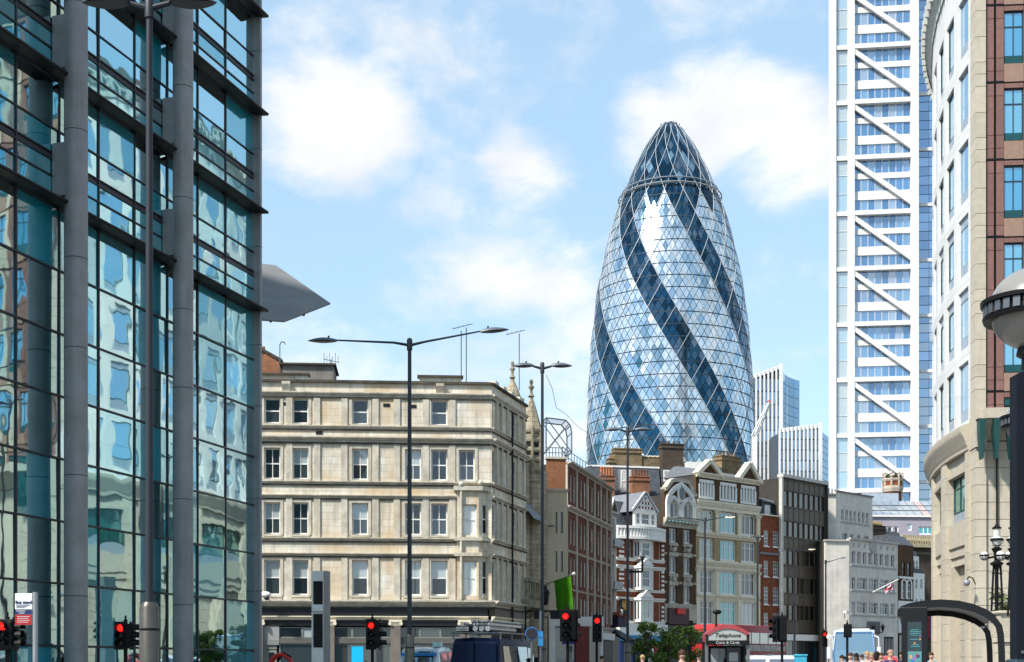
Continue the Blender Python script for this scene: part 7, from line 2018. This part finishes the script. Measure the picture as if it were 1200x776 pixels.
def blue_van():
    d = 47; t = thing('blue_van', 'dark blue panel van carrying ladders and tubes on its roof rack', 'van', G(583, d)+Vector((0,0,ROADZ)), -A17)
    BL = M('van_blue', (.002,.010,.038), .4, var=.05, spec=.15); w = 1.82
    prof = [(-2.5,.32),(-2.55,.6),(-2.5,1.3),(-2.4,2.12),(-2.25,2.26),(1.0,2.28),(1.35,2.2),(2.05,1.35),(2.65,1.15),(2.75,.8),(2.72,.32)]
    part(t, 'body', body_mesh(prof, w, .10, 1.1), BL, smooth=True, ang=38, fix=True)
    for s in (-1, 1):
        part(t, 'rear_door', MB().prism_y([(s*.02,.45),(s*(w/2-.08),.45),(s*(w/2-.17),2.08),(s*.02,2.12)][::s], -2.56, -2.5), BL, fix=True, bevel=.01)
        part(t, 'tail_light', MB().box(s*(w/2-.14), s*(w/2-.03), -2.57, -2.45, .75, 1.15), M('tail_red', (.3,.01,.01), .3), bevel=.01)
        for (a, b, z0, z1) in ((.9,1.5,1.32,1.95),(-.3,.8,1.35,1.98),(-2.0,-.5,1.35,1.98)):
            q = s*(w/2-.10*(z0-1.1)+.012); q2 = s*(w/2-.10*(z1-1.1)+.012)
            part(t, 'side_window', MB().quad((q,a,z0),(q,b+ (.25 if a > .5 else 0),z0),(q2,b-.1 if a > .5 else b,z1),(q2,a,z1)), VG)
        m = part(t, 'wing_mirror', MB().box(s*(w/2+.02), s*(w/2+.2), 1.35, 1.45, 1.35, 1.62), BLACKP, bevel=.02)
    part(t, 'windscreen', MB().quad((-.78,1.42,2.12),(.78,1.42,2.12),(.85,2.06,1.40),(-.85,2.06,1.40)), VG)
    part(t, 'number_plate', MB().box(-.26,.26,-2.575,-2.56,.55,.67), M('plate_yellow', (.6,.45,.05), .5)); part(t, 'bumper', MB().box(-w/2+.03, w/2-.03, -2.63, -2.4, .3, .5), BLACKP, bevel=.03)
    wheels(t, w, (-1.55, 1.75))
    rk = part(t, 'roof_rack', MB().box(-.85,.85,-2.3,-2.26,2.40,2.44).box(-.85,.85,-1.0,-.96,2.40,2.44).box(-.85,.85,.4,.44,2.40,2.44).box(-.87,-.83,-2.35,.6,2.40,2.45).box(.83,.87,-2.35,.6,2.40,2.45), GREYM)
    mb = MB()
    for x in (-.83, .83):
        for y in (-2.28, -.98, .42): mb.box(x-.02, x+.02, y-.02, y+.02, 2.2, 2.42)
    part(rk, 'rack_foot', mb, GREYM)
    AL = M('ladder_alu', (.55,.55,.54), .35, metal=.7)
    for x in (-.15, .35):
        mb = MB()
        for xx in (x-.2, x+.2): mb.box(xx-.025, xx+.025, -2.7, 1.0, 2.66+.02*x, 2.74)
        for i in range(13): mb.tube((x-.2, -2.6+i*.28, 2.7), (x+.2, -2.6+i*.28, 2.7), .016, n=6)
        part(rk, 'ladder', mb, AL)
    for i in range(5): part(rk, 'tube', MB().tube((-.10+i*.17, -2.5, 2.80+.02*(i % 2)), (-.10+i*.17, .8, 2.80), .04, n=8), M('tube_grey', (.4,.4,.38), .5))
    part(rk, 'crate', MB().box(-.62,-.18,-2.6,-1.9,2.46,2.64), M('crate_dark', (.03,.03,.03), .6)); mb = MB()
    for i in range(3): mb.box(-.62,-.18,-2.62,-2.61,2.49+i*.05,2.515+i*.05)
    part(rk, 'reflective_strip', mb, WPAINT); part(rk, 'pipe_tube', MB().tube((-.02,-2.4,2.56),(-.02,.6,2.56),.09,n=12).tube((.2,-2.4,2.56),(.2,.6,2.56),.09,n=12).tube((.42,-2.4,2.56),(.42,.6,2.56),.09,n=12), AL)
blue_van()
def coach():
    d = 84; t = thing('tour_coach', 'white and pale blue coach with a huge windscreen before the grey stone offices', 'coach', G(1002, d)+Vector((0,0,ROADZ)), math.pi-A17+R(2))
    WC = M('coach_white', (.62,.66,.70), .25, var=.04, coat=.6); w = 2.5; BLC = M('coach_blue', (.08,.2,.42), .3, coat=.5); PK = M('coach_graphic', (.24,.18,.22), .4, col2=(.45,.42,.45), vs=1.8, coat=.4)
    prof = [(-6,.35),(-6.05,1.5),(-5.9,3.3),(-5.6,3.45),(5.1,3.45),(5.6,3.3),(5.95,2.2),(6.05,1.2),(6.0,.35)]
    part(t, 'body', body_mesh(prof, w, .04, 1.4), WC, smooth=True, ang=38, fix=True)
    CG = GLASS('coach_windscreen', (.06,.12,.16), (.8,.93,1), .28, wave=.05, ws=.7)
    ws = part(t, 'windscreen', MB().add([(-1.08,6.07,1.25),(1.08,6.07,1.25),(1.12,5.98,2.2),(1.02,5.66,3.22),(-1.02,5.66,3.22),(-1.12,5.98,2.2)], [(0,1,2,5),(5,2,3,4)]), CG, fix=True)
    part(ws, 'surround', MB().path([(-1.12,6.09,1.2),(1.12,6.09,1.2),(1.16,6.0,2.2),(1.05,5.66,3.27),(-1.05,5.66,3.27),(-1.16,6.0,2.2),(-1.12,6.09,1.2)], .05, 6), BLC)
    part(ws, 'wiper', MB().tube((-.5,6.11,1.3),(-.1,6.02,2.0),.015,n=5).tube((.3,6.11,1.3),(.7,6.02,2.0),.015,n=5), BLACKP)
    part(t, 'destination_board', MB().box(.05,.75,6.0,6.03,1.5,1.85), BLACKP)
    for s in (-1, 1):
        part(t, 'side_glazing', MB().box(s*(w/2-.06), s*(w/2-.025), -5.6, 4.6, 1.65, 2.75), VG); part(t, 'side_graphic', MB().box(s*(w/2-.02), s*(w/2+.008), -5.8, 4.4, .6, 3.0), PK if s < 0 else WC)
        m = part(t, 'wing_mirror', MB().box(s*(w/2+.05), s*(w/2+.28), 6.0, 6.15, 1.7, 2.4), WC, bevel=.05); part(m, 'mirror_arm', MB().path([(s*(w/2-.15),5.6,3.1),(s*(w/2+.15),6.0,2.95),(s*(w/2+.16),6.08,2.4)], .035, 6), WC)
        part(t, 'headlight', MB().box(s*.75, s*1.1, 6.03, 6.08, .7, .95), M('headlamp', (.6,.6,.6), .2), bevel=.02)
    part(t, 'roof_pod', MB().box(-.9,.9,-3,1.5,3.44,3.6), WC, bevel=.06)
    wheels(t, w, (-3.6, 4.0), .48)
coach()
def double_decker():
    d = 100; t = thing('double_decker_bus', 'red double-decker bus behind the phone box', 'bus', G(868, d)+Vector((0,0,ROADZ)), R(-38))
    RD = M('bus_red', (.36,.015,.02), .4, var=.04, spec=.2); w = 2.5
    prof = [(-5,.35),(-5.1,1.0),(-5.05,3.9),(-4.8,4.3),(4.6,4.35),(4.9,4.1),(5.05,2.2),(5.05,.35)]
    part(t, 'body', body_mesh(prof, w, .03, 2), RD, smooth=True, ang=38, fix=True)
    for z0, z1 in ((1.25,2.1),(2.95,3.75)):
        for s in (-1, 1):
            for i in range(7): part(t, 'side_window', MB().box(s*(w/2-.07), s*(w/2+.012), -4.6+i*1.32, -4.6+i*1.32+1.2, z0, z1), VG)
        part(t, 'rear_window', MB().box(-1.0, 1.0, -5.12, -5.0, z0, z1), VG)
    part(t, 'cream_band', MB().box(-w/2-.01, w/2+.01, -4.9, 4.8, 2.42, 2.78), M('bus_cream', (.6,.57,.5), .4)); part(t, 'ad_panel', MB().box(w/2, w/2+.02, -3.5, 3.5, 2.38, 2.84), M('bus_ad', (.55,.55,.55), .4, col2=(.1,.1,.12), vs=3))
    wheels(t, w, (-3.0, 3.2), .48)
double_decker()
def mpv(px, d, label, col, h=1.85, rot=-A17, name='parked_car', cat='car', w=1.85, group='cars in the queue'):
    t = thing(name, label, cat, G(px, d)+Vector((0,0,ROADZ)), rot, group)
    C_ = M('car_'+'_'.join(str(round(c, 2)) for c in col), col, .25, var=.03, coat=.7)
    prof = [(-2.1,.3),(-2.2,.7),(-2.1,1.0),(-1.85,h-.1),(-1.5,h),(.3,h),(.7,h-.12),(1.3,1.05),(2.1,.9),(2.2,.6),(2.15,.3)]
    part(t, 'body', body_mesh(prof, w, .16, .95), C_, smooth=True, ang=40, fix=True)
    part(t, 'rear_window', MB().quad((-.62,-1.93,h-.2),(.62,-1.93,h-.2),(.72,-2.14,1.08),(-.72,-2.14,1.08)), VG); part(t, 'windscreen', MB().quad((.66,.76,h-.16),(-.66,.76,h-.16),(-.75,1.3,1.1),(.75,1.3,1.1)), VG)
    for s in (-1, 1):
        for a, b in ((-1.7,-.6),(-.5,.5)): part(t, 'side_window', MB().quad((s*(w/2-.02),a,1.08),(s*(w/2-.02),b+.2,1.08),(s*(w/2-.11),b,h-.2),(s*(w/2-.11),a+.1,h-.2)), VG)
        part(t, 'tail_light', MB().box(s*(w/2-.2), s*(w/2-.03), -2.2, -2.1, .85, 1.2), MATS['tail_red'], bevel=.01)
        part(t, 'roof_bar', MB().tube((s*.62,-1.5,h+.05),(s*.62,.2,h+.05),.02,n=6), GREYM)
    part(t, 'number_plate', MB().box(-.26,.26,-2.23,-2.21,.6,.72), MATS['plate_yellow']); wheels(t, w, (-1.35, 1.35), .33)
mpv(889, 70, 'white car nearest the phone box', (.62,.63,.64)); mpv(921, 69, 'pale white car second from the phone box, below the dark traffic light', (.55,.57,.58)); mpv(1034, 72, 'red car roof showing behind the crowd', (.45,.02,.02))
mpv(505, 60, 'white minivan with a blue stripe between the tall lamp and the blue van', (.58,.6,.62), h=2.15, rot=-A17+.1, w=1.95)
t = [o for o in COL.objects if o.get('label', '').startswith('white minivan')][0]
part(t, 'blue_stripe', MB().box(-.8,.8,-2.12,-2.0,1.75,1.88), MATS['sign_lightblue']); part(t, 'roof_sign', MB().box(.5,.85,-1.6,-1.2,2.14,2.35), M('sign_mint', (.45,.65,.62), .4))
def mini_digger():
    d = 47; t = thing('red_digger', 'small red excavator arm just above the bottom edge before the stone building', 'digger', G(333, d)+Vector((0,0,0)))
    RD = M('digger_red', (.55,.03,.02), .4, var=.1)
    for s in (-1, 1): part(t, 'track', MB().prism_x([(-.6,0),(.6,0),(.75,.15),(.6,.32),(-.6,.32),(-.75,.15)], s*.45-.12, s*.45+.12), TYRE, fix=True)
    part(t, 'cab_body', MB().box(-.5,.45,-.5,.6,.35,1.05), RD, bevel=.08); part(t, 'seat', MB().box(-.2,.2,-.1,.3,1.05,1.2), BLACKP, bevel=.04)
    part(t, 'boom', MB().path([(-.38,-.2,.9),(-.42,-.3,1.35),(-.2,-.35,1.55),(.05,-.4,1.58),(.3,-.45,1.4),(.42,-.5,1.1)], [.09,.09,.085,.08,.07,.06], 8), RD, smooth=True)
    part(t, 'hydraulic_ram', MB().tube((-.3,-.32,1.1),(.05,-.42,1.66),.035,n=8).tube((.05,-.42,1.66),(.32,-.5,1.5),.03,n=8), BLACKP)
    part(t, 'bucket', MB().prism_x([(-.7,.7),(-.4,.65),(-.38,1.1),(-.55,1.15)], .3, .6), BLACKP, fix=True)
mini_digger()

# ------------------------------------------------------------------ people
def skin_mesh(verts, edges, radii, root=0, sub=2):
    me = bpy.data.meshes.new('body'); me.from_pydata(verts, edges, [])
    bm = bmesh.new(); bm.from_mesh(me); lay = bm.verts.layers.skin.verify(); bm.verts.ensure_lookup_table()
    for v, r in zip(bm.verts, radii): v[lay].radius = r if isinstance(r, tuple) else (r, r); v[lay].use_root = False
    bm.verts[root][lay].use_root = True
    bm.to_mesh(me); bm.free()
    o = bpy.data.objects.new('tmp', me); COL.objects.link(o)
    o.modifiers.new('skin', 'SKIN'); s = o.modifiers.new('sub', 'SUBSURF'); s.levels = sub; s.render_levels = sub
    dg = bpy.context.evaluated_depsgraph_get(); dg.update()
    out = bpy.data.meshes.new_from_object(o.evaluated_get(dg)); bpy.data.objects.remove(o)
    out.polygons.foreach_set('use_smooth', [True]*len(out.polygons)); return out
SKIN = [M('skin_light', (.50,.30,.22), .5, var=.06), M('skin_brown', (.22,.12,.08), .5, var=.06)]
def figure(stride):
    s = stride
    V = [(0,0,.95),(0,0,1.15),(0,.01,1.36),(0,0,1.47),(0,-.01,1.55),(0,-.035,1.62),(0,-.03,1.72),
         (.10,0,.92),(.11,-.12*s,.50),(.11,.10*s,.09),(.11,-.10+.10*s,.03),(-.10,0,.92),(-.11,.16*s,.50),(-.11,.26*s,.10),(-.11,.14*s,.03),
         (.19,.0,1.40),(.25,.08*s,1.13),(.25,-.06+.0*s,.88),(.25,-.10,.79),(-.19,0,1.40),(-.25,-.06*s,1.13),(-.25,-.20*s,.90),(-.25,-.24*s,.81)]
    E = [(0,1),(1,2),(2,3),(3,4),(4,5),(5,6),(0,7),(7,8),(8,9),(9,10),(0,11),(11,12),(12,13),(13,14),(2,15),(15,16),(16,17),(17,18),(2,19),(19,20),(20,21),(21,22)]
    RR = [(.15,.11),(.145,.10),(.16,.10),.066,.046,(.095,.112),(.098,.116),.09,.062,.042,(.04,.03),.09,.062,.042,(.04,.03),.062,.048,.036,.04,.062,.048,.036,.04]
    body = skin_mesh(V, E, RR)
    jk = skin_mesh([V[0],V[1],V[2],(0,0,1.43)]+V[15:18]+V[19:22], [(0,1),(1,2),(2,3),(2,4),(4,5),(5,6),(2,7),(7,8),(8,9)], [(.172,.13),(.165,.12),(.178,.118),.08,.08,.064,.052,.08,.064,.052])
    tr = skin_mesh([V[0]]+V[7:10]+V[11:14], [(0,1),(1,2),(2,3),(0,4),(4,5),(5,6)], [(.165,.125),.11,.078,.06,.11,.078,.06])
    return body, jk, tr
FIG = [figure(.4), figure(1.0)]
def hair_mesh(long):
    mb = MB(); mb.ball((0,-.015,1.70), .112, 16, 10, sx=.95, sy=1.14, sz=1.05, lo=-.15 if not long else -.99)
    if long: mb.ball((0,.055,1.60), .10, 12, 8, sx=1.0, sy=.55, sz=1.6)
    return mb
NOSE = MB().ball((0,-.145,1.655), .016, 8, 6, sy=1.2, sz=1.5).mesh('nose', SKIN[0], True)
def person(px, d, ytop, rot, label, jacket, trousers, hair, long=False, skin=0, stride=1):
    h = (HOR-ytop)*PXM(d)+CH; s = min(1.09, max(.86, h/1.82)); o = G(px, d)
    if px > 640 and px < 1050 and d > 40: o.z = 0
    t = thing('person', label, 'person', o, rot, 'people on the crossing and pavement'); t.scale = (s, s, s)
    b, j, tr = FIG[stride]
    for nm, me, m in (('body', b, SKIN[skin]), ('jacket', j, jacket), ('trousers', tr, trousers)):
        q = link(nm, me.copy() if not me.materials else me, t)
        if not q.data.materials: q.data.materials.append(m)
    hb = part(t, 'hair', hair_mesh(long), hair, smooth=True)
CL = lambda n, c: M('cloth_'+n, c, .8, var=.12, vs=5)
HB, HD, HL, HG = M('hair_brown', (.07,.035,.02), .6), M('hair_dark', (.015,.012,.01), .55), M('hair_blond', (.36,.24,.11), .6), M('hair_grey', (.3,.29,.28), .6)
NV, DK = CL('navy', (.015,.02,.05)), CL('dark', (.02,.02,.022))
person(799, 34, 761, .2, 'brown-haired person in a dark jacket in front of the two bushy street trees', DK, DK, HB, True, 0, 0)
person(753, 44, 768.5, math.pi, 'person in a pale top below the slim street tree', CL('beige', (.45,.4,.32)), NV, HL)
person(819, 52, 766.5, math.pi, 'person in a black jacket left of the phone box', DK, DK, HD)
person(825.5, 54, 765.5, .3, 'person in a navy jacket touching the left edge of the phone box', NV, DK, HD)
crowd = [(987,50,769,'person in a teal top at the left end of the crowd',(.03,.2,.22),HD,0),(997,46,766,'person in a red jacket at the foot of the black signal pole',(.45,.03,.03),HB,0),(1003.5,49,766.5,'person in a maroon top just right of the red jacket',(.2,.03,.05),HD,1),(1010,51,768,'person in a pink top in the middle of the crowd',(.6,.3,.33),HB,0),
 (1016,48,764.5,'bare-armed person in a white vest in the crowd',(.6,.58,.55),HL,0),(1021.5,50,765.5,'fair-haired person in a peach top in the crowd',(.6,.35,.22),HL,0),(1027.5,47,764.5,'person in a black top right of the fair-haired one',(.02,.02,.022),HD,0),(1033,52,766,'person in a cream shirt before the red car',(.6,.55,.42),HB,0),
 (1043,45,762.5,'bald-looking tall person in a purple jacket right of the red car',(.10,.05,.16),M('hair_thin',(.36,.22,.16),.6),0),(1058,50,764.5,'person in a navy coat left of the shelter panel',(.015,.03,.10),HD,0),(1064.5,52,764,'person in a blue coat right beside the shelter panel',(.03,.07,.2),HB,0),(1091,49,765.5,'person in a light blue top between the shelter panel and the stone pilasters',(.2,.4,.55),HB,0),
 (705,54,770,'person in a dark coat by the black shopfront',(.02,.02,.025),HD,0)]
for i, (px, d, y, lab, c, hr, sk) in enumerate(crowd): person(px, d*.97, y-1.5, random.uniform(-.6,.6)+(math.pi if i % 3 == 0 else 0), lab, CL('c%d' % i, c), NV if i % 2 else DK, hr, i % 4 == 2, sk, i % 2)

# post box and clutter at the kerb
t = thing('cyan_bin', 'bright cyan street cabinet by the pale white car', 'cabinet', G(938, 60)); part(t, 'body', MB().box(-.25,.25,-.2,.2,0,1.62), M('cyan_paint', (.05,.4,.55), .5), bevel=.03); part(t, 'lid', MB().box(-.28,.28,-.23,.23,1.62,1.7), MATS['cyan_paint'], bevel=.02)
t = thing('cable', 'thin slack overhead cable beside the egg-shaped tower', 'cable', P(640, 440, 90)); o = P(640, 440, 90)
pts = [P(x, y, 90+i*4)-o for i, (x, y) in enumerate(((640,440),(647,455),(652,478),(664,486),(672,495),(681,503),(690,508)))]
part(t, 'wire', MB().path(pts, .02, 5), GREYM)
t = thing('bracket_arm_camera', 'camera on a dark square bracket at the lamp before the bay house', 'camera', G(736.5, 60)); part(t, 'arm', MB().path([(0,0,5.4),(.62,0,5.4),(.62,0,6.0)], .05, 6), BLACKP); part(t, 'camera', MB().ball((.62,0,6.08), .09, sx=1.5), GREYM, smooth=True)
